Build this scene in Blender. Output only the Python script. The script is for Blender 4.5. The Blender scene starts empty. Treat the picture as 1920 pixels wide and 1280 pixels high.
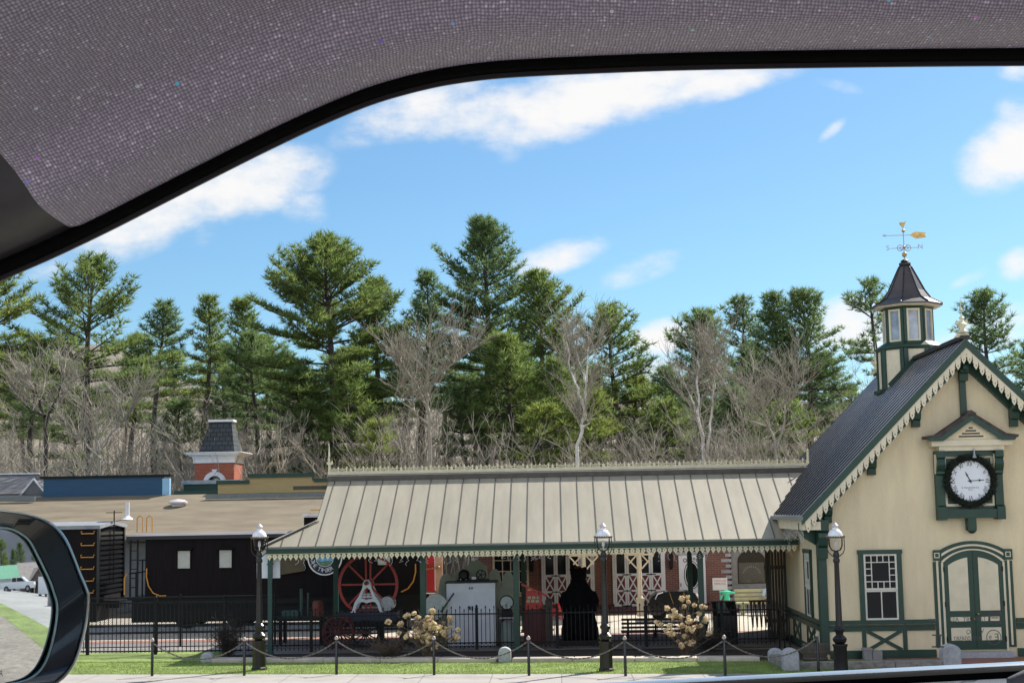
import bpy, bmesh, math, random
import numpy as np
from mathutils import Vector, Matrix

R = math.radians
sc = bpy.context.scene
COL = sc.collection
random.seed(7)
V = Vector

# ------------------------------------------------------------------ camera
FPX, ROLL, EYE = 2770.0, 0.018, 3.75
YAW, PITCH = R(1.66), R(6.58)
cf = V((-math.sin(YAW)*math.cos(PITCH), math.cos(YAW)*math.cos(PITCH), math.sin(PITCH)))
cr0 = V((math.cos(YAW), math.sin(YAW), 0))
cu0 = cr0.cross(cf)
cr = cr0*math.cos(ROLL) - cu0*math.sin(ROLL)
cu = cr0*math.sin(ROLL) + cu0*math.cos(ROLL)
cam_d = bpy.data.cameras.new('camera')
cam_d.sensor_width = 36.0
cam_d.lens = 36.0*FPX/1920.0
cam_d.clip_start = 0.05
cam_d.clip_end = 20000
cam = bpy.data.objects.new('camera', cam_d)
COL.objects.link(cam)
cam.matrix_world = Matrix(((cr.x, cu.x, -cf.x, 0), (cr.y, cu.y, -cf.y, 0), (cr.z, cu.z, -cf.z, EYE), (0, 0, 0, 1)))
sc.camera = cam

def ray(px, py):
    u = (px-960)/FPX; v = (640-py)/FPX
    return cf + cr*u + cu*v
def at(px, py, Y):
    """surveyed point of the photograph at depth Y"""
    d = ray(px, py); t = Y/d.y
    return V((d.x*t, Y, EYE+d.z*t))
def atz(px, py, z=0.0):
    d = ray(px, py); t = (z-EYE)/d.z
    return V((d.x*t, d.y*t, z))

# ------------------------------------------------------------------ materials
def nn(nt, t, **kw):
    n = nt.nodes.new(t)
    for k, v in kw.items(): setattr(n, k, v)
    return n
def pm(name, col, rough=0.6, var=0.12, scale=3.0, metal=0.0, bump=0.0, bscale=None, spec=0.5, coat=0.0, col2=None, coords='Object', detail=6, stretch=(1, 1, 1), transl=0.0, island=0.0, patchy=0.0):
    m = bpy.data.materials.new(name); m.use_nodes = True
    nt = m.node_tree; b = nt.nodes['Principled BSDF']
    b.inputs['Roughness'].default_value = rough
    b.inputs['Metallic'].default_value = metal
    b.inputs['Specular IOR Level'].default_value = spec
    b.inputs['Coat Weight'].default_value = coat
    c = V(col)
    lo = tuple(col2) if col2 else tuple(c*(1-var*1.6))
    hi = tuple(col) if col2 else tuple(c*(1+var))
    tc = nn(nt, 'ShaderNodeTexCoord'); mp = nn(nt, 'ShaderNodeMapping')
    mp.inputs['Scale'].default_value = stretch
    nt.links.new(tc.outputs[coords], mp.inputs['Vector'])
    nz = nn(nt, 'ShaderNodeTexNoise'); nz.inputs['Scale'].default_value = scale; nz.inputs['Detail'].default_value = detail
    nz.inputs['Roughness'].default_value = 0.62
    nt.links.new(mp.outputs[0], nz.inputs['Vector'])
    rp = nn(nt, 'ShaderNodeValToRGB')
    rp.color_ramp.elements[0].position = 0.32; rp.color_ramp.elements[1].position = 0.68
    rp.color_ramp.elements[0].color = (*lo, 1); rp.color_ramp.elements[1].color = (*hi, 1)
    nt.links.new(nz.outputs['Fac'], rp.inputs[0])
    out = rp.outputs[0]
    if patchy:
        n2 = nn(nt, 'ShaderNodeTexNoise'); n2.inputs['Scale'].default_value = scale*0.13; n2.inputs['Detail'].default_value = 4
        nt.links.new(tc.outputs[coords], n2.inputs['Vector'])
        mr = nn(nt, 'ShaderNodeMapRange'); mr.inputs[1].default_value = 0.35; mr.inputs[2].default_value = 0.65
        mr.inputs[3].default_value = 1-patchy; mr.inputs[4].default_value = 1+patchy*0.6
        nt.links.new(n2.outputs['Fac'], mr.inputs[0])
        hs = nn(nt, 'ShaderNodeHueSaturation'); nt.links.new(mr.outputs[0], hs.inputs['Value']); nt.links.new(out, hs.inputs['Color'])
        out = hs.outputs[0]
    if island:
        g = nn(nt, 'ShaderNodeNewGeometry')
        mr = nn(nt, 'ShaderNodeMapRange'); mr.inputs[3].default_value = 1-island; mr.inputs[4].default_value = 1+island
        nt.links.new(g.outputs['Random Per Island'], mr.inputs[0])
        hs = nn(nt, 'ShaderNodeHueSaturation'); nt.links.new(mr.outputs[0], hs.inputs['Value']); nt.links.new(out, hs.inputs['Color'])
        mh = nn(nt, 'ShaderNodeMapRange'); mh.inputs[3].default_value = 0.485; mh.inputs[4].default_value = 0.515
        nt.links.new(g.outputs['Random Per Island'], mh.inputs[0]); nt.links.new(mh.outputs[0], hs.inputs['Hue'])
        out = hs.outputs[0]
    nt.links.new(out, b.inputs['Base Color'])
    if bump:
        nb = nn(nt, 'ShaderNodeTexNoise'); nb.inputs['Scale'].default_value = bscale or scale*6; nb.inputs['Detail'].default_value = 5
        nt.links.new(mp.outputs[0], nb.inputs['Vector'])
        bp = nn(nt, 'ShaderNodeBump'); bp.inputs['Strength'].default_value = bump; bp.inputs['Distance'].default_value = 0.05
        nt.links.new(nb.outputs['Fac'], bp.inputs['Height']); nt.links.new(bp.outputs[0], b.inputs['Normal'])
    if transl:
        tr = nn(nt, 'ShaderNodeBsdfTranslucent'); nt.links.new(out, tr.inputs['Color'])
        mx = nn(nt, 'ShaderNodeMixShader'); mx.inputs[0].default_value = transl
        nt.links.new(b.outputs[0], mx.inputs[1]); nt.links.new(tr.outputs[0], mx.inputs[2])
        nt.links.new(mx.outputs[0], nt.nodes['Material Output'].inputs['Surface'])
    return m
def brick(name, c1, c2, mortar, w=0.21, h=0.07, mw=0.008, off=0.5, rough=0.8, bump=0.4):
    m = bpy.data.materials.new(name); m.use_nodes = True
    nt = m.node_tree; b = nt.nodes['Principled BSDF']; b.inputs['Roughness'].default_value = rough
    uv = nn(nt, 'ShaderNodeUVMap')
    br = nn(nt, 'ShaderNodeTexBrick'); br.offset = off
    br.inputs['Scale'].default_value = 1.0; br.inputs['Brick Width'].default_value = w; br.inputs['Row Height'].default_value = h
    br.inputs['Mortar Size'].default_value = mw; br.inputs['Color1'].default_value = (*c1, 1); br.inputs['Color2'].default_value = (*c2, 1)
    br.inputs['Mortar'].default_value = (*mortar, 1); br.inputs['Bias'].default_value = 0.0
    nt.links.new(uv.outputs[0], br.inputs['Vector'])
    nz = nn(nt, 'ShaderNodeTexNoise'); nz.inputs['Scale'].default_value = 1.7; nz.inputs['Detail'].default_value = 7
    nt.links.new(uv.outputs[0], nz.inputs['Vector'])
    mr = nn(nt, 'ShaderNodeMapRange'); mr.inputs[3].default_value = 0.7; mr.inputs[4].default_value = 1.3
    nt.links.new(nz.outputs['Fac'], mr.inputs[0])
    hs = nn(nt, 'ShaderNodeHueSaturation'); nt.links.new(mr.outputs[0], hs.inputs['Value']); nt.links.new(br.outputs['Color'], hs.inputs['Color'])
    nt.links.new(hs.outputs[0], b.inputs['Base Color'])
    bp = nn(nt, 'ShaderNodeBump'); bp.inputs['Strength'].default_value = bump; bp.inputs['Distance'].default_value = 0.01; bp.invert = True
    nt.links.new(br.outputs['Fac'], bp.inputs['Height']); nt.links.new(bp.outputs[0], b.inputs['Normal'])
    return m
def glassdark(name, col=(0.012, 0.014, 0.016)):
    m = pm(name, col, rough=0.08, var=0.3, scale=0.7, spec=0.22)
    return m
def clear(name):
    m = bpy.data.materials.new(name); m.use_nodes = True
    nt = m.node_tree; nt.nodes.remove(nt.nodes['Principled BSDF'])
    t = nn(nt, 'ShaderNodeBsdfTransparent'); t.inputs[0].default_value = (1, 1, 1, 1)
    nt.links.new(t.outputs[0], nt.nodes['Material Output'].inputs['Surface'])
    return m
def lampglass(name):
    m = bpy.data.materials.new(name); m.use_nodes = True
    nt = m.node_tree; nt.nodes.remove(nt.nodes['Principled BSDF'])
    t = nn(nt, 'ShaderNodeBsdfTransparent'); t.inputs[0].default_value = (0.975, 0.985, 0.985, 1)
    g = nn(nt, 'ShaderNodeBsdfGlossy'); g.inputs['Roughness'].default_value = 0.03; g.inputs[0].default_value = (1, 1, 1, 1)
    fr = nn(nt, 'ShaderNodeFresnel'); fr.inputs[0].default_value = 1.22
    mx = nn(nt, 'ShaderNodeMixShader'); nt.links.new(fr.outputs[0], mx.inputs[0]); nt.links.new(t.outputs[0], mx.inputs[1]); nt.links.new(g.outputs[0], mx.inputs[2])
    nt.links.new(mx.outputs[0], nt.nodes['Material Output'].inputs['Surface'])
    return m

M = {}
M['cream'] = pm('cream_stucco', (0.82, 0.67, 0.44), 0.8, 0.06, 1.4, bump=0.35, bscale=22, patchy=0.10, stretch=(2.0, 2.0, 0.45))
M['sash'] = pm('off_white_sash', (0.72, 0.68, 0.58), 0.5, 0.06, 5)
M['creamtrim'] = pm('cream_trim_paint', (0.74, 0.64, 0.46), 0.55, 0.06, 4)
M['palecream'] = pm('pale_cream_paint', (0.72, 0.65, 0.45), 0.55, 0.07, 4)
M['green'] = pm('dark_green_paint', (0.0065, 0.043, 0.026), 0.42, 0.16, 3)
M['green2'] = pm('blue_green_paint', (0.016, 0.056, 0.046), 0.45, 0.14, 3)
M['white'] = pm('white_paint', (0.78, 0.78, 0.80), 0.5, 0.05, 4)
M['seamroof'] = pm('dark_bronze_metal_roof', (0.27, 0.25, 0.25), 0.30, 0.10, 0.8, metal=0.0, spec=0.65)
M['cupolaroof'] = pm('brown_grey_cupola_metal', (0.085, 0.072, 0.070), 0.4, 0.12, 2.0, metal=0.2)
M['seam'] = pm('seam_edge_metal', (0.022, 0.017, 0.015), 0.5, 0.15, 3)
M['shingle'] = brick('slate_shingles', (0.035, 0.045, 0.05), (0.055, 0.065, 0.07), (0.012, 0.014, 0.016), 0.3, 0.22, 0.02)
M['brownshingle'] = pm('brown_shingles', (0.075, 0.055, 0.05), 0.8, 0.3, 9, bump=0.5, bscale=30)
M['tanroof'] = pm('beige_metal_roof', (0.355, 0.318, 0.238), 0.5, 0.08, 1.6, patchy=0.10, stretch=(2.2, 0.35, 0.35))
M['tanseam'] = pm('brown_roof_seam', (0.075, 0.065, 0.05), 0.6, 0.1, 4)
M['bronze'] = pm('grey_brown_flashing', (0.10, 0.09, 0.08), 0.5, 0.15, 5)
M['glass'] = glassdark('dark_window_glass')
M['black'] = pm('black_iron', (0.006, 0.006, 0.007), 0.5, 0.25, 8, spec=0.25)
M['blackgloss'] = pm('black_gloss_paint', (0.008, 0.008, 0.009), 0.18, 0.2, 6, spec=0.6)
M['maroon'] = pm('blackened_maroon_boards', (0.009, 0.006, 0.0065), 0.7, 0.25, 2.5, spec=0.15, stretch=(6, 1, 0.6))
M['darkroof'] = pm('grey_tar_roof', (0.15, 0.145, 0.15), 0.8, 0.15, 2)
M['yellow'] = pm('yellow_grab_iron', (0.62, 0.28, 0.04), 0.45, 0.1, 8)
M['rooftan'] = pm('tan_felt_roof', (0.185, 0.148, 0.097), 0.9, 0.16, 1.1, bump=0.15, bscale=8, patchy=0.12, stretch=(0.5, 1.5, 1))
M['blueboard'] = pm('blue_clapboard', (0.013, 0.072, 0.15), 0.6, 0.1, 3, stretch=(0.4, 1, 5))
M['ochre'] = pm('ochre_clapboard', (0.44, 0.32, 0.14), 0.65, 0.08, 3, stretch=(0.4, 1, 5))
M['redbrick'] = brick('red_brick', (0.165, 0.055, 0.043), (0.215, 0.08, 0.062), (0.26, 0.20, 0.17))
M['towerbrick'] = brick('orange_red_brick', (0.30, 0.058, 0.026), (0.36, 0.075, 0.035), (0.36, 0.20, 0.14))
M['stone'] = pm('granite', (0.42, 0.42, 0.44), 0.85, 0.14, 14, bump=0.3, bscale=40, patchy=0.15)
M['darkstone'] = pm('mossy_granite', (0.26, 0.24, 0.21), 0.9, 0.25, 7, bump=0.5, bscale=20)
M['greystone'] = pm('grey_cut_stone', (0.28, 0.27, 0.26), 0.85, 0.12, 4, bump=0.2)
M['red'] = pm('bright_red_paint', (0.55, 0.02, 0.02), 0.4, 0.12, 5)
M['wheelred'] = pm('deep_red_paint', (0.40, 0.018, 0.014), 0.45, 0.12, 5)
M['darkred'] = pm('dark_red_paint', (0.09, 0.007, 0.009), 0.5, 0.2, 5)
M['navy'] = pm('navy_paint', (0.012, 0.016, 0.045), 0.5, 0.15, 5)
M['cabinet'] = pm('pale_grey_cabinet_paint', (0.66, 0.68, 0.74), 0.5, 0.05, 3)
M['sage'] = pm('sage_grey_paint', (0.30, 0.33, 0.26), 0.65, 0.08, 3)
M['dial'] = pm('pale_grey_dial', (0.46, 0.49, 0.46), 0.55, 0.14, 8)
M['mint'] = pm('mint_green_paint', (0.06, 0.62, 0.37), 0.4, 0.06, 6)
M['orangewood'] = pm('orange_brown_wood', (0.22, 0.085, 0.02), 0.6, 0.25, 6)
M['greywood'] = pm('weathered_grey_wood', (0.085, 0.07, 0.055), 0.85, 0.3, 4, stretch=(8, 8, 0.6))
M['plankwood'] = pm('pale_yellow_plank', (0.50, 0.46, 0.28), 0.7, 0.12, 5)
M['barrel'] = pm('old_barrel_wood', (0.10, 0.08, 0.065), 0.85, 0.3, 6, stretch=(6, 6, 1))
M['gold'] = pm('gilt_metal', (0.55, 0.36, 0.12), 0.38, 0.25, 9, metal=0.6)
M['steel'] = pm('grey_steel', (0.34, 0.35, 0.37), 0.4, 0.15, 6, metal=0.5)
M['galv'] = pm('galvanised_gutter', (0.17, 0.19, 0.19), 0.5, 0.12, 6)
M['clockface'] = pm('clock_dial_white', (0.80, 0.80, 0.83), 0.4, 0.02, 4)
M['ink'] = pm('black_ink', (0.01, 0.01, 0.012), 0.5, 0.1, 5)
M['wreath'] = pm('wreath_greens', (0.018, 0.024, 0.013), 0.9, 0.5, 20, island=0.5)
M['bearfur'] = pm('black_bear_fur', (0.005, 0.005, 0.006), 0.85, 0.3, 12, bump=0.6, bscale=40, spec=0.1)
M['curtain'] = pm('pale_window_blind', (0.50, 0.50, 0.44), 0.8, 0.08, 4)
M['olive'] = pm('olive_canvas', (0.085, 0.07, 0.035), 0.8, 0.15, 3)
M['lawn'] = pm('lawn_grass', (0.27, 0.35, 0.095), 0.9, 0.2, 9, col2=(0.15, 0.225, 0.05), bump=0.8, bscale=45, detail=9, patchy=0.3)
M['walk'] = brick('pale_pavement', (0.315, 0.29, 0.265), (0.34, 0.315, 0.285), (0.17, 0.155, 0.14), 1.6, 2.7, 0.012, 0.0, 0.9, 0.3)
M['plaza'] = pm('beige_plaza_concrete', (0.47, 0.42, 0.34), 0.9, 0.06, 2, patchy=0.1)
M['patio'] = brick('patio_flagstones', (0.15, 0.14, 0.14), (0.20, 0.185, 0.18), (0.10, 0.095, 0.09), 0.9, 0.6, 0.02, bump=0.2)
M['brickpave'] = brick('brick_pavers', (0.27, 0.10, 0.07), (0.33, 0.14, 0.10), (0.2, 0.14, 0.11), 0.22, 0.11, 0.01, bump=0.2)
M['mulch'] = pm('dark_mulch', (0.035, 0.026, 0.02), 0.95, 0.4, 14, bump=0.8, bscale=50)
M['ground'] = pm('leaf_litter_ground', (0.24, 0.20, 0.145), 0.95, 0.25, 0.8, bump=0.4, bscale=5, patchy=0.2)
M['dirt'] = pm('gravelly_dirt', (0.24, 0.215, 0.18), 0.95, 0.2, 6, bump=0.4, bscale=30, patchy=0.2)
M['lot'] = pm('bleached_asphalt', (0.30, 0.30, 0.295), 0.9, 0.1, 2, patchy=0.15)
M['hill'] = pm('bare_wooded_hillside', (0.19, 0.155, 0.125), 0.95, 0.3, 0.03, bump=1.0, bscale=0.25, col2=(0.085, 0.09, 0.06), detail=10)
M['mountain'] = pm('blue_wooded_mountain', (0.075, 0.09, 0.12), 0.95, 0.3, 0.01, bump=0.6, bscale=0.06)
M['pineA'] = pm('pine_needles', (0.225, 0.285, 0.080), 0.75, 0.2, 0.4, col2=(0.135, 0.20, 0.060), island=0.4, transl=0.55, spec=0.25)
M['pineB'] = pm('pine_needles_bluish', (0.195, 0.265, 0.100), 0.75, 0.2, 0.4, col2=(0.12, 0.19, 0.08), island=0.4, transl=0.55, spec=0.25)
M['pineC'] = pm('pine_needles_yellowish', (0.27, 0.315, 0.075), 0.75, 0.2, 0.4, col2=(0.165, 0.22, 0.06), island=0.4, transl=0.55, spec=0.25)
M['pinebark'] = pm('pine_bark', (0.075, 0.06, 0.05), 0.9, 0.3, 5)
M['bark'] = pm('grey_twig_bark', (0.37, 0.335, 0.275), 0.9, 0.2, 1.5)
M['bark2'] = pm('brown_twig_bark', (0.38, 0.34, 0.275), 0.9, 0.25, 1.5)
M['darkbark'] = pm('dark_bark', (0.055, 0.045, 0.038), 0.9, 0.3, 2)
M['birch'] = pm('white_birch_bark', (0.70, 0.68, 0.63), 0.8, 0.15, 3, stretch=(1, 1, 4))
M['flower'] = pm('dried_hydrangea', (0.80, 0.58, 0.33), 0.85, 0.28, 16, bump=0.5, island=0.2)
M['stem'] = pm('hydrangea_stem', (0.16, 0.115, 0.08), 0.85, 0.3, 8)
M['bulb'] = pm('clear_string_light', (0.72, 0.72, 0.70), 0.3, 0.1, 8)
M['clear'] = clear('clear_window_glass')
M['lampglass'] = lampglass('lamp_glass')
M['lampwhite'] = pm('white_enamel', (0.80, 0.80, 0.82), 0.22, 0.03, 5, coat=0.4)
M['lampcap'] = pm('chimney_cap_enamel', (0.62, 0.56, 0.56), 0.3, 0.1, 5)
M['rust'] = pm('rusty_scalloped_ring', (0.14, 0.095, 0.05), 0.6, 0.3, 12)
M['lamppost'] = pm('black_brown_lamp_iron', (0.010, 0.008, 0.008), 0.3, 0.25, 8)
M['chain'] = pm('worn_chain_iron', (0.16, 0.14, 0.115), 0.5, 0.25, 20, metal=0.4)
M['knob'] = pm('pale_post_knob', (0.42, 0.37, 0.31), 0.4, 0.15, 10)

# ------------------------------------------------------------------ mesh builder
def world_loc(o):
    p = V((0, 0, 0))
    while o is not None:
        p = p + o.location; o = o.parent
    return p
class MB:
    def __init__(s): s.v = []; s.f = []; s.m = []
    def add(s, vs, fs, m=0):
        o = len(s.v)
        s.v += [tuple(v) for v in vs]; s.f += [tuple(i+o for i in f) for f in fs]; s.m += [m]*len(fs)
        return s
    def box(s, x0, x1, y0, y1, z0, z1, m=0):
        return s.add([(x0, y0, z0), (x1, y0, z0), (x1, y1, z0), (x0, y1, z0), (x0, y0, z1), (x1, y0, z1), (x1, y1, z1), (x0, y1, z1)],
                     [(0, 3, 2, 1), (4, 5, 6, 7), (0, 1, 5, 4), (1, 2, 6, 5), (2, 3, 7, 6), (3, 0, 4, 7)], m)
    def beam(s, p, q, w, h, m=0, side=None):
        p, q = V(p), V(q); d = (q-p).normalized()
        a = V(side) if side else d.cross(V((0, 0, 1)))
        if a.length < 1e-4: a = V((1, 0, 0))
        a = (a - d*a.dot(d)).normalized(); b = a.cross(d)
        c = []
        for e in (p, q):
            c += [e-a*w/2-b*h/2, e+a*w/2-b*h/2, e+a*w/2+b*h/2, e-a*w/2+b*h/2]
        return s.add(c, [(0, 3, 2, 1), (4, 5, 6, 7), (0, 1, 5, 4), (1, 2, 6, 5), (2, 3, 7, 6), (3, 0, 4, 7)], m)
    def tube(s, pts, r, n=6, m=0, cap=True, closed=False):
        pts = [V(p) for p in pts]; k = len(pts)
        rs = r if isinstance(r, (list, tuple)) else [r]*k
        vs = []; ref = None
        for i, p in enumerate(pts):
            if closed: d = pts[(i+1) % k]-pts[i-1]
            else: d = pts[min(i+1, k-1)]-pts[max(i-1, 0)]
            d.normalize()
            if ref is None:
                ref = V((0, 0, 1)) if abs(d.z) < 0.9 else V((1, 0, 0))
            a = ref - d*ref.dot(d)
            if a.length < 1e-5: a = d.orthogonal()
            a.normalize(); ref = a; b = d.cross(a)
            for j in range(n):
                t = 2*math.pi*j/n
                vs.append(p+(a*math.cos(t)+b*math.sin(t))*rs[i])
        fs = []
        for i in range(k if closed else k-1):
            i2 = (i+1) % k
            for j in range(n):
                fs.append((i*n+j, i*n+(j+1) % n, i2*n+(j+1) % n, i2*n+j))
        if cap and not closed:
            fs.append(tuple(range(n-1, -1, -1))); fs.append(tuple((k-1)*n+j for j in range(n)))
        return s.add(vs, fs, m)
    def lathe(s, prof, c=(0, 0, 0), n=16, m=0, phase=0.0, sx=1.0, sy=1.0, a0=0.0, axis='z'):
        vs = []; k = len(prof)
        for (r, z) in prof:
            for j in range(n):
                t = 2*math.pi*j/n+phase
                x, y = r*math.cos(t)*sx, r*math.sin(t)*sy
                if axis == 'z': vs.append((c[0]+x, c[1]+y, c[2]+z))
                elif axis == 'y': vs.append((c[0]+x, c[1]+z, c[2]+y))
                else: vs.append((c[0]+z, c[1]+x, c[2]+y))
        fs = []
        for i in range(k-1):
            for j in range(n):
                fs.append((i*n+j, i*n+(j+1) % n, (i+1)*n+(j+1) % n, (i+1)*n+j))
        fs.append(tuple(range(n-1, -1, -1))); fs.append(tuple((k-1)*n+j for j in range(n)))
        return s.add(vs, fs, m)
    def prism(s, poly, f, a, b, m=0):
        n = len(poly)
        vs = [f(u, v, a) for u, v in poly]+[f(u, v, b) for u, v in poly]
        fs = [tuple(range(n-1, -1, -1)), tuple(range(n, 2*n))]+[(i, (i+1) % n, n+(i+1) % n, n+i) for i in range(n)]
        return s.add(vs, fs, m)
    def xz(s, poly, y0, y1, m=0): return s.prism(poly, lambda u, v, w: (u, w, v), y0, y1, m)
    def yz(s, poly, x0, x1, m=0): return s.prism(poly, lambda u, v, w: (w, u, v), x0, x1, m)
    def xy(s, poly, z0, z1, m=0): return s.prism(poly, lambda u, v, w: (u, v, w), z0, z1, m)
    def ball(s, c, r, n=8, m=0, sx=1, sy=1, sz=1):
        prof = [(r*math.sin(math.pi*i/n)+1e-5, -r*math.cos(math.pi*i/n)*sz) for i in range(n+1)]
        return s.lathe(prof, c, max(6, n), m, 0, sx, sy)
    def ring(s, c, r0, r1, y0, y1, n=32, m=0, a0=0, a1=2*math.pi, el=1.0):
        full = abs(a1-a0-2*math.pi) < 1e-6
        k = n if full else n+1
        vs = []
        for i in range(k):
            t = a0+(a1-a0)*i/n
            cs, sn = math.cos(t), math.sin(t)*el
            vs += [(c[0]+r0*cs, y0, c[2]+r0*sn), (c[0]+r1*cs, y0, c[2]+r1*sn), (c[0]+r1*cs, y1, c[2]+r1*sn), (c[0]+r0*cs, y1, c[2]+r0*sn)]
        fs = []
        for i in range(n):
            a, b = i*4, ((i+1) % k)*4
            for q in range(4): fs.append((a+q, a+(q+1) % 4, b+(q+1) % 4, b+q))
        if not full:
            fs.append((0, 1, 2, 3)); e = (k-1)*4; fs.append((e+3, e+2, e+1, e))
        return s.add(vs, fs, m)
    def split(s, name, mat, parent=None, **kw):
        """one object for each loose piece"""
        par = list(range(len(s.v)))
        def find(i):
            while par[i] != i: par[i] = par[par[i]]; i = par[i]
            return i
        for f in s.f:
            a = find(f[0])
            for i in f[1:]: par[find(i)] = a
        G = {}
        for f in s.f: G.setdefault(find(f[0]), []).append(f)
        out = []
        for fs in G.values():
            ids = sorted({i for f in fs for i in f}); mp = {i: k for k, i in enumerate(ids)}
            b = MB(); b.add([s.v[i] for i in ids], [tuple(mp[i] for i in f) for f in fs]); out.append(b.build(name, mat, parent, **kw))
        return out
    def build(s, name, mat, parent=None, smooth=None, local=False, fix=True, uv=True):
        me = bpy.data.meshes.new(name)
        off = V((0, 0, 0)) if (parent is None or local) else world_loc(parent)
        vs = s.v if off.length < 1e-9 else [(x-off.x, y-off.y, z-off.z) for x, y, z in s.v]
        me.from_pydata(vs, [], s.f)
        mats = mat if isinstance(mat, (list, tuple)) else [mat]
        for q in mats: me.materials.append(q)
        if len(mats) > 1: me.polygons.foreach_set('material_index', s.m)
        if fix:
            bm = bmesh.new(); bm.from_mesh(me); bmesh.ops.recalc_face_normals(bm, faces=bm.faces); bm.to_mesh(me); bm.free()
        if uv:
            lay = me.uv_layers.new(name='UVMap')
            co = [v.co for v in me.vertices]
            data = lay.data
            for p in me.polygons:
                nx, ny, nz = abs(p.normal.x), abs(p.normal.y), abs(p.normal.z)
                for li in p.loop_indices:
                    c = co[me.loops[li].vertex_index]
                    if nz >= nx and nz >= ny and nz > 0.8: data[li].uv = (c.x, c.y)
                    elif ny >= nx: data[li].uv = (c.x, c.z)
                    else: data[li].uv = (c.y, c.z)
        if smooth is not None:
            me.polygons.foreach_set('use_smooth', [True]*len(me.polygons))
            me.set_sharp_from_angle(angle=R(smooth))
        me.update()
        o = bpy.data.objects.new(name, me); COL.objects.link(o)
        if parent is not None: o.parent = parent
        return o
def thing(name, label, cat, loc=(0, 0, 0), group=None):
    o = bpy.data.objects.new(name, None); COL.objects.link(o); o.location = loc; o.empty_display_size = 0.2
    return tag(o, label, cat, group)
def tag(o, label=None, cat=None, group=None, kind=None):
    if label: o['label'] = label
    if cat: o['category'] = cat
    if group: o['group'] = group
    if kind: o['kind'] = kind
    return o
KIDS = {}
def copy_tree(o, parent=None):
    c = o.copy(); COL.objects.link(c)
    if parent is not None: c.parent = parent
    for ch in [q for q in COL.objects if q.parent == o]:
        copy_tree(ch, c)
    return c
def text_geo(s, size):
    cu_ = bpy.data.curves.new('t', 'FONT'); cu_.body = s; cu_.size = size; cu_.align_x = 'CENTER'; cu_.align_y = 'CENTER'
    o = bpy.data.objects.new('t', cu_); COL.objects.link(o)
    dg = bpy.context.evaluated_depsgraph_get(); dg.update()
    me = bpy.data.meshes.new_from_object(o.evaluated_get(dg))
    vs = [tuple(v.co) for v in me.vertices]; fs = [tuple(p.vertices) for p in me.polygons]
    bpy.data.objects.remove(o); bpy.data.curves.remove(cu_); bpy.data.meshes.remove(me)
    return vs, fs
def text_on(mb, s, size, c, right, up, m=0, rot=0.0, thick=0.0):
    vs, fs = text_geo(s, size)
    r_, u_ = V(right), V(up); ca, sa = math.cos(rot), math.sin(rot)
    r2, u2 = r_*ca+u_*sa, u_*ca-r_*sa
    mb.add([V(c)+r2*x+u2*y for x, y, z in vs], fs, m)
# ------------------------------------------------------------------ light and sky
SUN = V((0.73, 0.78, 1.0)).normalized()
sun_d = bpy.data.lights.new('sun', 'SUN'); sun_d.energy = 4.4; sun_d.angle = R(0.53); sun_d.color = (1.0, 0.95, 0.87)
sun = bpy.data.objects.new('sun', sun_d); COL.objects.link(sun)
sun.rotation_euler = SUN.to_track_quat('Z', 'Y').to_euler()
sun.location = (30, 10, 40)
W = bpy.data.worlds.new('World'); sc.world = W; W.use_nodes = True
wt = W.node_tree; wl = wt.links
for n in list(wt.nodes): wt.nodes.remove(n)
wo = nn(wt, 'ShaderNodeOutputWorld')
sky = nn(wt, 'ShaderNodeTexSky', sky_type='NISHITA'); sky.sun_disc = False
sky.sun_elevation = math.asin(SUN.z); sky.sun_rotation = math.atan2(SUN.x, SUN.y)
sky.air_density = 1.0; sky.dust_density = 0.6; sky.ozone_density = 1.4; sky.altitude = 250
bg = nn(wt, 'ShaderNodeBackground'); bg.inputs[1].default_value = 0.067
tint = nn(wt, 'ShaderNodeMix', data_type='RGBA', blend_type='MULTIPLY'); tint.inputs['Factor'].default_value = 1.0; tint.inputs['B'].default_value = (0.68, 0.945, 1.08, 1)
wl.new(sky.outputs[0], tint.inputs['A']); wl.new(tint.outputs['Result'], bg.inputs[0])
tcw = nn(wt, 'ShaderNodeTexCoord')
sx = nn(wt, 'ShaderNodeSeparateXYZ'); wl.new(tcw.outputs['Generated'], sx.inputs[0])
# clouds opposite the sun, out of view, are brightened as added fill light
fs_ = nn(wt, 'ShaderNodeVectorMath', operation='DOT_PRODUCT'); fs_.inputs[1].default_value = tuple(-V((SUN.x, SUN.y, 0)).normalized()); wl.new(tcw.outputs['Generated'], fs_.inputs[0])
mrs = nn(wt, 'ShaderNodeMapRange', interpolation_type='SMOOTHSTEP'); mrs.inputs[1].default_value = -0.1; mrs.inputs[2].default_value = 0.6; mrs.inputs[3].default_value = 0.53; mrs.inputs[4].default_value = 1.6; wl.new(fs_.outputs['Value'], mrs.inputs[0]); cstr = mrs.outputs[0]
bgc = nn(wt, 'ShaderNodeBackground'); bgc.inputs[0].default_value = (1.0, 0.985, 0.97, 1); wl.new(cstr, bgc.inputs[1])
def mth(op, a, b=None, c=None, clamp=False):
    n = nn(wt, 'ShaderNodeMath', operation=op); n.use_clamp = clamp
    for i, q in enumerate((a, b, c)):
        if q is None: continue
        if isinstance(q, (int, float)): n.inputs[i].default_value = q
        else: wl.new(q, n.inputs[i])
    return n.outputs[0]
yy = mth('MAXIMUM', sx.outputs[1], 0.06)
cu_u = mth('DIVIDE', sx.outputs[0], yy); cu_v = mth('DIVIDE', sx.outputs[2], yy)
cxy = nn(wt, 'ShaderNodeCombineXYZ'); wl.new(cu_u, cxy.inputs[0]); wl.new(mth('MULTIPLY', cu_v, 1.7), cxy.inputs[1])
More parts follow.
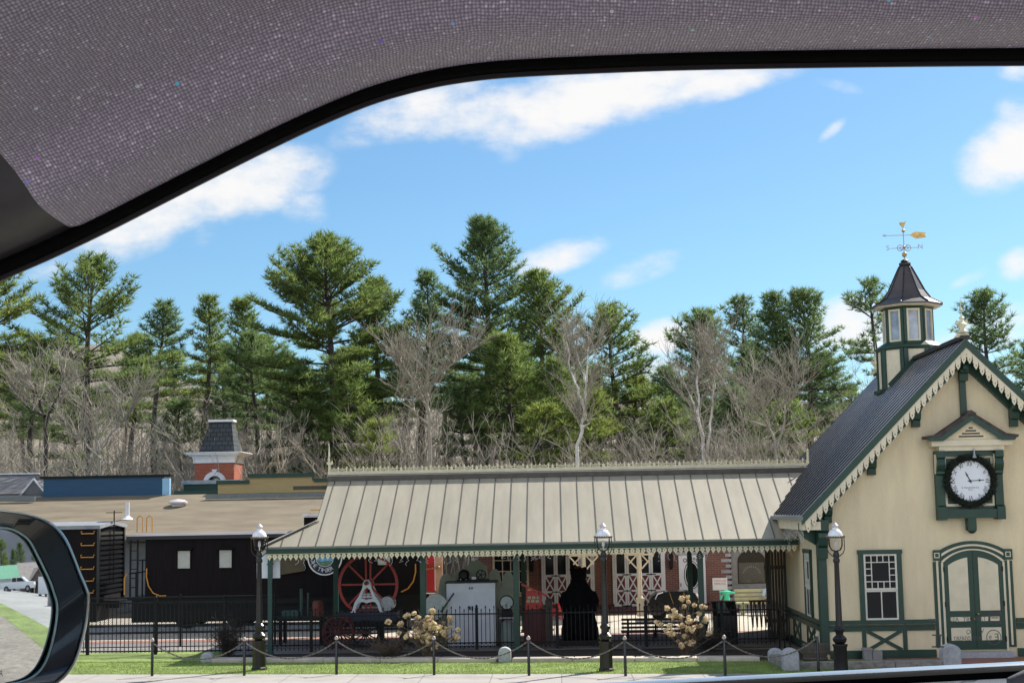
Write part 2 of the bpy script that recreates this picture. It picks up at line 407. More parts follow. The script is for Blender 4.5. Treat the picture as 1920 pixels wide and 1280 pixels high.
fb = nn(wt, 'ShaderNodeTexNoise'); fb.inputs['Scale'].default_value = 17; fb.inputs['Detail'].default_value = 10; fb.inputs['Roughness'].default_value = 0.62
wl.new(cxy.outputs[0], fb.inputs['Vector'])
fb2 = nn(wt, 'ShaderNodeTexNoise'); fb2.inputs['Scale'].default_value = 55; fb2.inputs['Detail'].default_value = 8; fb2.inputs['Roughness'].default_value = 0.6
wl.new(cxy.outputs[0], fb2.inputs['Vector'])
# clouds standing in the sky at these bearings: centre, half-axes, tilt, density
CLOUDS = [(1090, 185, 330, 62, 8, 1.25), (1330, 160, 190, 34, 12, 1.1), (790, 200, 150, 60, 14, .85), (1020, 235, 140, 42, 8, .9), (700, 240, 90, 34, 20, .6), (960, 270, 40, 30, 60, .45),
          (470, 345, 150, 62, 14, 1.15), (300, 400, 190, 60, 26, 1.05), (190, 440, 90, 32, 25, .8), (380, 430, 40, 34, 70, .42), (560, 380, 60, 40, -30, .55),
          (1045, 482, 92, 30, 14, 1.0), (1085, 466, 52, 22, 14, .6), (1205, 505, 88, 26, 18, .62), (1890, 285, 100, 62, 32, 1.25), (1860, 300, 70, 44, 8, .9), (1910, 225, 40, 50, 40, .8),
          (1235, 632, 62, 34, 12, 1.15), (1215, 690, 60, 28, 0, .75), (1580, 610, 80, 52, 12, 1.1), (1640, 640, 80, 40, 0, .7), (1890, 610, 80, 44, 0, .9), (1800, 650, 70, 40, 10, .7), (1560, 245, 34, 12, 40, .55), (1905, 495, 40, 30, 30, .9), (1820, 520, 46, 12, 25, .55),
          (1570, 160, 50, 14, -15, .4), (1910, 135, 40, 22, 0, .7), (90, 500, 60, 26, 20, .5)]
tot = None
for (px, py, rx, ry, ang, amp) in CLOUDS:
    d = ray(px, py); u0, v0 = d.x/d.y, d.z/d.y
    a = R(ang); k = 1/FPX
    du = mth('SUBTRACT', cu_u, u0); dv = mth('SUBTRACT', cu_v, v0)
    p = mth('MULTIPLY_ADD', du, math.cos(a)/(rx*k), mth('MULTIPLY', dv, math.sin(a)/(rx*k)))
    q = mth('MULTIPLY_ADD', du, -math.sin(a)/(ry*k), mth('MULTIPLY', dv, math.cos(a)/(ry*k)))
    d2 = mth('MULTIPLY_ADD', p, p, mth('MULTIPLY', q, q))
    g = mth('MULTIPLY', mth('SUBTRACT', 1.0, mth('MULTIPLY', d2, 0.62), clamp=True), amp)
    tot = g if tot is None else mth('MAXIMUM', tot, g)
# unseen clouds added behind the car to fill the shaded fronts
fb3 = nn(wt, 'ShaderNodeTexNoise'); fb3.inputs['Scale'].default_value = 3.0; fb3.inputs['Detail'].default_value = 8
wl.new(tcw.outputs['Generated'], fb3.inputs['Vector'])
rest = mth('MULTIPLY', mth('SUBTRACT', fb3.outputs['Fac'], 0.44, clamp=True), 5.0)
behind = mth('MULTIPLY', mth('SUBTRACT', 0.55, sx.outputs[1], clamp=True), 2.0, clamp=True)
tot = mth('MAXIMUM', tot, mth('MULTIPLY', rest, behind))
nzs = mth('ADD', mth('MULTIPLY', mth('SUBTRACT', fb.outputs['Fac'], 0.5), 1.75), mth('MULTIPLY', mth('SUBTRACT', fb2.outputs['Fac'], 0.5), 0.75))
den = mth('ADD', tot, mth('MULTIPLY', nzs, mth('MINIMUM', mth('MULTIPLY', tot, 2.2), 1.0)))
mrc = nn(wt, 'ShaderNodeMapRange', interpolation_type='SMOOTHSTEP'); mrc.inputs[1].default_value = 0.07; mrc.inputs[2].default_value = 1.28
wl.new(den, mrc.inputs[0])
mixw = nn(wt, 'ShaderNodeMixShader'); wl.new(mth('MULTIPLY', mrc.outputs[0], 0.97), mixw.inputs[0]); wl.new(bg.outputs[0], mixw.inputs[1]); wl.new(bgc.outputs[0], mixw.inputs[2])
wl.new(mixw.outputs[0], wo.inputs['Surface'])
sc.view_settings.view_transform = 'Standard'; sc.view_settings.look = 'None'; sc.view_settings.exposure = 0.9; sc.view_settings.gamma = 1.0
sc.cycles.max_bounces = 8; sc.cycles.transparent_max_bounces = 24; sc.cycles.diffuse_bounces = 4; sc.cycles.use_denoising = True
sc.cycles.caustics_reflective = False; sc.cycles.caustics_refractive = False

# ------------------------------------------------------------------ ground
def sstep(a, b, x):
    t = min(1, max(0, (x-a)/(b-a))); return t*t*(3-2*t)
def gz(x, y):
    """height of the ground"""
    if y < 31: z = 2.28*(1-sstep(3.2, 29, y)) + 0.0
    else: z = 0
    if y > 66:
        t = y-66
        k = 0.13+0.035*math.sin(x*0.021+0.4)-0.0007*x
        z = k*t*sstep(0, 30, t)*1.0
        if y > 190: z = k*124*(1-0.6*sstep(190, 420, y))
    return z
gx = [-3000, -1200, -500, -250, -160]+[-120+6*i for i in range(41)]+[160, 250, 500, 1200, 3000]
gy = [-3000, -900, -300, -120, -60, -30, -15, -5, 0, 2, 3.2]+[3.2+1.2*i for i in range(1, 24)]+[33, 40, 50, 60, 66]+[70+5*i for i in range(25)]+[200, 220, 250, 300, 360, 420, 700, 1500, 3000]
b = MB()
vs = [(x, y, gz(x, y)-(0.02 if y > 30 else 0.0)) for y in gy for x in gx]
nx_ = len(gx)
fs = [(j*nx_+i, j*nx_+i+1, (j+1)*nx_+i+1, (j+1)*nx_+i) for j in range(len(gy)-1) for i in range(nx_-1)]
b.add(vs, fs)
tag(b.build('ground', M['ground'], smooth=60, fix=False), kind='structure')
def sheet(name, x0, x1, y0, y1, dz, mat, n=(1, 1), kind='structure', f=None):
    b = MB(); vs = []
    for j in range(n[1]+1):
        for i in range(n[0]+1):
            x = x0+(x1-x0)*i/n[0]; y = y0+(y1-y0)*j/n[1]
            if f: x, y = f(x, y)
            vs.append((x, y, gz(x, y)+dz))
    w = n[0]+1
    b.add(vs, [(j*w+i, j*w+i+1, (j+1)*w+i+1, (j+1)*w+i) for j in range(n[1]) for i in range(n[0])])
    return tag(b.build(name, mat, fix=False), kind=kind)
# the street line runs a little askew of the buildings
SK = -0.125
skw = lambda x, y: (x, y+SK*(x+2))
tag(sheet('lawn', -40, 60, 35.15, 38.0, 0.012, M['lawn'], (60, 6), f=skw), 'short bright green lawn between the pavement and the stone kerb', 'lawn')
sheet('pavement', -60, 80, 32.6, 35.15, 0.016, M['walk'], (40, 2), f=skw)
sheet('planting_bed', -10, 6.2, 38.1, 41.2, 0.006, M['mulch'], (10, 2), f=skw)
sheet('patio', -9.2, 6.3, 40.9, 45.3, 0.014, M['patio'])
sheet('brick_edging', -40, 6.3, 45.3, 46.1, 0.018, M['brickpave'])
sheet('plaza', -60, 60, 46.1, 56.4, 0.014, M['plaza'])
sheet('train_shade_sheet', -60, -3.5, 48.7, 53.0, 0.020, M['mulch'])  # dark sheet stands in for the shade under the train
sheet('far_lawn', -60, -9.2, 39.3, 42.2, 0.010, M['lawn'], (20, 4))
sheet('garden_path', -60, -9.2, 42.2, 43.6, 0.013, M['walk'], (20, 1))
sheet('paver_strip', -60, -9.2, 44.0, 45.3, 0.011, M['patio'])
sheet('brick_forecourt', 6.7, 30, 34.7, 37.2, 0.014, M['brickpave'])
# car park, grass bank and gravel shoulder round the car
sheet('parking_lot', -60, 160, 5.1, 31.6, 0.010, M['lot'], (50, 60))
sheet('gravel_shoulder', -60, 160, -1.6, 4.0, 0.012, M['dirt'], (50, 16))
M['pale'] = pm('pale_bounce_concrete', (0.60, 0.57, 0.52), 0.9, 0.06, 1.5, patchy=0.08)
sheet('bounce_ground', -90, 160, -60, -1.6, 0.010, M['pale'], (50, 20))  # added unseen pale ground that bounces sunlight up to the headliner
sheet('grass_verge', -60, 160, 4.0, 5.12, 0.016, M['lawn'], (50, 4))
# blades of the lawn, standing up along it
rn = random.Random(9); gv = []; gf = []
for i in range(42000):
    x = rn.uniform(-13, 7.5); t = rn.random(); t = t if i % 4 else rn.choice((0.0, 1.0))+rn.gauss(0, .012)
    y = 35.15+2.85*t+SK*(x+2); h = rn.uniform(.02, .055); a = rn.uniform(0, 3.14); w = .006
    k = len(gv); gv += [(x-w*math.cos(a), y-w*math.sin(a), .01), (x+w*math.cos(a), y+w*math.sin(a), .01), (x+rn.uniform(-.03, .03), y+rn.uniform(-.03, .03), .01+h)]; gf.append((k, k+1, k+2))
b = MB(); b.add(gv, gf)
M['blade'] = pm('grass_blades', (0.33, 0.41, 0.10), 0.85, 0.3, 2.0, col2=(0.20, 0.28, 0.06), island=0.35, transl=0.25)
tag(b.build('grass_blades', M['blade'], fix=False, uv=False), 'short grass blades standing up from the roadside lawn', 'grass', None, 'stuff')
# wooded hills
def hill(name, prof, y, depth, mat, bump):
    b = MB(); n = 160; x0, x1 = prof[0][0], prof[-1][0]
    rnd = random.Random(3); ph = [rnd.uniform(0, 6.28) for _ in range(6)]
    rows = [0, .25, .5, .75, 1.0, 1.4]
    vs = []
    for r in rows:
        for i in range(n+1):
            x = x0+(x1-x0)*i/n
            for (a, ha), (c, hc) in zip(prof, prof[1:]):
                if a <= x <= c: h = ha+(hc-ha)*sstep(a, c, x); break
            w = math.sin(math.pi/2*min(r, 1)) if r <= 1 else 0.75
            h2 = h*w + bump*w*sum(math.sin(x*0.05*(k+1)*60/abs(y)*4+ph[k]+r*3)/(k+1.5) for k in range(6))
            vs.append((x, y+depth*r, h2-2))
    w = n+1
    b.add(vs, [(j*w+i, j*w+i+1, (j+1)*w+i+1, (j+1)*w+i) for j in range(len(rows)-1) for i in range(n)])
    return tag(b.build(name, mat, smooth=80, fix=False), kind='structure')
hill('hills', [(-520, 40), (-330, 62), (-215, 88), (-150, 62), (-60, 40), (30, 26), (60, 36), (140, 50), (200, 40), (420, 60)], 420, 260, M['hill'], 2.2)
# ------------------------------------------------------------------ gabled station building
YF = 37.3; CX = 10.19; EX = 4.21; EZ = 3.54; RZ = 7.83; SL = (RZ-EZ)/EX
YR = 36.75; YB = 47.0
XL, XR = 6.46, 2*CX-6.46
zr = lambda x: RZ-abs(x-CX)*SL           # top of the roof at x
ST = thing('station_building', 'cream station building with steep dark gable roof, green timber trim and a clock', 'building', (CX, YF, 0))
b = MB(); top = lambda x: zr(x)-0.14
b.xz([(XL, 0.0), (XR, 0.0), (XR, top(XR)), (CX, top(CX)), (XL, top(XL))], YF, YB-0.4)
b.build('wall', M['cream'], ST)
# roof slabs with standing seams
b = MB()
for s in (-1, 1):
    e = CX+s*EX
    b.xz([(CX, RZ), (e, EZ), (e, EZ-0.10), (CX, RZ-0.10)], YR, YB)
roof = b.build('roof', M['seamroof'], ST)
b = MB(); d = V((1, 0, SL)).normalized(); nrm = V((-SL, 0, 1)).normalized()
for s in (-1, 1):
    k = 0
    y = YR+0.20
    while y < YB:
        p = V((CX-s*0.02, y, RZ-0.01)); q = V((CX+s*EX, y, EZ)); n2 = V((s*SL, 0, 1)).normalized()
        b.beam(p+n2*0.017, q+n2*0.017, 0.028, 0.036, side=(0, 1, 0))
        y += 0.45
b.beam((CX, YR-0.02, RZ+0.03), (CX, YB, RZ+0.03), 0.22, 0.09)
b.build('standing_seam', M['seam'], roof)
# green fascia along the rakes and the rafters behind it
b = MB()
for yy0, yy1, dz0, dz1 in ((YR-0.05, YR+0.03, -0.02, -0.235),):
    for s in (-1, 1):
        e = CX+s*(EX+0.01)
        b.xz([(CX, RZ+dz0), (e, EZ+dz0), (e, EZ+dz1), (CX, RZ+dz1)], yy0+(0.002 if s > 0 else 0), yy1)
b.build('rake_fascia', M['green'], ST)
b = MB()
for s in (-1, 1):
    e = CX+s*(EX-0.35)
    b.xz([(CX, RZ-0.12), (e, zr(e)-0.12), (e, zr(e)-0.62), (CX, RZ-0.62)], YF-0.16, YF-0.004)
b.split('wall_rafter', M['green'], ST)
b = MB()
b.xz([(CX, RZ-0.105), (CX+EX, EZ-0.105), (CX+EX, EZ-0.135), (CX, RZ-0.135)], YR+0.03, YB-0.02)
b.xz([(CX, RZ-0.105), (CX-EX, EZ-0.105), (CX-EX, EZ-0.135), (CX, RZ-0.135)], YR+0.03, YB-0.02)
b.build('soffit', M['creamtrim'], ST)
# bargeboard of pointed boards
b = MB(); hb = MB(); PW = 0.148
for s in (-1, 1):
    i = 0
    while True:
        x0 = i*PW; x1 = x0+PW-0.004
        if x1 > EX-0.02: break
        xm = (x0+x1)/2; zt0 = RZ-0.2-x0*SL; zt1 = RZ-0.2-x1*SL; zb = RZ-0.235-xm*SL
        P = [(x0, zt0), (x1, zt1), (x1, zb-0.155), (x1-0.018, zb-0.17), (x1-0.018, zb-0.235), (xm+0.02, zb-0.30), (xm, zb-0.33), (xm-0.02, zb-0.30), (x0+0.018, zb-0.235), (x0+0.018, zb-0.17), (x0, zb-0.155)]
        b.xz([(CX+s*u, v) for u, v in P], YR-0.030, YR-0.005)
        for (hx, hz, hs) in ((xm, zb-0.225, 0.018), (x0, zb-0.10, 0.014)):
            hb.xz([(CX+s*(hx-hs), hz), (CX+s*hx, hz+hs), (CX+s*(hx+hs), hz), (CX+s*hx, hz-hs)], YR-0.034, YR-0.028)
        i += 1
bg_ = b.build('bargeboard', M['creamtrim'], ST)
hb.build('cut_out', M['ink'], bg_)
# eaves: box gutter and cream soffit board with short drops
b = MB()
for s in (-1, 1):
    e = CX+s*EX
    b.box(min(e-s*0.02, e+s*0.11), max(e-s*0.02, e+s*0.11), YR-0.06, YB-0.1, EZ-0.12, EZ-0.02)
b.split('gutter', M['galv'], ST)
b = MB()
for s in (-1, 1):
    e = CX+s*(EX-0.03)
    b.box(min(e, e-s*0.05), max(e, e-s*0.05), YR+0.02, YB-0.12, EZ-0.36, EZ-0.13)
b.box(CX-EX+0.02, XL-0.02, YR+0.034, YR+0.06, EZ-0.36, EZ-0.16)
b.split('eaves_board', M['creamtrim'], ST)
# corner boards, dado and water table
b = MB()
b.box(XL-0.03, XL+0.17, YF-0.045, YF+0.0, 0.14, zr(XL)-0.3); b.box(XL-0.045, XL, YF-0.03, YF+0.17, 0.14, zr(XL)-0.3)
b.box(XR-0.17, XR+0.03, YF-0.045, YF+0.0, 0.14, zr(XR)-0.3); b.box(XL-0.04, XL, YB-0.6, YB-0.4, 0.14, zr(XL)-0.3)
b.split('corner_board', M['green'], ST)
DX0, DX1 = 9.245, 11.19
b = MB()
for x0, x1 in ((XL+0.17, DX0-0.02), (DX1+0.02, XR-0.17)):
    b.box(x0, x1, YF-0.05, YF, 0.845, 0.945); b.box(x0, x1, YF-0.075, YF, 0.80, 0.83)
    b.box(x0, x1, YF-0.035, YF, 0.68, 0.795)
    b.box(x0, x1, YF-0.055, YF, 0.02, 0.215)
b.box(XL-0.05, XL, YF+0.17, YB-0.6, 0.845, 0.945); b.box(XL-0.075, XL, YF+0.17, YB-0.6, 0.80, 0.83); b.box(XL-0.035, XL, YF+0.17, YB-0.6, 0.68, 0.795)
b.box(XL-0.055, XL, YF+0.17, YB-0.6, 0.02, 0.215)
b.split('dado_rail', M['green'], ST)
# framed X panel under the window
b = MB(); WX0, WX1 = 7.415, 8.475
def cross_panel(x0, x1, z0, z1, y):
    b.box(x0-0.0, x0+0.10, y-0.033, y, z0, z1); b.box(x1-0.10, x1, y-0.033, y, z0, z1)
    a0, a1 = x0+0.10, x1-0.10
    b.beam((a0+0.03, y-0.013, z0), (a1-0.03, y-0.013, z1), 0.025, 0.085, side=(0, 1, 0)); b.beam((a0+0.03, y-0.017, z1), (a1-0.03, y-0.017, z0), 0.025, 0.085, side=(0, 1, 0))
cross_panel(7.43, 8.53, 0.215, 0.68, YF)
b.build('cross_brace', M['green'], ST)
b = MB()
for y0 in (38.35, 40.6, 43.2):
    for k in (0, 1):
        p, q = (y0, 0.215), (y0+1.0, 0.68)
        b.beam((XL-0.015-0.004*k, y0 if not k else y0+1.0, 0.215), (XL-0.015-0.004*k, y0+1.0 if not k else y0, 0.68), 0.03, 0.085, side=(1, 0, 0))
    b.box(XL-0.035, XL, y0-0.1, y0, 0.215, 0.68); b.box(XL-0.035, XL, y0+1.0, y0+1.1, 0.215, 0.68)
b.split('side_cross_brace', M['green'], ST)
# windows: casing, queen anne upper sash, two-light lower sash
def station_window(x0, x1, z0, z1, frm, name='window', gmat='glass'):
    """frm(u, w, z): u along the wall, w outward"""
    def bx(mb, u0, u1, w0, w1, z0_, z1_):
        p = [frm(u, w, z) for z in (z0_, z1_) for w in (w0, w1) for u in (u0, u1)]
        mb.add(p, [(0, 1, 3, 2), (4, 6, 7, 5), (0, 4, 5, 1), (1, 5, 7, 3), (3, 7, 6, 2), (2, 6, 4, 0)])
    c = MB()
    bx(c, x0, x0+0.12, 0, 0.06, z0, z1-0.1); bx(c, x1-0.12, x1, 0, 0.06, z0, z1-0.1); bx(c, x0-0.02, x1+0.02, 0, 0.075, z1-0.1, z1)
    w = c.build(name, M['green'], ST)
    g = MB(); a0, a1 = x0+0.12, x1-0.12; bx(g, a0, a1, 0.002, 0.008, z0, z1-0.1)
    g.build('pane', M[gmat], w)
    sa = MB(); zm = z0+(z1-0.1-z0)*0.455
    fr = 0.045
    def rect(u0, u1, q0, q1, d0, d1, f):
        bx(sa, u0, u0+f, d0, d1, q0, q1); bx(sa, u1-f, u1, d0, d1, q0, q1); bx(sa, u0+f, u1-f, d0, d1, q0, q0+f); bx(sa, u0+f, u1-f, d0, d1, q1-f, q1)
    rect(a0+0.003, a1-0.003, zm, z1-0.103, 0.012, 0.05, fr)
    rect(a0+0.003, a1-0.003, z0+0.003, zm-0.003, 0.010, 0.035, fr)
    bx(sa, (a0+a1)/2-0.014, (a0+a1)/2+0.014, 0.012, 0.032, z0+fr, zm-fr)
    u0, u1, q0, q1 = a0+fr, a1-fr, zm+fr, z1-0.103-fr
    cw, ch = (u1-u0)/5, (q1-q0)/5; t = 0.011
    for i in range(1, 5):
        u = u0+cw*i
        if i in (1, 4): bx(sa, u-t, u+t, 0.014, 0.046, q0, q1)
        else: bx(sa, u-t, u+t, 0.014, 0.044, q0, q0+ch-t); bx(sa, u-t, u+t, 0.014, 0.044, q1-ch+t, q1)
    for j in range(1, 5):
        z = q0+ch*j
        if j in (1, 4):
            for k0, k1 in ((u0, u0+cw-t), (u0+cw+t, u1-cw-t), (u1-cw+t, u1)): bx(sa, k0, k1, 0.014, 0.045, z-t, z+t)
        else: bx(sa, u0, u0+cw-t, 0.014, 0.045, z-t, z+t); bx(sa, u1-cw+t, u1, 0.014, 0.045, z-t, z+t)
    sa.build('sash', M['sash'], w)
    return w
station_window(WX0, WX1, 0.945, 2.66, lambda u, w, z: (u, YF-w, z))
station_window(-1.06, 0, 0.945, 2.66, lambda u, w, z: (XL-w, 38.9-u-0.53, z), 'window', 'ink')  # flat black pane paints in the reflection of the dark pavilion
# arched double door
dcx = (DX0+DX1)/2; db = 0.20
def arch(x, halfw, zs, rise):
    r = (halfw*halfw+rise*rise)/(2*rise)
    return zs-r+rise+math.sqrt(max(0, r*r-(x-dcx)**2))
surround = MB(); trimw = MB()
def arch_band(mb, hw0, zs0, ri0, hw1, zs1, ri1, y0, y1, zbot, legs=True, n=24):
    """band between two segmental arches, with legs down to zbot"""
    P = []
    for i in range(n+1):
        x = dcx-hw1+2*hw1*i/n; P.append((x, arch(x, hw1, zs1, ri1)))
    Q = []
    for i in range(n+1):
        x = dcx-hw0+2*hw0*i/n; Q.append((x, arch(x, hw0, zs0, ri0)))
    vs = []; fs = []
    for (x, z), (x2, z2) in zip(P, Q): vs += [(x, y0, z), (x2, y0, z2), (x2, y1, z2), (x, y1, z)]
    for i in range(n):
        a, c = i*4, (i+1)*4
        for q in range(4): fs.append((a+q, a+(q+1) % 4, c+(q+1) % 4, c+q))
    mb.add(vs, fs)
    if legs:
        mb.box(dcx-hw1, dcx-hw0, y0, y1, zbot, zs0); mb.box(dcx+hw0, dcx+hw1, y0, y1, zbot, zs0)
HW = (DX1-DX0)/2
# green outer surround, cream gaps
arch_band(surround, HW-0.20, 2.34, 0.30, HW, 2.50, 0.34, YF-0.03, YF, 0.25)
for s in (-1, 1):
    surround.box(dcx+s*(HW-0.11)-0.10, dcx+s*(HW-0.11)+0.12 if s > 0 else dcx+s*(HW-0.11)+0.10, YF-0.055, YF-0.031, 2.37, 2.63)
surround_o = surround.build('door_surround', M['green'], ST)
arch_band(trimw, HW-0.125, 2.40, 0.315, HW-0.075, 2.435, 0.325, YF-0.045, YF-0.028, 0.30)
arch_band(trimw, HW-0.245, 2.32, 0.295, HW-0.195, 2.345, 0.30, YF-0.05, YF-0.001, 0.16)
for s in (-1, 1):
    cx_ = dcx+s*(HW-0.10)
    for q in ((-.065, .065, .045, .065), (-.065, .065, -.065, -.045), (-.065, -.045, -.045, .045), (.045, .065, -.045, .045)):
        trimw.box(cx_+q[0], cx_+q[1], YF-0.062, YF-0.056, 2.50+q[2], 2.50+q[3])
trimw.build('surround_strip', M['creamtrim'], surround_o)
hw = HW-0.245
def leaf(s):
    L = MB(); P = [(dcx+s*0.004, db), (dcx+s*hw, db)]
    n = 12
    P += [(dcx+s*(hw-(hw-0.004)*i/n), arch(dcx+s*(hw-(hw-0.004)*i/n), hw, 2.32, 0.295)) for i in range(n+1)]
    L.xz(P, YF-0.045, YF-0.004)
    o = L.build('door_leaf', M['green'], ST)
    Q = MB()
    x0, x1 = dcx+s*0.13, dcx+s*(hw-0.115)
    xs = [x0+(x1-x0)*i/8 for i in range(9)]
    Q.xz([(x0, 1.14), (x1, 1.14)]+[(x, arch(x, hw, 2.32, 0.295)-0.17) for x in reversed(xs)], YF-0.049, YF-0.044)
    for z0, z1 in ((0.885, 0.99), (0.42, 0.73)):
        Q.box(min(x0, x1), max(x0, x1), YF-0.049, YF-0.044, z0, z1)
    Q.build('door_panel', M['creamtrim'], o)
    h = MB(); h.tube([(dcx+s*0.055, YF-0.045, 1.0+s*0.06), (dcx+s*0.055, YF-0.10, 1.0+s*0.06)], 0.012); h.ball((dcx+s*0.055, YF-0.115, 1.0+s*0.06), 0.028)
    h.build('door_knob', M['gold'], o, smooth=50)
    h = MB()
    for z in (0.45, 1.30, 2.15): h.tube([(dcx+s*(hw-0.01), YF-0.055, z-0.06), (dcx+s*(hw-0.01), YF-0.055, z+0.06)], 0.018)
    h.build('hinge', M['black'], o)
leaf(-1); leaf(1)
b = MB(); b.box(DX0+0.15, DX1-0.15, YF-0.35, YF-0.002, 0.02, 0.155); b.build('door_step', M['stone'], ST)
# rake brackets, king post
def corbel(mb, cx_, cz_, w, h, dpt, y):
    prof = [(0, 0), (0, -h), (-dpt*0.35, -h), (-dpt*0.42, -h*0.72), (-dpt*0.62, -h*0.66), (-dpt*0.75, -h*0.45), (-dpt*0.72, -h*0.34), (-dpt, -h*0.27), (-dpt, 0)]
    mb.yz([(y+u, cz_+v) for u, v in prof], cx_-w/2, cx_+w/2)
for s, xs in ((-1, (2.36, 3.50)), (1, (1.25, 2.36, 3.50))):
    for x in xs:
        if s > 0 and x == 1.25: continue
        c = MB(); corbel(c, CX+s*x, zr(CX+s*x)-0.36, 0.19, 0.56, 0.40, YF); c.build('rake_bracket', M['green'], ST)
c = MB(); corbel(c, CX-1.21, zr(CX-1.21)-0.36, 0.19, 0.56, 0.40, YF); c.build('rake_bracket', M['green'], ST)
c = MB(); corbel(c, CX+1.21, zr(CX+1.21)-0.36, 0.19, 0.60, 0.40, YF); c.build('rake_bracket', M['green'], ST)
c = MB(); corbel(c, XL+0.06, 3.42, 0.24, 0.95, 0.44, YF-0.045); 
c.build('corner_bracket', M['green'], ST)
c = MB(); c.xz([(XL-0.05, 3.35), (XL-0.46, 3.35), (XL-0.46, 3.15), (XL-0.34, 2.98), (XL-0.12, 2.84), (XL-0.05, 2.80)], YF+0.10, YF+0.24); c.build('eaves_bracket', M['green'], ST)
c = MB(); c.box(CX-0.075, CX+0.075, YF-0.10, YF, 5.80, 7.25); corbel(c, CX, 7.42, 0.21, 0.62, 0.36, YF-0.1); c.ball((CX+0.0, YF-0.40, 7.12), 0.10); c.build('king_post', M['green'], ST, smooth=40)
# pediment over the clock
PX = 10.26; PZ = 5.32
b = MB()
b.xz([(PX-0.86, PZ), (PX+0.86, PZ), (PX, PZ+0.56)], YF-0.34, YF)
b.box(PX-0.99, PX+0.99, YF-0.40, YF, PZ-0.14, PZ-0.002); b.box(PX-0.80, PX+0.80, YF-0.34, YF, PZ-0.26, PZ-0.142)
ped = b.build('pediment', M['creamtrim'], ST)
b = MB(); rl = 0.615/0.90
for s in (-1, 1):
    P = [(PX, PZ+0.60), (PX+s*0.80, PZ+0.075), (PX+s*1.12, PZ+0.045), (PX+s*1.14, PZ+0.11), (PX+s*0.84, PZ+0.15), (PX, PZ+0.70)]
    b.xz(P, YF-0.47, YF-0.002)
b.xz([(PX-0.12, PZ+0.63), (PX-0.12, PZ+0.66), (PX, PZ+0.735), (PX+0.12, PZ+0.66), (PX+0.12, PZ+0.63)], YF-0.485, YF-0.003)
b.build('pediment_roof', M['brownshingle'], ped)
b = MB()
for s in (-1, 1):
    P = [(PX, PZ+0.61), (PX+s*0.78, PZ+0.085), (PX+s*1.09, PZ+0.055), (PX+s*1.03, PZ-0.02), (PX+s*0.72, PZ-0.02), (PX, PZ+0.475)]
    b.xz(P, YF-0.485, YF-0.43+0.002*s)
b.build('pediment_rake', M['green'], ped)
b = MB()
for k, w in ((0, 0.30), (1, 0.22), (2, 0.13), (3, 0.05)):
    b.box(PX-w, PX+w, YF-0.352, YF-0.338, PZ+0.07+k*0.07, PZ+0.105+k*0.07)
b.build('louvre', M['ink'], ped)
b = MB(); b.xz([(PX-0.62, PZ+0.02), (PX+0.62, PZ+0.02), (PX, PZ+0.43)], YF-0.346, YF-0.339); b.build('tympanum', M['cream'], ped)
# clock case
KX, KZ = 10.20, 4.315
b = MB()
b.box(KX-0.68, KX+0.68, YF-0.16, YF, 3.62, 5.0)
b.box(KX-0.80, KX+0.80, YF-0.30, YF, 3.40, 3.62); b.box(KX-0.68, KX+0.68, YF-0.26, YF-0.16, 4.93, 5.05)
for s in (-1, 1):
    x = KX+s*0.715
    P = [(YF, 5.06), (YF-0.42, 5.06), (YF-0.42, 4.90), (YF-0.36, 4.86), (YF-0.40, 4.72), (YF-0.34, 4.60), (YF-0.30, 4.56), (YF-0.30, 4.50), (YF-0.24, 4.46), (YF-0.24, 3.72), (YF-0.33, 3.68), (YF-0.33, 3.36), (YF, 3.36)]
    b.yz(P, x-0.10, x+0.10)
b.box(KX-0.10, KX+0.10, YF-0.28, YF, 3.10, 3.40); b.ball((KX, YF-0.20, 3.14), 0.12, sy=0.7)
case = b.build('clock_case', M['green'], ST, smooth=35)
b = MB()
for q in ((-0.60, 0.60, 0.56, 0.62), (-0.60, 0.60, -0.62, -0.56), (-0.60, -0.55, -0.56, 0.56), (0.55, 0.60, -0.56, 0.56)):
    b.box(KX+q[0], KX+q[1], YF-0.18, YF-0.161, KZ+q[2], KZ+q[3])
for s in (-1, 1):
    b.yz([(YF-0.16, 4.98), (YF-0.30, 4.98), (YF-0.34, 4.80), (YF-0.22, 4.50), (YF-0.16, 4.50)], KX+s*0.715-0.122, KX+s*0.715-0.101)
b.build('case_trim', M['creamtrim'], case)
# cupola
CY = 42.6; OCT = math.pi/8
cup = MB(); c0 = (CX, CY, 0)
zb0, zb1, zw0, zw1 = 6.4, 8.20, 8.33, 9.36
k8 = 1/math.cos(OCT)
cup.lathe([(0.84*k8, zb0), (0.84*k8, zb1)], c0, 8, phase=OCT)
cup.lathe([(0.64*k8, zb1+0.10), (0.64*k8, zw1)], c0, 8, phase=OCT)
CU = cup.build('cupola', M['creamtrim'], ST)
g = MB()
for r_, z0, z1, w in ((0.85, zb0, zb1-0.005, 0.15), (0.65, zb1+0.14, zw1-0.02, 0.15)):
    for j in range(8):
        t = j*math.pi/4+OCT; rr = r_*k8
        c_ = V((CX+rr*math.cos(t), CY+rr*math.sin(t), 0)); tt = V((-math.sin(t), math.cos(t), 0)); rd = V((math.cos(t), math.sin(t), 0))
        for sgn in (-1, 1):
            tw = (tt*sgn).lerp(-rd*1.0, 0.293).normalized()
            g.beam(c_+tw*w/2*0.8+V((0, 0, z0)), c_+tw*w/2*0.8+V((0, 0, z1)), w*0.8, 0.05, side=tw)
g.lathe([(0.86*k8, zb1-0.07), (0.90*k8, zb1-0.01), (0.90*k8, zb1+0.03), (0.70*k8, zb1+0.17), (0.62*k8, zb1+0.19)], c0, 8, phase=OCT)
g.lathe([(0.66*k8, zw1-0.06), (0.74*k8, zw1+0.03), (0.74*k8, zw1+0.10)], c0, 8, phase=OCT)
g.build('cupola_trim', M['green'], CU)
g = MB()
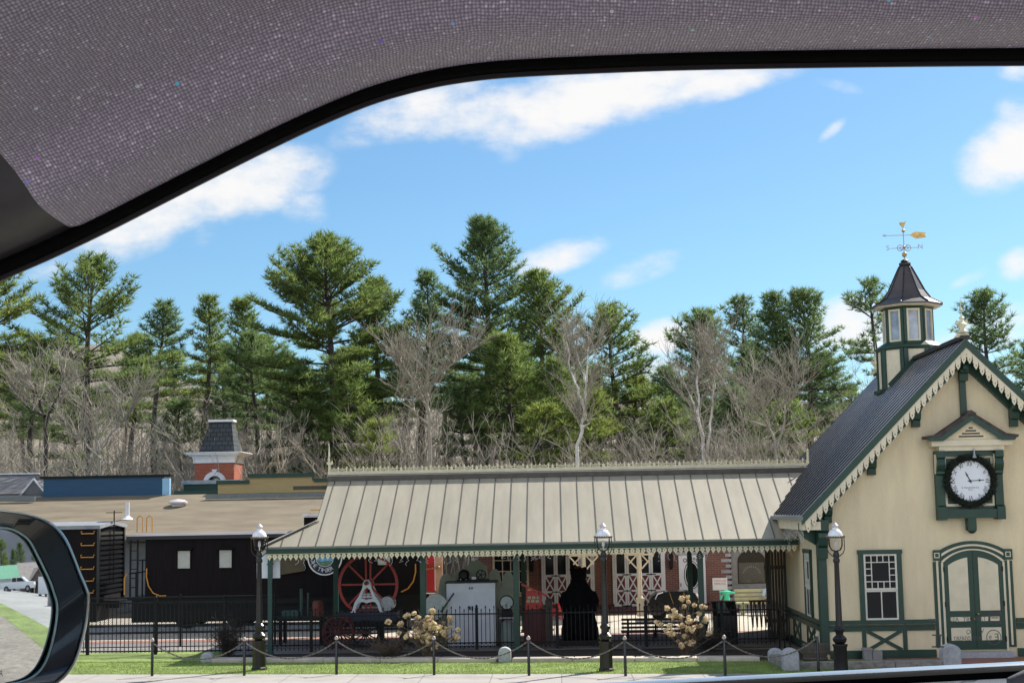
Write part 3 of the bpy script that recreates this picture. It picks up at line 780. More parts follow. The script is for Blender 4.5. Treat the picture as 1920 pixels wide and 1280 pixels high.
for s in (-1,):
    p, q = V((CX-0.80, CY-0.88, zr(CX-0.80))), V((CX-0.05, CY-0.88, zr(CX-0.05)))
    g.beam(p+V((0, 0, 0.08)), q+V((0, 0, 0.08)), 0.06, 0.12, side=(0, 1, 0))
    g.beam((CX-0.90, CY-0.45, zr(CX-0.90)+0.06), (CX-0.90, CY+0.45, zr(CX-0.90)+0.06), 0.12, 0.10)
g.build('cupola_flashing', M['green'], CU)
fr = MB(); gl = MB()
for j in range(8):
    t = j*math.pi/4; rd = V((math.cos(t), math.sin(t), 0)); tt = V((-math.sin(t), math.cos(t), 0)); c_ = V((CX, CY, 0))+rd*0.64
    if j not in (0, 5, 6, 7, 4): continue
    for u0, u1, z0, z1 in ((-.185, -.135, zw0+.04, zw1-.06), (.135, .185, zw0+.04, zw1-.06), (-.135, .135, zw1-.12, zw1-.06), (-.135, .135, zw0+.04, zw0+.09)):
        fr.beam(c_+tt*(u0+u1)/2+rd*0.03+V((0, 0, z0)), c_+tt*(u0+u1)/2+rd*0.03+V((0, 0, z1)), u1-u0, 0.05, side=tt)
    gl.beam(c_+rd*0.006+V((0, 0, zw0+.05)), c_+rd*0.006+V((0, 0, zw1-.07)), 0.30, 0.008, side=tt)
fo = fr.build('cupola_window', M['palecream'], CU)
gm = pm('cupola_pane', (0.30, 0.34, 0.42), 0.08, 0.35, 2.0, spec=0.8)
gl.build('pane', gm, fo)
g = MB()
rp_ = [(0.68, 9.40), (0.93, 9.41), (0.93, 9.46), (0.63, 9.64), (0.48, 9.88), (0.32, 10.24), (0.17, 10.57), (0.12, 10.63)]
g.lathe([(r*k8, z) for r, z in rp_], c0, 8, phase=OCT)
cr_ = g.build('cupola_roof', M['cupolaroof'], CU)
g = MB()
for j in range(8):
    t = j*math.pi/4+OCT
    g.tube([(CX+r*k8*math.cos(t), CY+r*k8*math.sin(t), z+0.012) for r, z in rp_[2:]], 0.02, 5)
g.lathe([(0.13, 10.61), (0.17, 10.64), (0.17, 10.70), (0.10, 10.73), (0.13, 10.76), (0.05, 10.81)], c0, 10)
g.build('hip_roll', M['seam'], cr_)
g = MB(); g.lathe([(0.66, 9.36), (0.91*k8, 9.385), (0.91*k8, 9.408), (0.66, 9.408)], c0, 8, phase=OCT); g.build('cupola_soffit', M['creamtrim'], CU)
# weather vane
vz = 10.79
WV = MB(); WV.tube([(CX, CY, vz), (CX, CY, vz+1.02)], 0.014, 6); WV.ball((CX, CY, vz+0.16), 0.075, 10, 1); WV.ball((CX, CY, vz+0.86), 0.05, 8, 1); WV.ball((CX, CY, vz+0.385), 0.04, 8, 1)
for s in (-1, 1):
    WV.tube([(CX, CY, vz+0.36), (CX+s*0.42, CY, vz+0.36+0.008*s)], 0.010, 5)
    WV.ring((CX+s*0.11, 0, vz+0.36), 0.075, 0.095, CY-0.008, CY+0.008, 18)
    WV.ring((CX+s*0.11, 0, vz+0.36), 0.02, 0.036, CY-0.008, CY+0.008, 10)
    WV.tube([(CX, CY, vz+0.36), (CX, CY+s*0.42, vz+0.36)], 0.010, 5)
text_on(WV, 'S', 0.20, (CX-0.47, CY-0.006, vz+0.36), (1, 0, 0.02), (0, 0, 1)); text_on(WV, 'N', 0.20, (CX+0.47, CY-0.006, vz+0.385), (1, 0, 0.02), (0, 0, 1))
text_on(WV, 'S', 0.20, (CX-0.47, CY+0.006, vz+0.36), (1, 0, 0.02), (0, 0, 1)); text_on(WV, 'N', 0.20, (CX+0.47, CY+0.006, vz+0.385), (1, 0, 0.02), (0, 0, 1))
# arrow
WV.tube([(CX-0.52, CY, vz+0.735), (CX+0.2, CY, vz+0.735)], 0.012, 5)
WV.xz([(CX-0.62, vz+0.735), (CX-0.51, vz+0.775), (CX-0.53, vz+0.735), (CX-0.51, vz+0.695)], CY-0.01, CY+0.01)
WV.xz([(CX+0.18, vz+0.735), (CX+0.31, vz+0.83), (CX+0.66, vz+0.80), (CX+0.61, vz+0.745), (CX+0.65, vz+0.66), (CX+0.36, vz+0.625)], CY-0.012, CY+0.012, 1)
# eagle on top
WV.xz([(CX-0.08, vz+1.04), (CX-0.03, vz+0.98), (CX+0.03, vz+0.99), (CX+0.05, vz+1.05), (CX+0.10, vz+1.16), (CX+0.01, vz+1.10), (CX-0.05, vz+1.12), (CX-0.10, vz+1.10)], CY-0.025, CY+0.025, 1)
WV.build('weather_vane', [M['steel'], M['gold']], CU, smooth=40)
# ridge finials
def finial(x, y, z, sc_):
    g = MB()
    g.xz([(x-0.28*sc_, z), (x-0.14*sc_, z+0.16*sc_), (x+0.14*sc_, z+0.16*sc_), (x+0.28*sc_, z)], y-0.06*sc_, y+0.06*sc_)
    g.lathe([(0.10, 0.14), (0.13, 0.20), (0.06, 0.26), (0.09, 0.34), (0.14, 0.42), (0.06, 0.50), (0.04, 0.58), (0.07, 0.62), (0.015, 0.70), (0.012, 0.86), (0.045, 0.90), (0.012, 0.95), (0.004, 1.3)], (x, y, z), 10)
    g.v = [(x+(a-x)*1, y+(b_-y)*1, z+(c_-z)*sc_) for a, b_, c_ in g.v]
    for s in (-1, 1):
        g.xz([(x+s*0.05, z+0.36*sc_), (x+s*0.17, z+0.44*sc_), (x+s*0.13, z+0.56*sc_), (x+s*0.06, z+0.52*sc_)], y-0.02, y+0.02)
    return g.build('ridge_finial', M['palecream'], ST, smooth=40)
finial(CX-0.03, YR+0.15, RZ+0.04, 0.78); finial(CX-0.03, YB-0.1, RZ+0.04, 0.78)

# clock, hung in its case
CK = thing('clock', 'large round white clock with black roman numerals on the station gable', 'clock', (KX, YF-0.2, KZ))
b = MB(); b.lathe([(0.50, -0.27), (0.51, -0.245), (0.51, -0.17), (0.3, -0.162)], (KX, YF, KZ), 48, axis='y'); b.build('clock_face', M['clockface'], CK, smooth=40)
for i, s in enumerate(('XII', 'I', 'II', 'III', 'IIII', 'V', 'VI', 'VII', 'VIII', 'IX', 'X', 'XI')):
    t = R(30*i); rr = 0.41; b = MB()
    text_on(b, s, 0.155, (KX+rr*math.sin(t), YF-0.274, KZ+rr*math.cos(t)), (0.72, 0, 0), (0, 0, 1.0), rot=-t)
    b.build('numeral', M['ink'], CK, fix=False)
b = MB()
text_on(b, 'E. Howard & Co.', 0.062, (KX, YF-0.274, KZ-0.165), (1, 0, 0), (0, 0, 1)); text_on(b, 'Boston', 0.04, (KX, YF-0.274, KZ-0.215), (1, 0, 0), (0, 0, 1)); b.build('lettering', M['ink'], CK, fix=False); b = MB()
for ang, ln, w in ((R(-26), 0.24, 0.022), (R(87), 0.34, 0.016)):
    dv = V((math.sin(ang), 0, math.cos(ang))); nv = V((dv.z, 0, -dv.x)); c_ = V((KX, YF-0.280, KZ))
    b.beam(c_-dv*0.06, c_+dv*ln, w, 0.006, side=nv)
    b.xz([tuple((V((p.x, p.z)))) for p in (c_+dv*(ln*0.66)-nv*0.03, c_+dv*(ln*0.80), c_+dv*(ln*0.66)+nv*0.03, c_+dv*(ln*0.58))], YF-0.2835, YF-0.2765)
b.lathe([(0.03, -0.29), (0.03, -0.27)], (KX, YF, KZ), 12, axis='y')
b.build('hands', M['ink'], CK)
rnd = random.Random(5); b = MB()
for i in range(1500):
    t = rnd.uniform(0, 2*math.pi); q = rnd.gauss(0, 0.33); a_ = rnd.uniform(0, math.pi)
    rr = 0.575+0.085*math.cos(a_)*rnd.uniform(.5, 1.15); yv = YF-0.29-0.10*math.sin(a_)*rnd.uniform(.4, 1.1)
    c_ = V((KX+rr*math.cos(t), yv, KZ+rr*math.sin(t))); dv = V((rnd.uniform(-1, 1), rnd.uniform(-1, .3), rnd.uniform(-1, 1))).normalized()*0.075
    sd = dv.orthogonal().normalized()*0.013
    b.add([c_-sd, c_+sd, c_+dv], [(0, 1, 2)])
b.ring((KX, 0, KZ), 0.50, 0.645, YF-0.30, YF-0.20, 40)
tag(b.build('wreath', M['wreath'], fix=False, uv=False), 'dark evergreen wreath ringed round the white clock dial', 'wreath')
g = MB(); g.tube([(KX+0.10, YF-0.40, KZ+0.66), (KX+0.10, YF-0.40, KZ+0.80)], 0.02, 6); g.lathe([(0.055, 0.56), (0.05, 0.60), (0.02, 0.67)], (KX+0.10, YF-0.40, KZ), 8)
tag(g.build('ornament', M['steel']), 'small silvery bell ornament hanging over the clock wreath', 'ornament')
# ------------------------------------------------------------------ open pavilion with the beige metal roof
PY0, PYR, PY1 = 40.2, 43.9, 47.6; PZ0, PZR = 2.93, 4.86; PXL, PXR = -7.95, 6.35; GXL = -6.76; PS = (PZR-PZ0)/(PYR-PY0)
PV = thing('open_pavilion', 'long open pavilion with pale beige metal roof on green posts', 'pavilion', (-0.5, PYR, 0))
zf = lambda y: PZ0+(y-PY0)*PS
GYm = PY0+1.18; zm_ = zf(GYm)
xv0 = CX-(RZ-PZ0)/SL+0.25; xv1 = CX-(RZ-PZR)/SL+0.25     # run into the gable roof
b = MB(); th = 0.06
yb_m = PY1-1.18
A = [(PXL, PY0, PZ0), (GXL, GYm, zm_), (GXL-0.0, PYR, PZR), (xv1, PYR, PZR), (6.30, PY0+0.9, zf(PY0+0.9)), (6.30, PY0, PZ0)]
b.add(A+[(x, y, z-th) for x, y, z in A], [(0, 5, 4, 3, 2, 1), (6, 7, 8, 9, 10, 11), (0, 6, 11, 5), (1, 7, 6, 0), (2, 8, 7, 1), (3, 9, 8, 2), (4, 10, 9, 3), (5, 11, 10, 4)])
B = [(x, 2*PYR-y, z) for x, y, z in A]
b.add(B+[(x, y, z-th) for x, y, z in B], [(0, 1, 2, 3, 4, 5), (6, 11, 10, 9, 8, 7), (0, 5, 11, 6), (1, 0, 6, 7), (2, 1, 7, 8), (3, 2, 8, 9), (4, 3, 9, 10), (5, 4, 10, 11)])
H4 = [(PXL, PY0, PZ0-0.001), (PXL, PY1, PZ0-0.001), (GXL, yb_m, zm_-0.001), (GXL, GYm, zm_-0.001)]
b.add(H4+[(x+0.03, y, z-th) for x, y, z in H4], [(0, 1, 2, 3), (7, 6, 5, 4), (0, 4, 5, 1), (1, 5, 6, 2), (2, 6, 7, 3), (3, 7, 4, 0)])
pr = b.build('roof', M['tanroof'], PV)
b = MB(); n2 = V((0, -PS, 1)).normalized()
b.v = []
x = PXL+0.42; SP = 0.476
while x < xv1+0.2:
    y1 = PYR-0.12
    if x < GXL: y1 = PY0+(x-PXL)/(GXL-PXL)*(GYm-PY0)-0.02
    zlim = zr(x) if x > CX-EX else 1e9
    y0 = PY0
    if zlim < PZR: y0 = PY0 + max(0, (zlim-PZ0)/PS)+0.1
    if x > xv0-0.1 and y0 < PY0+0.05: y0 = PY0
    if y1-y0 > 0.15:
        p, q = V((x, y0, zf(y0))), V((x, y1, zf(y1)))
        b.beam(p+n2*0.008, q+n2*0.008, 0.020, 0.020, side=(1, 0, 0))
    x += SP
b.beam((PXL, PY0, PZ0+0.03), (GXL, GYm, zm_+0.03), 0.045, 0.05, side=(1, -0.9, 0))
b.build('roof_seam', M['tanseam'], pr)
b = MB()
b.beam((PXL-0.02, PY0+0.10, PZ0+0.055), (GXL+0.02, GYm+0.10, zm_+0.055), 0.17, 0.03, side=(1, -1.0, 0.0))
b.build('hip_cap', M['tanroof'], pr)
b = MB(); b.beam((GXL-0.04, PYR-0.13, PZR-0.01), (xv1-0.02, PYR-0.13, PZR-0.01), 0.24, 0.16, side=(0, 1, 0.25)); b.build('ridge_flashing', M['bronze'], pr)
b = MB(); b.add([(GXL-0.01, GYm, zm_), (GXL-0.01, yb_m, zm_), (GXL-0.01, PYR, PZR)], [(0, 1, 2)]); b.build('gablet', M['green2'], pr)
# cresting along the ridge
b = MB(); z0 = PZR+0.05
b.box(GXL-0.05, xv1-0.12, PYR-0.09, PYR+0.09, z0, z0+0.115)
b.box(GXL-0.05, xv1-0.12, PYR-0.012, PYR+0.012, z0+0.122, z0+0.134); b.box(GXL-0.05, xv1-0.12, PYR-0.012, PYR+0.012, z0+0.195, z0+0.207)
x = GXL; i = 0
while x < xv1-0.15:
    b.box(x-0.014, x+0.014, PYR-0.011, PYR+0.011, z0+0.115, z0+0.22)
    hh = 0.285 if i % 2 == 0 else 0.27
    b.xz([(x-0.026, z0+0.22), (x+0.026, z0+0.22), (x+0.032, z0+0.235), (x, z0+hh), (x-0.032, z0+0.235)], PYR-0.010, PYR+0.010)
    xm = x+0.125
    b.xz([(xm-0.02, z0+0.207), (xm+0.02, z0+0.207), (xm, z0+0.255)], PYR-0.010, PYR+0.010)
    if i % 3 != 2:
        b.beam((x+0.014, PYR-0.004, z0+0.134), (x+0.236, PYR-0.004, z0+0.195), 0.012, 0.014, side=(0, 1, 0)); b.beam((x+0.014, PYR+0.004, z0+0.195), (x+0.236, PYR+0.004, z0+0.134), 0.012, 0.014, side=(0, 1, 0))
    else: b.box(x+0.09, x+0.16, PYR-0.009, PYR+0.009, z0+0.134, z0+0.195)
    x += 0.25; i += 1
b.build('ridge_cresting', M['palecream'], PV)
b = MB(); b.lathe([(0.03, 0), (0.03, 0.6), (0.008, 0.95)], (GXL-0.02, PYR, z0), 8)
for s in (-1, 1): b.ring((GXL-0.02+s*0.0, 0, z0+0.50), 0.06, 0.09, PYR-0.01, PYR+0.01, 14); b.xz([(GXL, z0+0.3), (GXL+s*0.10, z0+0.36), (GXL+s*0.06, z0+0.5)], PYR-0.008, PYR+0.008)
b.build('ridge_spike', M['palecream'], PV)
b = MB(); x = xv1-0.14; b.lathe([(0.035, 0), (0.03, 0.5), (0.012, 0.55)], (x, PYR, z0), 8); b.build('ridge_spike', M['palecream'], PV)
# eave fascia, valance
b = MB()
b.box(PXL+0.02, 6.42, PY0+0.0, PY0+0.10, PZ0-0.19, PZ0-0.062); b.box(PXL, 6.42, PY0-0.06, PY0+0.0, PZ0-0.085, PZ0-0.03)
b.box(PXL, PXL+0.10, PY0+0.10, PY1-0.1, PZ0-0.19, PZ0-0.062); b.box(PXL+0.02, 6.42, PY1-0.10, PY1, PZ0-0.19, PZ0-0.062)
b.build('eaves_fascia', M['green'], PV)
b = MB(); b.box(PXL-0.01, 6.42, PY0-0.068, PY0-0.061, PZ0-0.055, PZ0-0.035); b.build('drip_edge', M['galv'], PV)
b = MB(); hb = MB(); x = PXL+0.10; PW2 = 0.1445; zt = PZ0-0.191
yv0, yv1 = PY0+0.03, PY0+0.055
b.box(PXL+0.05, 6.42, yv0, yv1, zt-0.022, zt)
while x < 6.35:
    n = 9; P = []
    for i in range(n+1):
        t = R(25)-R(230)*i/n if False else R(200)-R(220)*i/n
        P.append((x+0.063*math.cos(t), zt-0.078+0.058*math.sin(t)))
    P += [(x+0.028, zt-0.135), (x, zt-0.185), (x-0.028, zt-0.135)]
    b.xz(P, yv0+0.003, yv1-0.002)
    hb.lathe([(0.013, -0.0015), (0.013, 0.0015)], (x, yv0+0.003, zt-0.078), 6, axis='y')
    x += PW2
va = b.build('valance', M['palecream'], PV); hb.build('cut_out', M['ink'], va)
b = MB(); zt2 = zt; yy0 = PY1-0.05
b.box(PXL+0.05, 6.35, yy0, yy0+0.02, zt-0.16, zt); b.build('rear_valance', M['palecream'], PV)
# rafters and ceiling under the roof
b = MB()
for x in [GXL+0.35+1.2*i for i in range(11)]:
    b.beam((x, PY0+0.12, PZ0-0.12), (x, PYR, PZR-0.16), 0.06, 0.12, side=(1, 0, 0)); b.beam((x+0.002, PY1-0.12, PZ0-0.12), (x+0.002, PYR, PZR-0.16), 0.06, 0.12, side=(1, 0, 0))
b.box(PXL+0.1, 6.3, PYR-0.06, PYR+0.06, PZR-0.34, PZR-0.23)
b.build('rafter', M['greywood'], PV)
def post(x, y, w=0.13, mat='green2', zt=PZ0-0.19):
    p = MB(); p.box(x-w/2, x+w/2, y-w/2, y+w/2, 0.0, zt); p.box(x-w/2-0.03, x+w/2+0.03, y-w/2-0.03, y+w/2+0.03, 0, 0.10)
    p.box(x-w/2-0.02, x+w/2+0.02, y-w/2-0.02, y+w/2+0.02, zt-0.30, zt-0.26)
    return p.build('post', M[mat], PV)
post(-8.0+0.13, 40.45, 0.115)
for x in (-3.74, -1.19, 3.84): post(x, 40.85, 0.15, 'green')  # darker green here and below paints the roof's shade onto these posts
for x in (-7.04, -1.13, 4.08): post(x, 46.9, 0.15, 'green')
b = MB(); b.box(-8.0, 6.2, 40.78, 40.92, 2.60, 2.74); b.box(-8.0, 6.2, 46.83, 46.97, 2.60, 2.74); b.build('tie_beam', M['green2'], PV)
# hanging string lights
def string_lights(name, label, pts):
    rnd = random.Random(len(pts)); T = thing(name, label, 'string lights', pts[0][0])
    for (p, q, n, d0, d1) in pts:
        p, q = V(p), V(q)
        for i in range(n):
            g = MB(); c = p.lerp(q, (i+rnd.random()*0.6)/n); L = rnd.uniform(d0, d1)
            P = [c+V((rnd.uniform(-.015, .015)*k, rnd.uniform(-.01, .01)*k, -L*k/5)) for k in range(6)]
            g.tube(P, 0.0035, 3)
            for u in P[1:]: g.ball(u, 0.009, 4)
            g.build('light_strand', M['bulb'], T, uv=False)
    return T
string_lights('string_lights', 'white icicle string lights hanging along the pavilion valance', [((-7.1, PY0+0.02, 2.62), (-6.6, PY0+0.02, 2.62), 3, .15, .34), ((-5.2, PY0+0.02, 2.60), (-2.2, PY0+0.02, 2.58), 14, .08, .22), ((-1.6, PY0+0.02, 2.58), (-0.2, PY0+0.02, 2.58), 9, .06, .16), ((2.1, PY0+0.02, 2.57), (4.2, PY0+0.02, 2.56), 9, .08, .22)])
string_lights('string_lights', 'white icicle string lights under the low eave of the gabled station', [((CX-EX+0.03, YR+0.1, EZ-0.36), (CX-EX+0.03, 39.9, EZ-0.36), 26, .10, .30), ((CX-EX+0.05, 39.8, EZ-0.36), (CX-EX+0.15, 39.5, EZ-0.36), 2, .6, .8)])
# ------------------------------------------------------------------ rolling stock
CB = thing('caboose', 'blackened maroon railway caboose with pale square windows and yellow grab rails', 'caboose', (-9.2, 50.4, 0))
y0, y1 = 49.0, 51.8
b = MB(); b.box(-13.69, -4.55, y0, y1, 1.12, 3.10); b.build('body', M['maroon'], CB)
b = MB(); P = [(y0-0.10, 3.08)]+[(y0-0.10+(y1-y0+0.2)*i/10, 3.18+0.08*math.sin(math.pi*i/10)) for i in range(11)]+[(y1+0.10, 3.08)]
b.yz(P, -14.28, -3.9); rf = b.build('roof', M['darkroof'], CB)
b = MB(); b.box(-14.3, -3.88, y0-0.125, y0-0.095, 3.06, 3.175); b.build('roof_edge', M['ink'], rf)
b = MB(); b.box(-14.2, -4.0, y0+0.25, y1-0.25, 0.34, 1.115); b.box(-13.9, -4.3, y0+0.1, y0+0.2, 0.9, 1.12)  # solid underframe block deepened to stop light passing under the caboose
for x in (-12.4, -10.7, -7.2, -5.5):
    b.lathe([(0.40, 0.0), (0.40, 0.10), (0.36, 0.11)], (x, y0+0.35, 0.52), 20, axis='y'); b.lathe([(0.40, 0.0), (0.40, 0.10)], (x, y1-0.45, 0.52), 20, axis='y')
for x in (-11.55, -6.35): b.box(x-1.1, x+1.1, y0+0.22, y0+0.32, 0.42, 0.66)
b.build('underframe', M['black'], CB)
for px in (345, 423, 501, 720):
    p = at(px, 1048, y0); zc = 2.385; w, h = 0.205, 0.285
    f = MB()
    for q in ((-w-.035, -w, -h-.03, h+.03), (w, w+.035, -h-.03, h+.03), (-w, w, h, h+.03), (-w, w, -h-.03, -h)): f.box(p.x+q[0], p.x+q[1], y0-0.03, y0-0.001, zc+q[2], zc+q[3])
    f.box(p.x-w-0.09, p.x+w+0.09, y0-0.14, y0-0.002, zc+h+0.035, zc+h+0.075)
    wo_ = f.build('window', M['maroon'], CB)
    g = MB(); g.box(p.x-w, p.x+w, y0-0.012, y0-0.004, zc-h, zc+h); g.build('blind', M['curtain'], wo_)
g = MB(); g.add([(-9.22, y0-0.02, 2.62), (-8.33, y0-0.02, 2.62), (-8.40, y0-0.10, 1.95), (-9.16, y0-0.10, 1.84)], [(0, 1, 2, 3)]); g.add([(-9.22, y0-0.012, 2.62), (-8.33, y0-0.012, 2.62), (-8.40, y0-0.09, 1.95), (-9.16, y0-0.09, 1.84)], [(3, 2, 1, 0)])
g.build('canvas_flap', M['olive'], CB)
b = MB()
b.tube([(-13.62, y0-0.07, 2.12), (-13.62, y0-0.09, 1.85), (-13.55, y0-0.09, 1.55), (-13.40, y0-0.09, 1.32), (-13.18, y0-0.07, 1.22), (-12.98, y0-0.03, 1.22)], 0.022, 6)
b.tube([(-4.72, y0-0.07, 2.12), (-4.72, y0-0.09, 1.85), (-4.80, y0-0.09, 1.55), (-4.98, y0-0.09, 1.32), (-5.20, y0-0.07, 1.22)], 0.022, 6)
b.tube([(-14.33, y0+0.1, 1.95), (-14.40, y0+0.1, 1.8), (-14.40, y0+0.1, 1.27)], 0.03, 6); b.tube([(-13.78, y0+1.9, 2.05), (-13.78, y0+1.9, 1.2)], 0.03, 6)
for dx in (0.0, 0.32): b.tube([(-14.12+dx, y0+0.5, 3.3), (-14.12+dx, y0+0.5, 3.78), (-14.04+dx, y0+0.55, 3.86), (-13.96+dx, y0+0.62, 3.78), (-13.96+dx, y0+0.62, 3.3)], 0.02, 6)
b.split('grab_rail', M['yellow'], CB, smooth=50)
b = MB()
for x in (-14.22, -13.98):
    b.beam((x, y0+0.12, 1.15), (x, y0+0.12, 3.1), 0.05, 0.05)
for z in (1.5, 1.8, 2.1, 2.4, 2.7): b.beam((-14.22, y0+0.12, z), (-13.98, y0+0.12, z), 0.03, 0.03)
b.box(-14.3, -13.69, y0+0.05, y1-0.05, 1.08, 1.16); b.beam((-14.25, y0+0.1, 1.95), (-14.25, y1-0.1, 1.95), 0.04, 0.04); b.beam((-14.25, y0+0.9, 1.15), (-14.25, y0+0.9, 1.95), 0.04, 0.04)
b.tube([(-13.95, y0+0.6, 1.1), (-13.95, y0+0.6, 2.4)], 0.025, 6); b.lathe([(0.2, -.015), (0.2, 0.015)], (-13.95, y0+0.6, 2.38), 14); b.beam((-14.3, y0+0.06, 2.98), (-13.69, y0+0.06, 2.98), 0.05, 0.06)
b.build('end_platform', M['black'], CB)
# cupola on the roof
b = MB(); b.box(-8.5, -5.6, y0+0.5, y1-0.5, 3.25, 3.70); cpo = b.build('roof_cupola', M['maroon'], CB)
b = MB(); P = [(y0+0.4+(y1-y0-0.8)*i/8, 3.70+0.13*math.sin(math.pi*i/8)) for i in range(9)]; b.yz(P, -8.62, -5.5); b.build('cupola_roof', M['darkroof'], cpo)
b = MB(); b.box(-8.12, -7.7, y0+0.485, y0+0.499, 3.38, 3.62); b.build('cupola_window', M['steel'], cpo)
b = MB(); b.tube([(-8.3, y0+0.7, 3.80), (-8.3, y0+0.7, 3.93), (-6, y0+0.7, 3.93)], 0.015, 5); b.build('roof_rail', M['yellow'], cpo)
# round sign
sx_, sz_ = -7.715, 2.37
SG = thing('round_sign', 'round navy and white railway sign with a lake picture, hung on the caboose', 'sign', (sx_, 48.97, sz_))
b = MB(); b.lathe([(0.575, -0.03), (0.575, 0.0)], (sx_, 48.985, sz_), 48, axis='y'); b.build('sign_board', pm('sign_navy', (0.008, 0.012, 0.022), 0.4, 0.1, 4), SG)
b = MB(); b.ring((sx_, 0, sz_), 0.535, 0.578, 48.948, 48.954, 48); b.ring((sx_, 0, sz_), 0.285, 0.30, 48.948, 48.954, 40); b.build('sign_rim', M['white'], SG)
b = MB(); b.lathe([(0.285, -0.002), (0.285, 0.002)], (sx_, 48.950, sz_), 40, axis='y'); b.build('picture_sky', pm('painted_lake_blue', (0.16, 0.42, 0.68), 0.5, 0.2, 5), SG)
b = MB(); b.xz([(sx_-0.27, sz_-0.06), (sx_-0.12, sz_-0.13), (sx_+0.02, sz_-0.10), (sx_+0.26, sz_-0.12), (sx_+0.2, sz_-0.20), (sx_+0.1, sz_-0.26), (sx_, sz_-0.28), (sx_-0.1, sz_-0.265), (sx_-0.2, sz_-0.20)], 48.943, 48.947); b.build('picture_land', pm('painted_green_shore', (0.14, 0.24, 0.13), 0.5, 0.2, 8), SG)
b = MB(); word = 'THE TIMBER'
for i, ch in enumerate(word):
    if ch == ' ': continue
    t = R(-163+11.6*i); rr = 0.415
    text_on(b, ch, 0.185, (sx_+rr*math.cos(t), 48.950, sz_+rr*math.sin(t)), (1, 0, 0), (0, 0, 1), rot=t+math.pi/2)
b.build('lettering', M['white'], SG, fix=False)
# box car
BC = thing('boxcar', 'black wooden boxcar with ribbed end and six yellow grab irons', 'boxcar', (-19, 51, 0))
bx = -15.47
b = MB(); b.box(-26, bx, 49.5, 52.5, 1.0, 3.50); b.build('body', M['maroon'], BC)
b = MB(); P = [(49.42, 3.44), (49.42, 3.56), (51.0, 3.69), (52.58, 3.56), (52.58, 3.44), (51.0, 3.57)]
b.yz(P, -26.1, bx+0.12); b.build('roof', pm('pale_metal_carroof', (0.27, 0.28, 0.30), 0.5, 0.15, 3), BC)
b = MB()
for k in range(13):
    z = 1.25+k*0.165
    b.yz([(49.75, z), (52.35, z), (52.35, z+0.09), (49.75, z+0.09)], bx, bx+0.05)
b.yz([(49.5, 3.5), (52.5, 3.5), (51, 3.60)], bx+0.001, bx+0.03)
for y in (49.55, 52.42): b.box(bx, bx+0.08, y-0.05, y+0.08, 1.0, 3.5)
b.build('ribbed_end', M['blackgloss'], BC)
b = MB()
for k in range(6):
    z = 3.29-k*0.392
    b.tube([(-15.97, 49.5, z+0.08), (-15.97, 49.40, z+0.07), (-15.97, 49.40, z), (-15.54, 49.40, z), (-15.54, 49.40, z+0.07), (-15.54, 49.5, z+0.08)], 0.018, 5)
b.split('grab_iron', M['yellow'], BC)
b = MB(); b.tube([(bx+0.12, 51.0, 1.6), (bx+0.12, 51.0, 4.05)], 0.022, 6); b.lathe([(0.28, -.012), (0.28, .012)], (bx+0.12, 51.0, 3.98), 16); b.box(bx, bx+0.45, 50.6, 51.4, 0.75, 1.0); b.box(-25.5, bx-0.1, 49.8, 52.2, 0.34, 0.999)  # the long low block also stops light under the boxcar
for x in (-17.0, -18.6, -23.5): b.lathe([(0.42, 0), (0.42, 0.12)], (x, 49.85, 0.46), 18, axis='y')
b.build('brake_wheel', M['black'], BC)
# rails
b = MB()
for y in (49.55, 51.0): b.box(-60, 0, y, y+0.07, 0.02, 0.16)
tag(b.build('rails', M['steel']), 'pair of steel rails under the caboose and boxcar', 'rail track')
# red coach door beyond the caboose
RD = thing('red_doorway', 'bright red door panel with cream jamb and gold fittings beyond the caboose', 'doorway', (-4.0, 50.5, 0))
b = MB(); b.box(-4.38, -4.12, 49.2, 49.26, 1.2, 3.0); b.build('door_leaf', M['red'], RD)
b = MB(); b.box(-4.10, -3.86, 49.24, 49.32, 1.1, 3.0); b.box(-4.55, -3.8, 49.15, 49.4, 1.03, 1.14); b.build('door_jamb', pm('salmon_cream_paint', (0.62, 0.36, 0.24), 0.6, 0.08, 4), RD)
b = MB(); b.tube([(-4.48, 49.18, 1.93), (-4.02, 49.18, 1.97)], 0.03, 6); b.ball((-4.48, 49.16, 1.93), 0.05, 6); b.ball((-3.98, 49.16, 1.99), 0.05, 6); b.build('brass_latch', M['gold'], RD)

# ------------------------------------------------------------------ buildings behind the tracks
TB = thing('train_shed', 'long low building with a plain tan felt roof behind the caboose', 'building', (-18, 62, 0))
b = MB(); b.box(-38, -5.2, 60.2, 66.4, 0, 3.02); b.build('wall', pm('grey_shed_wall', (0.20, 0.215, 0.23), 0.8, 0.1, 2), TB)
b = MB(); b.add([(-40, 59.0, 3.08), (-4.8, 59.0, 3.08), (-4.8, 66.6, 4.80), (-40, 66.6, 4.80), (-40, 59.0, 2.98), (-4.8, 59.0, 2.98), (-4.8, 66.6, 4.70), (-40, 66.6, 4.70)], [(0, 1, 2, 3), (7, 6, 5, 4), (0, 4, 5, 1), (1, 5, 6, 2), (2, 6, 7, 3), (3, 7, 4, 0)])
rf = b.build('roof', M['rooftan'], TB)
b = MB(); b.box(-40, -4.8, 58.92, 58.99, 2.93, 3.11); b.build('eaves_fascia', pm('grey_fascia', (0.36, 0.37, 0.38), 0.6, 0.1, 3), TB)
b = MB(); b.box(-15.6, -9.0, 65.35, 65.45, 4.56, 4.76); b.box(-40, -23.3, 65.5, 65.6, 4.62, 4.82); b.build('roof_flashing', M['galv'], rf)
g = MB(); g.tube([(-18.1, 62.0, 3.7), (-18.1, 62.0, 4.45)], 0.085, 10); g.lathe([(0.30, 0), (0.16, 0.10), (0.09, 0.16)], (-18.1, 62.0, 3.72), 12)
g.build('vent_pipe', M['white'], rf, smooth=50)
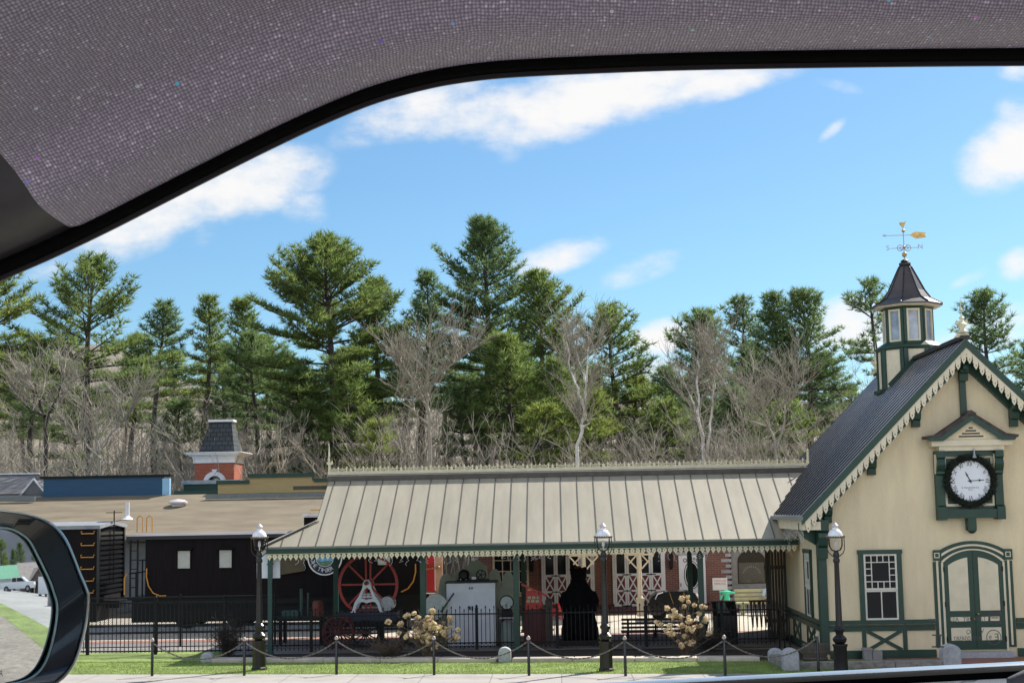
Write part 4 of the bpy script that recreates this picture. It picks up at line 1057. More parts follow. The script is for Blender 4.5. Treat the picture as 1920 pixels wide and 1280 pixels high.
g = MB(); g.lathe([(0.28, 0), (0.30, 0.12), (0.42, 0.14), (0.42, 0.20), (0.28, 0.29), (0.03, 0.33)], (-16.55, 64.3, 4.25), 16); g.build('roof_vent', M['lampcap'], rf, smooth=50)
BF = thing('blue_storefront', 'blue clapboard false front standing above the tan roof', 'building', (-20.6, 67, 0))
b = MB(); b.box(-23.32, -17.88, 66.65, 66.95, 4.0, 5.62); b.build('front', M['blueboard'], BF)
b = MB(); b.box(-17.88, -17.55, 66.65, 66.85, 4.0, 5.55); b.build('side', pm('pale_blue_board', (0.30, 0.55, 0.75), 0.6, 0.1, 3), BF)
b = MB(); b.box(-23.45, -17.5, 66.58, 67.05, 5.62, 5.73); b.build('cap', M['black'], BF)
b = MB(); b.box(-23.3, -17.9, 67.0, 74, 0, 4.2); b.build('shop_body', M['blueboard'], BF)
GF = thing('ochre_storefront', 'stepped ochre clapboard false front with green caps beside the brick tower', 'building', (-12.5, 67, 0))
b = MB(); b.box(-15.35, -9.0, 66.66, 66.96, 4.0, 5.30); b.box(-13.92, -11.08, 66.66, 66.96, 5.30, 5.50); b.build('front', M['ochre'], GF)
b = MB(); b.box(-15.42, -13.92, 66.58, 67.05, 5.24, 5.40); b.box(-13.98, -10.95, 66.57, 67.06, 5.50, 5.68); b.box(-11.0, -8.9, 66.58, 67.05, 5.26, 5.42); b.build('cap', M['green'], GF)
b = MB(); b.box(-15.3, -9.1, 67.0, 74, 0, 4.3); b.build('shop_body', M['ochre'], GF)
LW = thing('low_roof', 'low dark flat roof between the blue and ochre false fronts', 'roof', (-16.7, 70, 0))
b = MB(); b.box(-17.5, -15.4, 67.2, 70, 4.4, 4.98); b.box(-17.8, -15.2, 70.2, 71.4, 4.5, 5.34); b.build('parapet', M['green'], LW); b = MB(); b.box(-17.9, -15.1, 70.1, 71.5, 5.34, 5.52); b.build('coping', M['steel'], LW)
TW = thing('brick_tower', 'square red brick tower with white cornice and dark mansard cap', 'tower', (-16.76, 73.5, 0))
b = MB(); tx0, tx1, ty0, ty1 = -17.73, -15.79, 72.0, 73.94
b.box(tx0, tx1, ty0, ty1, 0, 6.42); b.build('brick_shaft', M['towerbrick'], TW)
b = MB()
for k, (o, z0, z1) in enumerate(((0.06, 6.40, 6.62), (0.10, 6.62, 6.74), (0.24, 6.74, 6.80), (0.36, 6.80, 6.88), (0.42, 6.88, 6.92))): b.box(tx0-o, tx1+o, ty0-o, ty1+o, z0+0.001*k, z1)
b.build('cornice', M['white'], TW); b = MB(); b.box(-17.22, -15.96, 72.55, 73.4, 8.44, 8.55); b.build('roof_cap', M['white'], TW)
b = MB(); P0 = [(tx0+0.16, ty0+0.16), (tx1-0.02, ty0+0.16), (tx1-0.02, ty1-0.10), (tx0+0.16, ty1-0.10)]; P1 = [(tx0+0.60, ty0+0.66), (tx1-0.28, ty0+0.66), (tx1-0.28, ty1-0.55), (tx0+0.60, ty1-0.55)]
b.add([(x, y, 6.92) for x, y in P0]+[(x, y, 8.44) for x, y in P1], [(0, 1, 5, 4), (1, 2, 6, 5), (2, 3, 7, 6), (3, 0, 4, 7), (4, 5, 6, 7)]); b.build('mansard_roof', M['shingle'], TW)
b = MB(); ax, az = -16.73, 5.42
b.ring((ax, 0, az), 0.34, 0.56, ty0-0.10, ty0, 24, 0, 0, math.pi); b.box(ax-0.56, ax-0.34, ty0-0.10, ty0, 4.9, az); b.box(ax+0.34, ax+0.56, ty0-0.10, ty0, 4.9, az); b.xz([(ax-0.06, az+0.5), (ax-0.14, az+0.66), (ax+0.14, az+0.66), (ax+0.06, az+0.5)], ty0-0.14, ty0-0.002); b.box(ax-0.64, ax-0.30, ty0-0.12, ty0-0.003, az-0.06, az+0.02); b.box(ax+0.30, ax+0.64, ty0-0.12, ty0-0.003, az-0.06, az+0.02)
b.build('arch_surround', M['white'], TW)
b = MB(); b.xz([(ax-0.34, 4.9), (ax+0.34, 4.9)]+[(ax+0.34*math.cos(math.pi*i/12), az+0.34*math.sin(math.pi*i/12)) for i in range(13)], ty0-0.004, ty0+0.0); b.build('arch_opening', M['glass'], TW)
b = MB(); b.lathe([(0.02, 0.3), (0.16, 0.22), (0.18, 0.05), (0.24, -0.1)], (ax+0.10, ty0-0.06, az-0.05), 12); b.build('bell', M['sage'], TW)
DM = thing('white_gabled_house', 'white house with grey roof and small gable, peeping over the tan roof', 'house', (-25.5, 68, 0))
b = MB(); b.box(-31, -24.0, 68.3, 73, 0, 4.98); b.build('wall', M['white'], DM)
b = MB(); b.yz([(67.9, 4.98), (69.6, 5.86), (69.6, 5.94), (67.8, 5.0)], -31.2, -24.6); b.yz([(69.6, 5.86), (73.2, 4.98), (73.2, 5.06), (69.6, 5.94)], -31.2, -24.6); b.build('roof', M['darkroof'], DM)
b = MB(); b.box(-31.2, -24.55, 69.5, 69.75, 5.941, 6.0); b.build('ridge_cap', M['white'], DM)
b = MB(); b.xz([(-24.75, 4.95), (-23.65, 4.95), (-24.2, 5.62)], 67.9, 69.4); b.build('gable', M['darkroof'], DM)
b = MB(); b.beam((-24.82, 67.86, 4.93), (-24.2, 67.86, 5.68), 0.05, 0.07, side=(0, 1, 0)); b.beam((-23.58, 67.84, 4.93), (-24.2, 67.84, 5.68), 0.05, 0.07, side=(0, 1, 0)); b.split('barge_board', M['white'], DM)
# ------------------------------------------------------------------ brick shops across the plaza
BB = thing('brick_shop', 'red brick shop with white carriage doors and pale quoins across the plaza', 'building', (2, 57, 0))
yb = 56.5
b = MB(); b.box(-3.3, 6.42, yb, 62, 0.22, 3.6); b.build('wall', M['redbrick'], BB)
b = MB(); b.box(-3.35, 6.46, yb-0.08, yb-0.0, 0, 0.22); b.box(-3.3, 6.44, yb-2.2, yb-0.08, 0, 0.15); b.build('plinth', pm('maroon_brick_step', (0.13, 0.05, 0.045), 0.85, 0.2, 4), BB)
b = MB()
for k in range(11):
    w = 0.36 if k % 2 else 0.20
    b.box(6.46-w, 6.47, yb-0.03, yb+0.0, 0.30+k*0.205, 0.30+k*0.205+0.12)
    if k > 5: b.box(-3.34, -3.34+w+0.08, yb-0.03, yb, 0.30+k*0.205, 0.30+k*0.205+0.12)
b.split('quoin', M['stone'], BB)
def carriage_door(x0, x1):
    zt, zb = 2.75, 0.16
    o = MB(); o.box(x0, x1, yb-0.06, yb-0.02, zb, zt)
    d = o.build('carriage_door', M['darkred'] if False else pm('dark_red_door_panel', (0.15, 0.012, 0.022), 0.5, 0.1, 4), BB)
    f = MB(); g = MB(); n = 4; w = (x1-x0)/n
    f.box(x0-0.08, x0+0.0, yb-0.09, yb, zb, zt); f.box(x1, x1+0.08, yb-0.09, yb, zb, zt); f.box(x0-0.08, x1+0.08, yb-0.09, yb, zt, zt+0.12)
    for i in range(n):
        a, c = x0+w*i, x0+w*(i+1)
        f.box(a+0.004, a+0.075, yb-0.10, yb-0.061, zb, zt); f.box(c-0.075, c-0.004, yb-0.10, yb-0.061, zb, zt)
        for q0, q1 in ((zb, zb+0.08), (0.70, 0.77), (1.29, 1.38), (zt-0.1, zt)): f.box(a+0.075, c-0.075, yb-0.10, yb-0.061, q0, q1)
        for q0, q1 in ((zb+0.08, 0.70), (0.77, 1.29)):
            f.beam((a+0.08, yb-0.08, q0), (c-0.08, yb-0.08, q1), 0.03, 0.05, side=(0, 1, 0)); f.beam((a+0.08, yb-0.077, q1), (c-0.08, yb-0.077, q0), 0.03, 0.05, side=(0, 1, 0))
        g.box(a+0.075, c-0.075, yb-0.075, yb-0.064, 1.38, zt-0.1)
    f.build('door_framing', M['white'], d); g.build('glass', M['glass'], d)
    h = MB()
    for i in (1, 3):
        for z in (0.16+0.02, 0.735, 1.335): h.box(x0+w*i-0.17, x0+w*i+0.17, yb-0.115, yb-0.101, z-0.018, z+0.018); h.lathe([(0.035, 0), (0.035, 0.02)], (x0+w*i, yb-0.12, z), 8, axis='y')
    h.split('strap_hinge', M['black'], d)
carriage_door(-0.60, 1.24); carriage_door(2.08, 3.90)
b = MB(); x0, x1, z0, z1 = -2.46, -1.22, 0.72, 2.75
for i in range(5): b.box(x0+(x1-x0)*i/4-0.018, x0+(x1-x0)*i/4+0.018, yb-0.06, yb-0.001, z0, z1)
for j in range(6): b.box(x0, x1, yb-0.058, yb-0.001, z0+(z1-z0)*j/5-0.018, z0+(z1-z0)*j/5+0.018)
b.box(x0-0.06, x0-0.019, yb-0.07, yb, z0-0.06, z1); b.box(x1+0.019, x1+0.06, yb-0.07, yb, z0-0.06, z1); b.box(x0-0.12, x1+0.12, yb-0.12, yb, z0-0.12, z0-0.06)
w = b.build('window', M['creamtrim'], BB); g = MB(); g.box(x0, x1, yb-0.02, yb-0.006, z0, z1); g.build('glass', M['glass'], w)
b = MB(); b.box(4.50, 5.50, yb-0.06, yb-0.003, 0.15, 2.02); dr = b.build('oval_door', M['white'], BB)
ovx, ovz = 4.98, 1.28
b = MB(); b.lathe([(1, -0.004), (1, 0.0)], (0, 0, 0), 32, axis='y'); b.v = [(ovx+x*0.235, yb-0.066+y, ovz+z*0.46) for x, y, z in b.v]; b.build('oval_glass', M['glass'], dr)
b = MB()
def oval(mb, k0, k1, y): 
    n = 36; vs = []
    for i in range(n):
        t = 2*math.pi*i/n
        for k in (k0, k1): vs.append((ovx+math.cos(t)*(0.235+k), y, ovz+math.sin(t)*(0.46+k)))
    mb.add(vs, [(2*i, 2*i+1, (2*i+3) % (2*n), (2*i+2) % (2*n)) for i in range(n)])
oval(b, 0.0, 0.035, yb-0.073); b.build('oval_frame', M['white'], dr, fix=False)
b = MB(); oval(b, 0.035, 0.065, yb-0.0725)
for s in (-1, 1): b.ring((ovx+s*0.24, 0, ovz+0.55), 0.05, 0.075, yb-0.07, yb-0.062, 14); b.ring((ovx+s*0.10, 0, ovz+0.60), 0.03, 0.05, yb-0.07, yb-0.062, 12)
b.box(4.545, 4.57, yb-0.09, yb-0.061, 0.86, 0.98); b.build('scrollwork', M['ink'], dr, fix=False)
b = MB(); b.box(4.4, 5.6, yb-0.08, yb-0.002, 2.03, 2.14); b.build('lintel', M['stone'], BB)
for x in (-1.05, 4.2):
    b = MB(); b.box(x-0.08, x+0.08, yb-0.26, yb-0.10, 1.62, 2.02); b.beam((x, yb-0.18, 2.02), (x, yb, 2.15), 0.03, 0.03); b.lathe([(0.14, 2.02), (0.02, 2.16)], (x, yb-0.18, 0), 4, phase=math.pi/4); b.lathe([(0.07, 1.50), (0.10, 1.62)], (x, yb-0.18, 0), 4, phase=math.pi/4); b.build('wall_lantern', M['black'], BB)
# porch in front of the shop
b = MB(); yp = 52.0
b.box(-3.0, 2.95, yp-0.08, yp+0.08, 2.24, 2.62)
for x in (0.85, 2.78):
    b.lathe([(0.10, 0.45), (0.10, 0.75), (0.075, 0.78), (0.075, 1.4), (0.085, 1.42), (0.075, 1.44), (0.07, 2.24)], (x, yp, 0), 10); b.box(x-0.14, x+0.14, yp-0.14, yp+0.14, 0.63, 0.72); b.box(x-0.12, x+0.12, yp-0.12, yp+0.12, 0.10, 0.63)
    for s in (-1, 1):
        b.box(min(x+s*0.06, x+s*0.5), max(x+s*0.06, x+s*0.5), yp-0.03, yp+0.03, 2.18, 2.238)
        b.beam((x+s*0.08, yp, 1.72), (x+s*0.5, yp, 2.18), 0.05, 0.05, side=(0, 1, 0)); b.beam((x+s*0.10, yp+0.004, 2.18), (x+s*0.36, yp+0.004, 1.90), 0.045, 0.045, side=(0, 1, 0))
b.build('porch', M['creamtrim'], BB)
b = MB(); b.box(-3.2, 3.1, yp-0.3, yb-0.01, 2.63, 2.75); b.build('porch_roof', M['brownshingle'], BB)
# grey stone building with the arched window
GB = thing('grey_stone_shop', 'grey stone shop with arched dark window beside the brick shop', 'building', (8, 58, 0))
b = MB(); b.box(6.48, 14, yb+0.1, 62, 0, 3.6); b.box(6.48, 10, yb-0.04, yb+0.1, 0, 0.66); b.box(6.48, 10, yb-0.09, yb+0.1, 0.66, 0.74); b.build('wall', M['greystone'], GB)
acx = 7.22; b = MB()
b.xz([(acx-0.50, 0.92), (acx+0.55, 0.92)]+[(acx+0.025+0.525*math.cos(math.pi*i/14), 1.75+0.42*math.sin(math.pi*i/14)) for i in range(15)], yb+0.085, yb+0.099); w = b.build('arched_window', M['glass'], GB)
b = MB(); b.box(acx-0.45, acx+0.50, yb+0.078, yb+0.084, 0.95, 1.70); b.build('shop_blind', pm('dim_shop_board', (0.10, 0.092, 0.07), 0.6, 0.2, 6), w)
b = MB()
for i in range(11):
    t = math.pi*(0.12+0.76*i/10); b.beam((acx+0.02+0.30*math.cos(t), yb+0.075, 1.22+0.30*math.sin(t)), (acx+0.02+0.36*math.cos(t), yb+0.075, 1.22+0.36*math.sin(t)), 0.03, 0.004, side=(math.sin(t), 0, -math.cos(t)))
b.build('gilt_arc', pm('faded_gilt', (0.30, 0.27, 0.20), 0.6, 0.1, 5), w)
SB = thing('slatted_bench', 'pale yellow plank bench in front of the grey stone shop', 'bench', (7, 53, 0))
b = MB()
for k in range(3): b.box(6.2, 8.2, 53.35+0.02*k, 53.40+0.02*k, 0.50+0.14*k, 0.60+0.14*k)
b.build('backrest', M['plankwood'], SB)
b = MB(); b.box(6.2, 8.2, 52.85, 53.3, 0.40, 0.46); b.build('seat', M['plankwood'], SB)
for x in (6.4, 7.8): b = MB(); b.box(x, x+0.08, 52.9, 53.4, 0, 0.4); b.build('leg', M['plankwood'], SB)

# a person sitting on the plank bench
PN = thing('person', 'person in a pale blue top sitting on the plank bench', 'person', (7.40, 53.0, 0))
b = MB(); px_, py_ = 7.40, 53.05
b.lathe([(0.03, 0.44), (0.15, 0.46), (0.14, 0.60), (0.17, 0.86), (0.12, 0.95), (0.055, 0.98), (0.055, 1.03)], (px_, py_, 0), 14, sy=0.62)
b.ball((px_, py_-0.01, 1.13), 0.10, 12, sx=0.85, sz=1.15); b.ball((px_, py_-0.10, 1.115), 0.018, 6)
for s in (-1, 1):
    b.tube([(px_+s*0.08, py_, 0.50), (px_+s*0.10, py_-0.40, 0.50), (px_+s*0.10, py_-0.42, 0.10), (px_+s*0.10, py_-0.54, 0.04)], [0.085, 0.065, 0.05, 0.035], 8)
    b.tube([(px_+s*0.17, py_, 0.88), (px_+s*0.23, py_-0.06, 0.64), (px_+s*0.13, py_-0.27, 0.57), (px_+s*0.11, py_-0.36, 0.56)], [0.05, 0.042, 0.034, 0.026], 8)
    b.ball((px_+s*0.088, py_, 1.12), 0.022, 6)
bd = b.build('body', pm('skin', (0.50, 0.32, 0.24), 0.6, 0.08, 8), PN, uv=False)
md = bd.modifiers.new('r', 'REMESH'); md.mode = 'VOXEL'; md.voxel_size = 0.014; md.use_smooth_shade = True
dg = bpy.context.evaluated_depsgraph_get(); dg.update(); me = bpy.data.meshes.new_from_object(bd.evaluated_get(dg)); bd.modifiers.clear(); bd.data = me
b = MB(); b.lathe([(0.16, 0.47), (0.155, 0.60), (0.185, 0.86), (0.13, 0.955), (0.065, 0.985)], (px_, py_, 0), 14, sy=0.68)
for s in (-1, 1): b.tube([(px_+s*0.165, py_, 0.89), (px_+s*0.23, py_-0.06, 0.66)], [0.062, 0.055], 8)
b.build('shirt', pm('pale_blue_cloth', (0.50, 0.60, 0.72), 0.9, 0.1, 10), PN, smooth=60, uv=False)
b = MB()
for s in (-1, 1): b.tube([(px_+s*0.08, py_+0.02, 0.50), (px_+s*0.10, py_-0.41, 0.505), (px_+s*0.10, py_-0.42, 0.12)], [0.098, 0.078, 0.062], 8)
b.build('trousers', pm('dark_cloth', (0.03, 0.035, 0.05), 0.9, 0.1, 10), PN, smooth=60, uv=False)
b = MB(); b.ball((px_, py_+0.015, 1.165), 0.105, 10, sx=0.88, sz=0.95); b.build('hair', pm('grey_hair', (0.30, 0.29, 0.28), 0.8, 0.2, 30), PN, smooth=60, uv=False)
# ------------------------------------------------------------------ exhibits under the pavilion
EN = thing('stationary_engine', 'old engine with big red flywheel and white A frame on a dark blue bed', 'engine', (-5.56, 43.2, 0))
wx, wy, wz = -5.56, 43.3, 1.74
b = MB(); b.ring((wx, 0, wz), 0.80, 0.875, wy-0.06, wy+0.06, 48)
for i in range(8):
    t = R(22.5+45*i) if False else math.pi*i/4
    if i in (2, 6):
        for s in (-1, 1): b.beam((wx+s*0.06, wy, wz), (wx+s*0.075, wy, wz+(0.82 if i == 2 else -0.82)), 0.05, 0.045, side=(1, 0, 0))
    else: b.beam((wx+0.05*math.cos(t), wy, wz+0.05*math.sin(t)), (wx+0.82*math.cos(t), wy, wz+0.82*math.sin(t)), 0.045, 0.05, side=(0, 1, 0))
b.lathe([(0.15, -0.12), (0.15, 0.12)], (wx, wy, wz), 16, axis='y'); b.build('flywheel', M['wheelred'], EN)
for yy_ in (42.98, 43.62):
    b = MB()
    for s in (-1, 1):
        P = [(0.055, 1.88), (0.115, 1.80), (0.13, 1.66), (0.24, 1.42), (0.36, 1.25), (0.42, 1.05), (0.43, 1.0), (0.50, 0.965), (0.33, 0.965), (0.34, 1.03), (0.30, 1.16), (0.22, 1.26), (0.10, 1.255), (0.0, 1.22), (0.0, 1.32), (0.17, 1.36), (0.085, 1.60), (0.0, 1.67), (0.0, 1.88)]
        b.xz([(wx+s*u, v) for u, v in P], yy_, yy_+0.07)
    b.box(wx-0.20, wx+0.20, yy_+0.071, yy_+0.10, 1.38, 1.42); b.box(wx-0.22, wx+0.22, yy_+0.071, yy_+0.10, 1.455, 1.48)
    b.build('a_frame', M['white'], EN)
b = MB(); b.box(-6.43, -4.72, 42.9, 43.9, 0.71, 0.962); b.build('engine_bed', M['navy'], EN)
b = MB(); b.lathe([(0.21, -0.3), (0.21, 0.3)], (wx+0.55, 43.5, 1.18), 18, axis='y'); b.lathe([(0.10, -0.4), (0.10, 0.4)], (wx+0.2, 43.45, 1.05), 12, axis='x'); b.build('cylinder', M['steel'], EN, smooth=40)
b = MB(); b.lathe([(0.06, -0.5), (0.06, 0.5)], (wx, 43.3, 1.80), 12, axis='y'); b.box(wx-0.30, wx+0.38, 43.1, 43.5, 0.963, 1.06); b.build('crankshaft', M['darkred'], EN)
# bench table carrying the engine, a cart with red spoked wheels before it
TBL = thing('engine_stand', 'low black timber trestle carrying the red wheeled engine', 'stand', (-5.6, 43.4, 0))
b = MB(); b.box(-6.9, -4.4, 42.8, 44.0, 0.56, 0.705); b.build('deck', M['black'], TBL)
for x in (-6.75, -4.62):
    b = MB(); b.box(x, x+0.14, 42.85, 42.99, 0.02, 0.56); b.box(x, x+0.14, 43.8, 43.94, 0.02, 0.56); b.split('leg', M['black'], TBL)
b = MB(); b.box(-5.25, -5.05, 42.84, 42.95, 0.02, 0.56); b.xz([(-5.35, 0.05), (-4.95, 0.05), (-5.02, 0.20), (-5.22, 0.44)], 42.86, 42.93); b.build('pedal', M['black'], TBL)
CT = thing('hand_cart', 'low dark cart with red spoked wooden wheels in the shade', 'cart', (-6.0, 42.5, 0))
def spoked(x, y, z, r, mat, n=14):
    b = MB(); b.ring((x, 0, z), r-0.045, r, y-0.03, y+0.03, 32); b.lathe([(0.09, -0.07), (0.11, 0), (0.09, 0.07)], (x, y, z), 12, axis='y')
    for i in range(n):
        t = 2*math.pi*i/n; b.beam((x+0.09*math.cos(t), y, z+0.09*math.sin(t)), (x+(r-0.03)*math.cos(t), y, z+(r-0.03)*math.sin(t)), 0.03, 0.03, side=(0, 1, 0))
    return b.build('wheel', mat, CT)
spoked(-6.31, 42.3, 0.47, 0.45, M['darkred']); spoked(-5.55, 42.55, 0.40, 0.38, M['black']); spoked(-6.31, 42.75, 0.47, 0.45, M['darkred'])
b = MB(); b.tube([(-6.31, 42.25, 0.47), (-6.31, 42.8, 0.47)], 0.035, 8); b.box(-6.4, -5.4, 42.40, 42.65, 0.40, 0.47); b.build('axle_bed', M['darkred'], CT)
# engine clutter behind: a vice bench and barrel
WB = thing('workbench', 'dark workbench with a rust red drum and two green pump stems', 'workbench', (-7.2, 44, 0))
b = MB(); b.box(-8.3, -6.9, 43.6, 44.6, 0.70, 0.78); b.build('bench_top', M['black'], WB)
for x in (-8.25, -7.05): b = MB(); b.box(x, x+0.1, 43.65, 43.75, 0.02, 0.70); b.box(x, x+0.1, 44.4, 44.5, 0.02, 0.70); b.split('leg', M['black'], WB)
b = MB(); b.lathe([(0.16, 0.78), (0.17, 0.9), (0.16, 1.2), (0.12, 1.26)], (-7.15, 44.0, 0), 14); b.build('drum', pm('rust_red', (0.14, 0.045, 0.035), 0.8, 0.25, 6), WB, smooth=40)
b = MB(); b.tube([(-7.62, 43.9, 0.78), (-7.62, 43.9, 1.62)], 0.045, 8); b.tube([(-7.42, 43.9, 0.78), (-7.42, 43.9, 1.50)], 0.03, 8); b.box(-8.2, -7.7, 43.8, 44.2, 0.78, 0.98); b.build('hand_pump', M['green2'], WB)
# cabinet
CA = thing('grey_cabinet', 'tall pale grey two door cabinet standing behind the black fence', 'cabinet', (-2.5, 42.6, 0))
b = MB(); b.box(-3.2, -1.83, 42.2, 43.0, 0.04, 1.78); b.build('cabinet_body', M['cabinet'], CA)
for s in (0, 1):
    b = MB(); x0, x1 = (-2.99, -2.525) if s == 0 else (-2.49, -2.02)
    b.box(x0, x1, 42.185, 42.199, 0.12, 1.60); d = b.build('cabinet_door', M['cabinet'], CA)
    b = MB(); b.box(x0+0.05, x1-0.05, 42.176, 42.184, 0.86, 1.53); b.box(x0+0.05, x1-0.05, 42.176, 42.184, 0.2, 0.78); b.build('door_panel', pm('cabinet_panel', (0.62, 0.64, 0.70), 0.5, 0.04, 3), d)
    b = MB(); xx = -2.545 if s == 0 else -2.475; b.box(xx-0.012, xx+0.012, 42.15, 42.184, 1.61, 1.67); b.box(xx-0.02, xx+0.02, 42.15, 42.184, 1.04, 1.14); b.build('latch', M['black'], d)
b = MB(); b.box(-3.24, -1.76, 42.15, 43.05, 1.781, 1.815); b.build('cabinet_top', M['ink'], CA)
MO = thing('electric_motor', 'black antique motor with belt wheel on top of the pale grey cabinet', 'motor', (-2.5, 42.6, 1.815))
b = MB(); b.box(-2.92, -2.02, 42.35, 42.85, 1.816, 1.87); b.build('motor_base', M['black'], MO)
b = MB(); b.lathe([(0.10, -0.26), (0.15, -0.2), (0.15, 0.15), (0.08, 0.2)], (-2.72, 42.55, 2.0), 16, axis='y'); b.box(-2.88, -2.58, 42.4, 42.7, 1.871, 1.93); b.build('motor_body', M['black'], MO, smooth=40)
b = MB(); b.ring((-2.23, 0, 2.0), 0.115, 0.145, 42.42, 42.50, 24); b.lathe([(0.035, -.06), (0.035, .06)], (-2.23, 42.46, 2.0), 10, axis='y')
for i in range(5): t = 2*math.pi*i/5; b.beam((-2.23, 42.46, 2.0), (-2.23+0.12*math.cos(t), 42.46, 2.0+0.12*math.sin(t)), 0.025, 0.025, side=(0, 1, 0))
b.build('belt_wheel', M['black'], MO)
b = MB(); b.box(-2.49, -2.37, 42.34, 42.349, 1.88, 1.95); b.lathe([(0.02, 0), (0.02, 0.02)], (-2.66, 42.33, 1.89), 8, axis='y'); b.lathe([(0.02, 0), (0.02, 0.02)], (-2.80, 42.33, 1.89), 8, axis='y'); b.build('name_plate', M['steel'], MO)
SC = thing('scalloped_screen', 'sage grey display screen with scalloped top behind the cabinet', 'screen', (-2.4, 43.4, 0))
P = [(-3.55, 0.05)]
def bump(xa, xb, z0, h, n=10): return [(xa+(xb-xa)*i/n, z0+h*math.sqrt(max(0, 1-(2*i/n-1)**2))) for i in range(n+1)]
P += bump(-3.52, -3.06, 1.55, 0.47)+bump(-3.06, -2.82, 1.80, 0.34)+[(-2.80, 2.12)]+[(-2.72+0.62*i/8, 2.20+0.20*math.sin(math.pi*i/8)**1.3) for i in range(9)]+bump(-2.06, -1.70, 1.80, 0.33)+bump(-1.70, -1.28, 1.58, 0.46)+[(-1.26, 0.05)]
b = MB(); b.xz(P, 43.3, 43.36); b.build('screen_board', M['sage'], SC); b = MB(); b.box(-3.55, -1.25, 43.37, 43.6, 0.0, 0.08); b.build('base', M['sage'], SC)
DL = thing('scale_dial', 'round white scale dial with dark rim beside the tall grey cabinet', 'scale', (-1.51, 42.3, 0))
b = MB(); b.lathe([(0.205, -0.05), (0.205, 0.03)], (-1.51, 42.3, 1.22), 28, axis='y'); b.build('dial_case', M['black'], DL)
b = MB(); b.lathe([(0.175, -0.008), (0.175, 0.0)], (-1.51, 42.249, 1.22), 28, axis='y'); b.build('dial_face', M['dial'], DL)
b = MB(); b.box(-1.515, -1.495, 42.232, 42.24, 1.05, 1.20); b.box(-1.55, -1.535, 42.232, 42.24, 1.10, 1.17); b.build('needle', M['ink'], DL)
b = MB(); b.box(-1.66, -1.36, 42.2, 42.6, 0.06, 1.02); b.build('scale_column', M['black'], DL)
b = MB(); b.box(-1.72, -1.24, 42.1, 42.7, 0.78, 0.82); b.build('scale_tray', M['steel'], DL)
CN = thing('white_canister', 'pale canister behind the fence under the scale dial', 'canister', (-1.45, 42.0, 0))
b = MB(); b.lathe([(0.20, 0.02), (0.21, 0.4), (0.19, 0.70)], (-1.45, 41.85, 0), 18); b.build('canister_body', pm('pale_sage', (0.22, 0.26, 0.24), 0.5, 0.1, 4), CN, smooth=40); b = MB(); b.lathe([(0.195, 0.701), (0.10, 0.76), (0.02, 0.77)], (-1.45, 41.85, 0), 18); b.build('lid', M['steel'], CN)
GR = thing('grindstone', 'big round grey grindstone between the cream hydrangea and the cabinet', 'grindstone', (-3.52, 42.1, 0))
b = MB(); b.lathe([(0.33, -0.06), (0.33, 0.06)], (-3.50, 42.1, 1.17), 36, axis='y'); b.build('stone_disc', M['dial'], GR)
b = MB(); b.beam((-3.75, 42.1, 0), (-3.55, 42.1, 1.15), 0.06, 0.10, side=(1, 0, 0)); b.beam((-3.25, 42.1, 0), (-3.45, 42.1, 1.15), 0.06, 0.10, side=(1, 0, 0)); b.beam((-3.35, 42.02, 1.0), (-2.98, 42.02, 1.52), 0.05, 0.05); b.build('stand', M['green'], GR)
# red hopper machine
RH = thing('red_hopper_machine', 'bright red hopper with slanting rail above a dark red cabinet', 'machine', (-0.8, 43.0, 0))
b = MB(); b.box(-1.04, -0.44, 42.8, 43.5, 0.02, 0.97); b.build('machine_cabinet', M['darkred'], RH)
b = MB(); vs = [(-1.0, 42.85, 0.98), (-0.50, 42.85, 0.98), (-0.50, 43.4, 0.98), (-1.0, 43.4, 0.98), (-0.96, 42.85, 1.58), (-0.66, 42.85, 1.44), (-0.66, 43.4, 1.44), (-0.96, 43.4, 1.58)]
b.add(vs, [(0, 1, 5, 4), (1, 2, 6, 5), (2, 3, 7, 6), (3, 0, 4, 7), (4, 5, 6, 7)]); b.build('hopper', M['red'], RH)
b = MB(); b.beam((-1.1, 42.82, 1.70), (-0.38, 42.82, 1.36), 0.05, 0.06, side=(0, 1, 0)); b.beam((-0.60, 42.82, 1.46), (-0.48, 42.82, 1.0), 0.05, 0.05, side=(0, 1, 0)); b.build('slanting_rail', M['red'], RH)
b = MB(); b.box(-0.92, -0.72, 42.825, 42.845, 1.52, 1.545); b.build('brass_strip', M['gold'], RH)
b = MB()
for i in range(3):
    for j in range(2): b.box(-0.96+0.13*i+0.03*j, -0.86+0.13*i+0.03*j, 42.83, 42.848, 1.17+0.10*j-0.0, 1.25+0.10*j)
b.build('pale_tile', M['plankwood'], RH)
GP = thing('grey_hitching_post', 'thick weathered grey wooden post beside the red hopper', 'post', (-0.32, 42.6, 0))
b = MB(); b.box(-0.42, -0.22, 42.5, 42.7, 0, 1.18); b.build('shaft', M['greywood'], GP); b = MB(); b.box(-0.50, -0.10, 42.48, 42.72, 1.02, 1.12); b.ball((-0.32, 42.6, 1.20), 0.11, 8); b.build('cap', M['greywood'], GP)
WHB = thing('red_wheelbarrow', 'small red wheelbarrow on the plaza behind the hitching post', 'wheelbarrow', (0.1, 48, 0))
b = MB(); b.add([(-0.45, 48, 0.78), (0.35, 48, 0.78), (0.35, 48.6, 0.78), (-0.45, 48.6, 0.78), (-0.3, 48.1, 0.5), (0.15, 48.1, 0.5), (0.15, 48.5, 0.5), (-0.3, 48.5, 0.5)], [(0, 1, 5, 4), (1, 2, 6, 5), (2, 3, 7, 6), (3, 0, 4, 7), (4, 5, 6, 7)]); b.build('tray', M['red'], WHB)
b = MB(); b.lathe([(0.17, -.05), (0.17, .05)], (0.42, 48.3, 0.18), 16, axis='y'); b.build('wheel', M['red'], WHB)
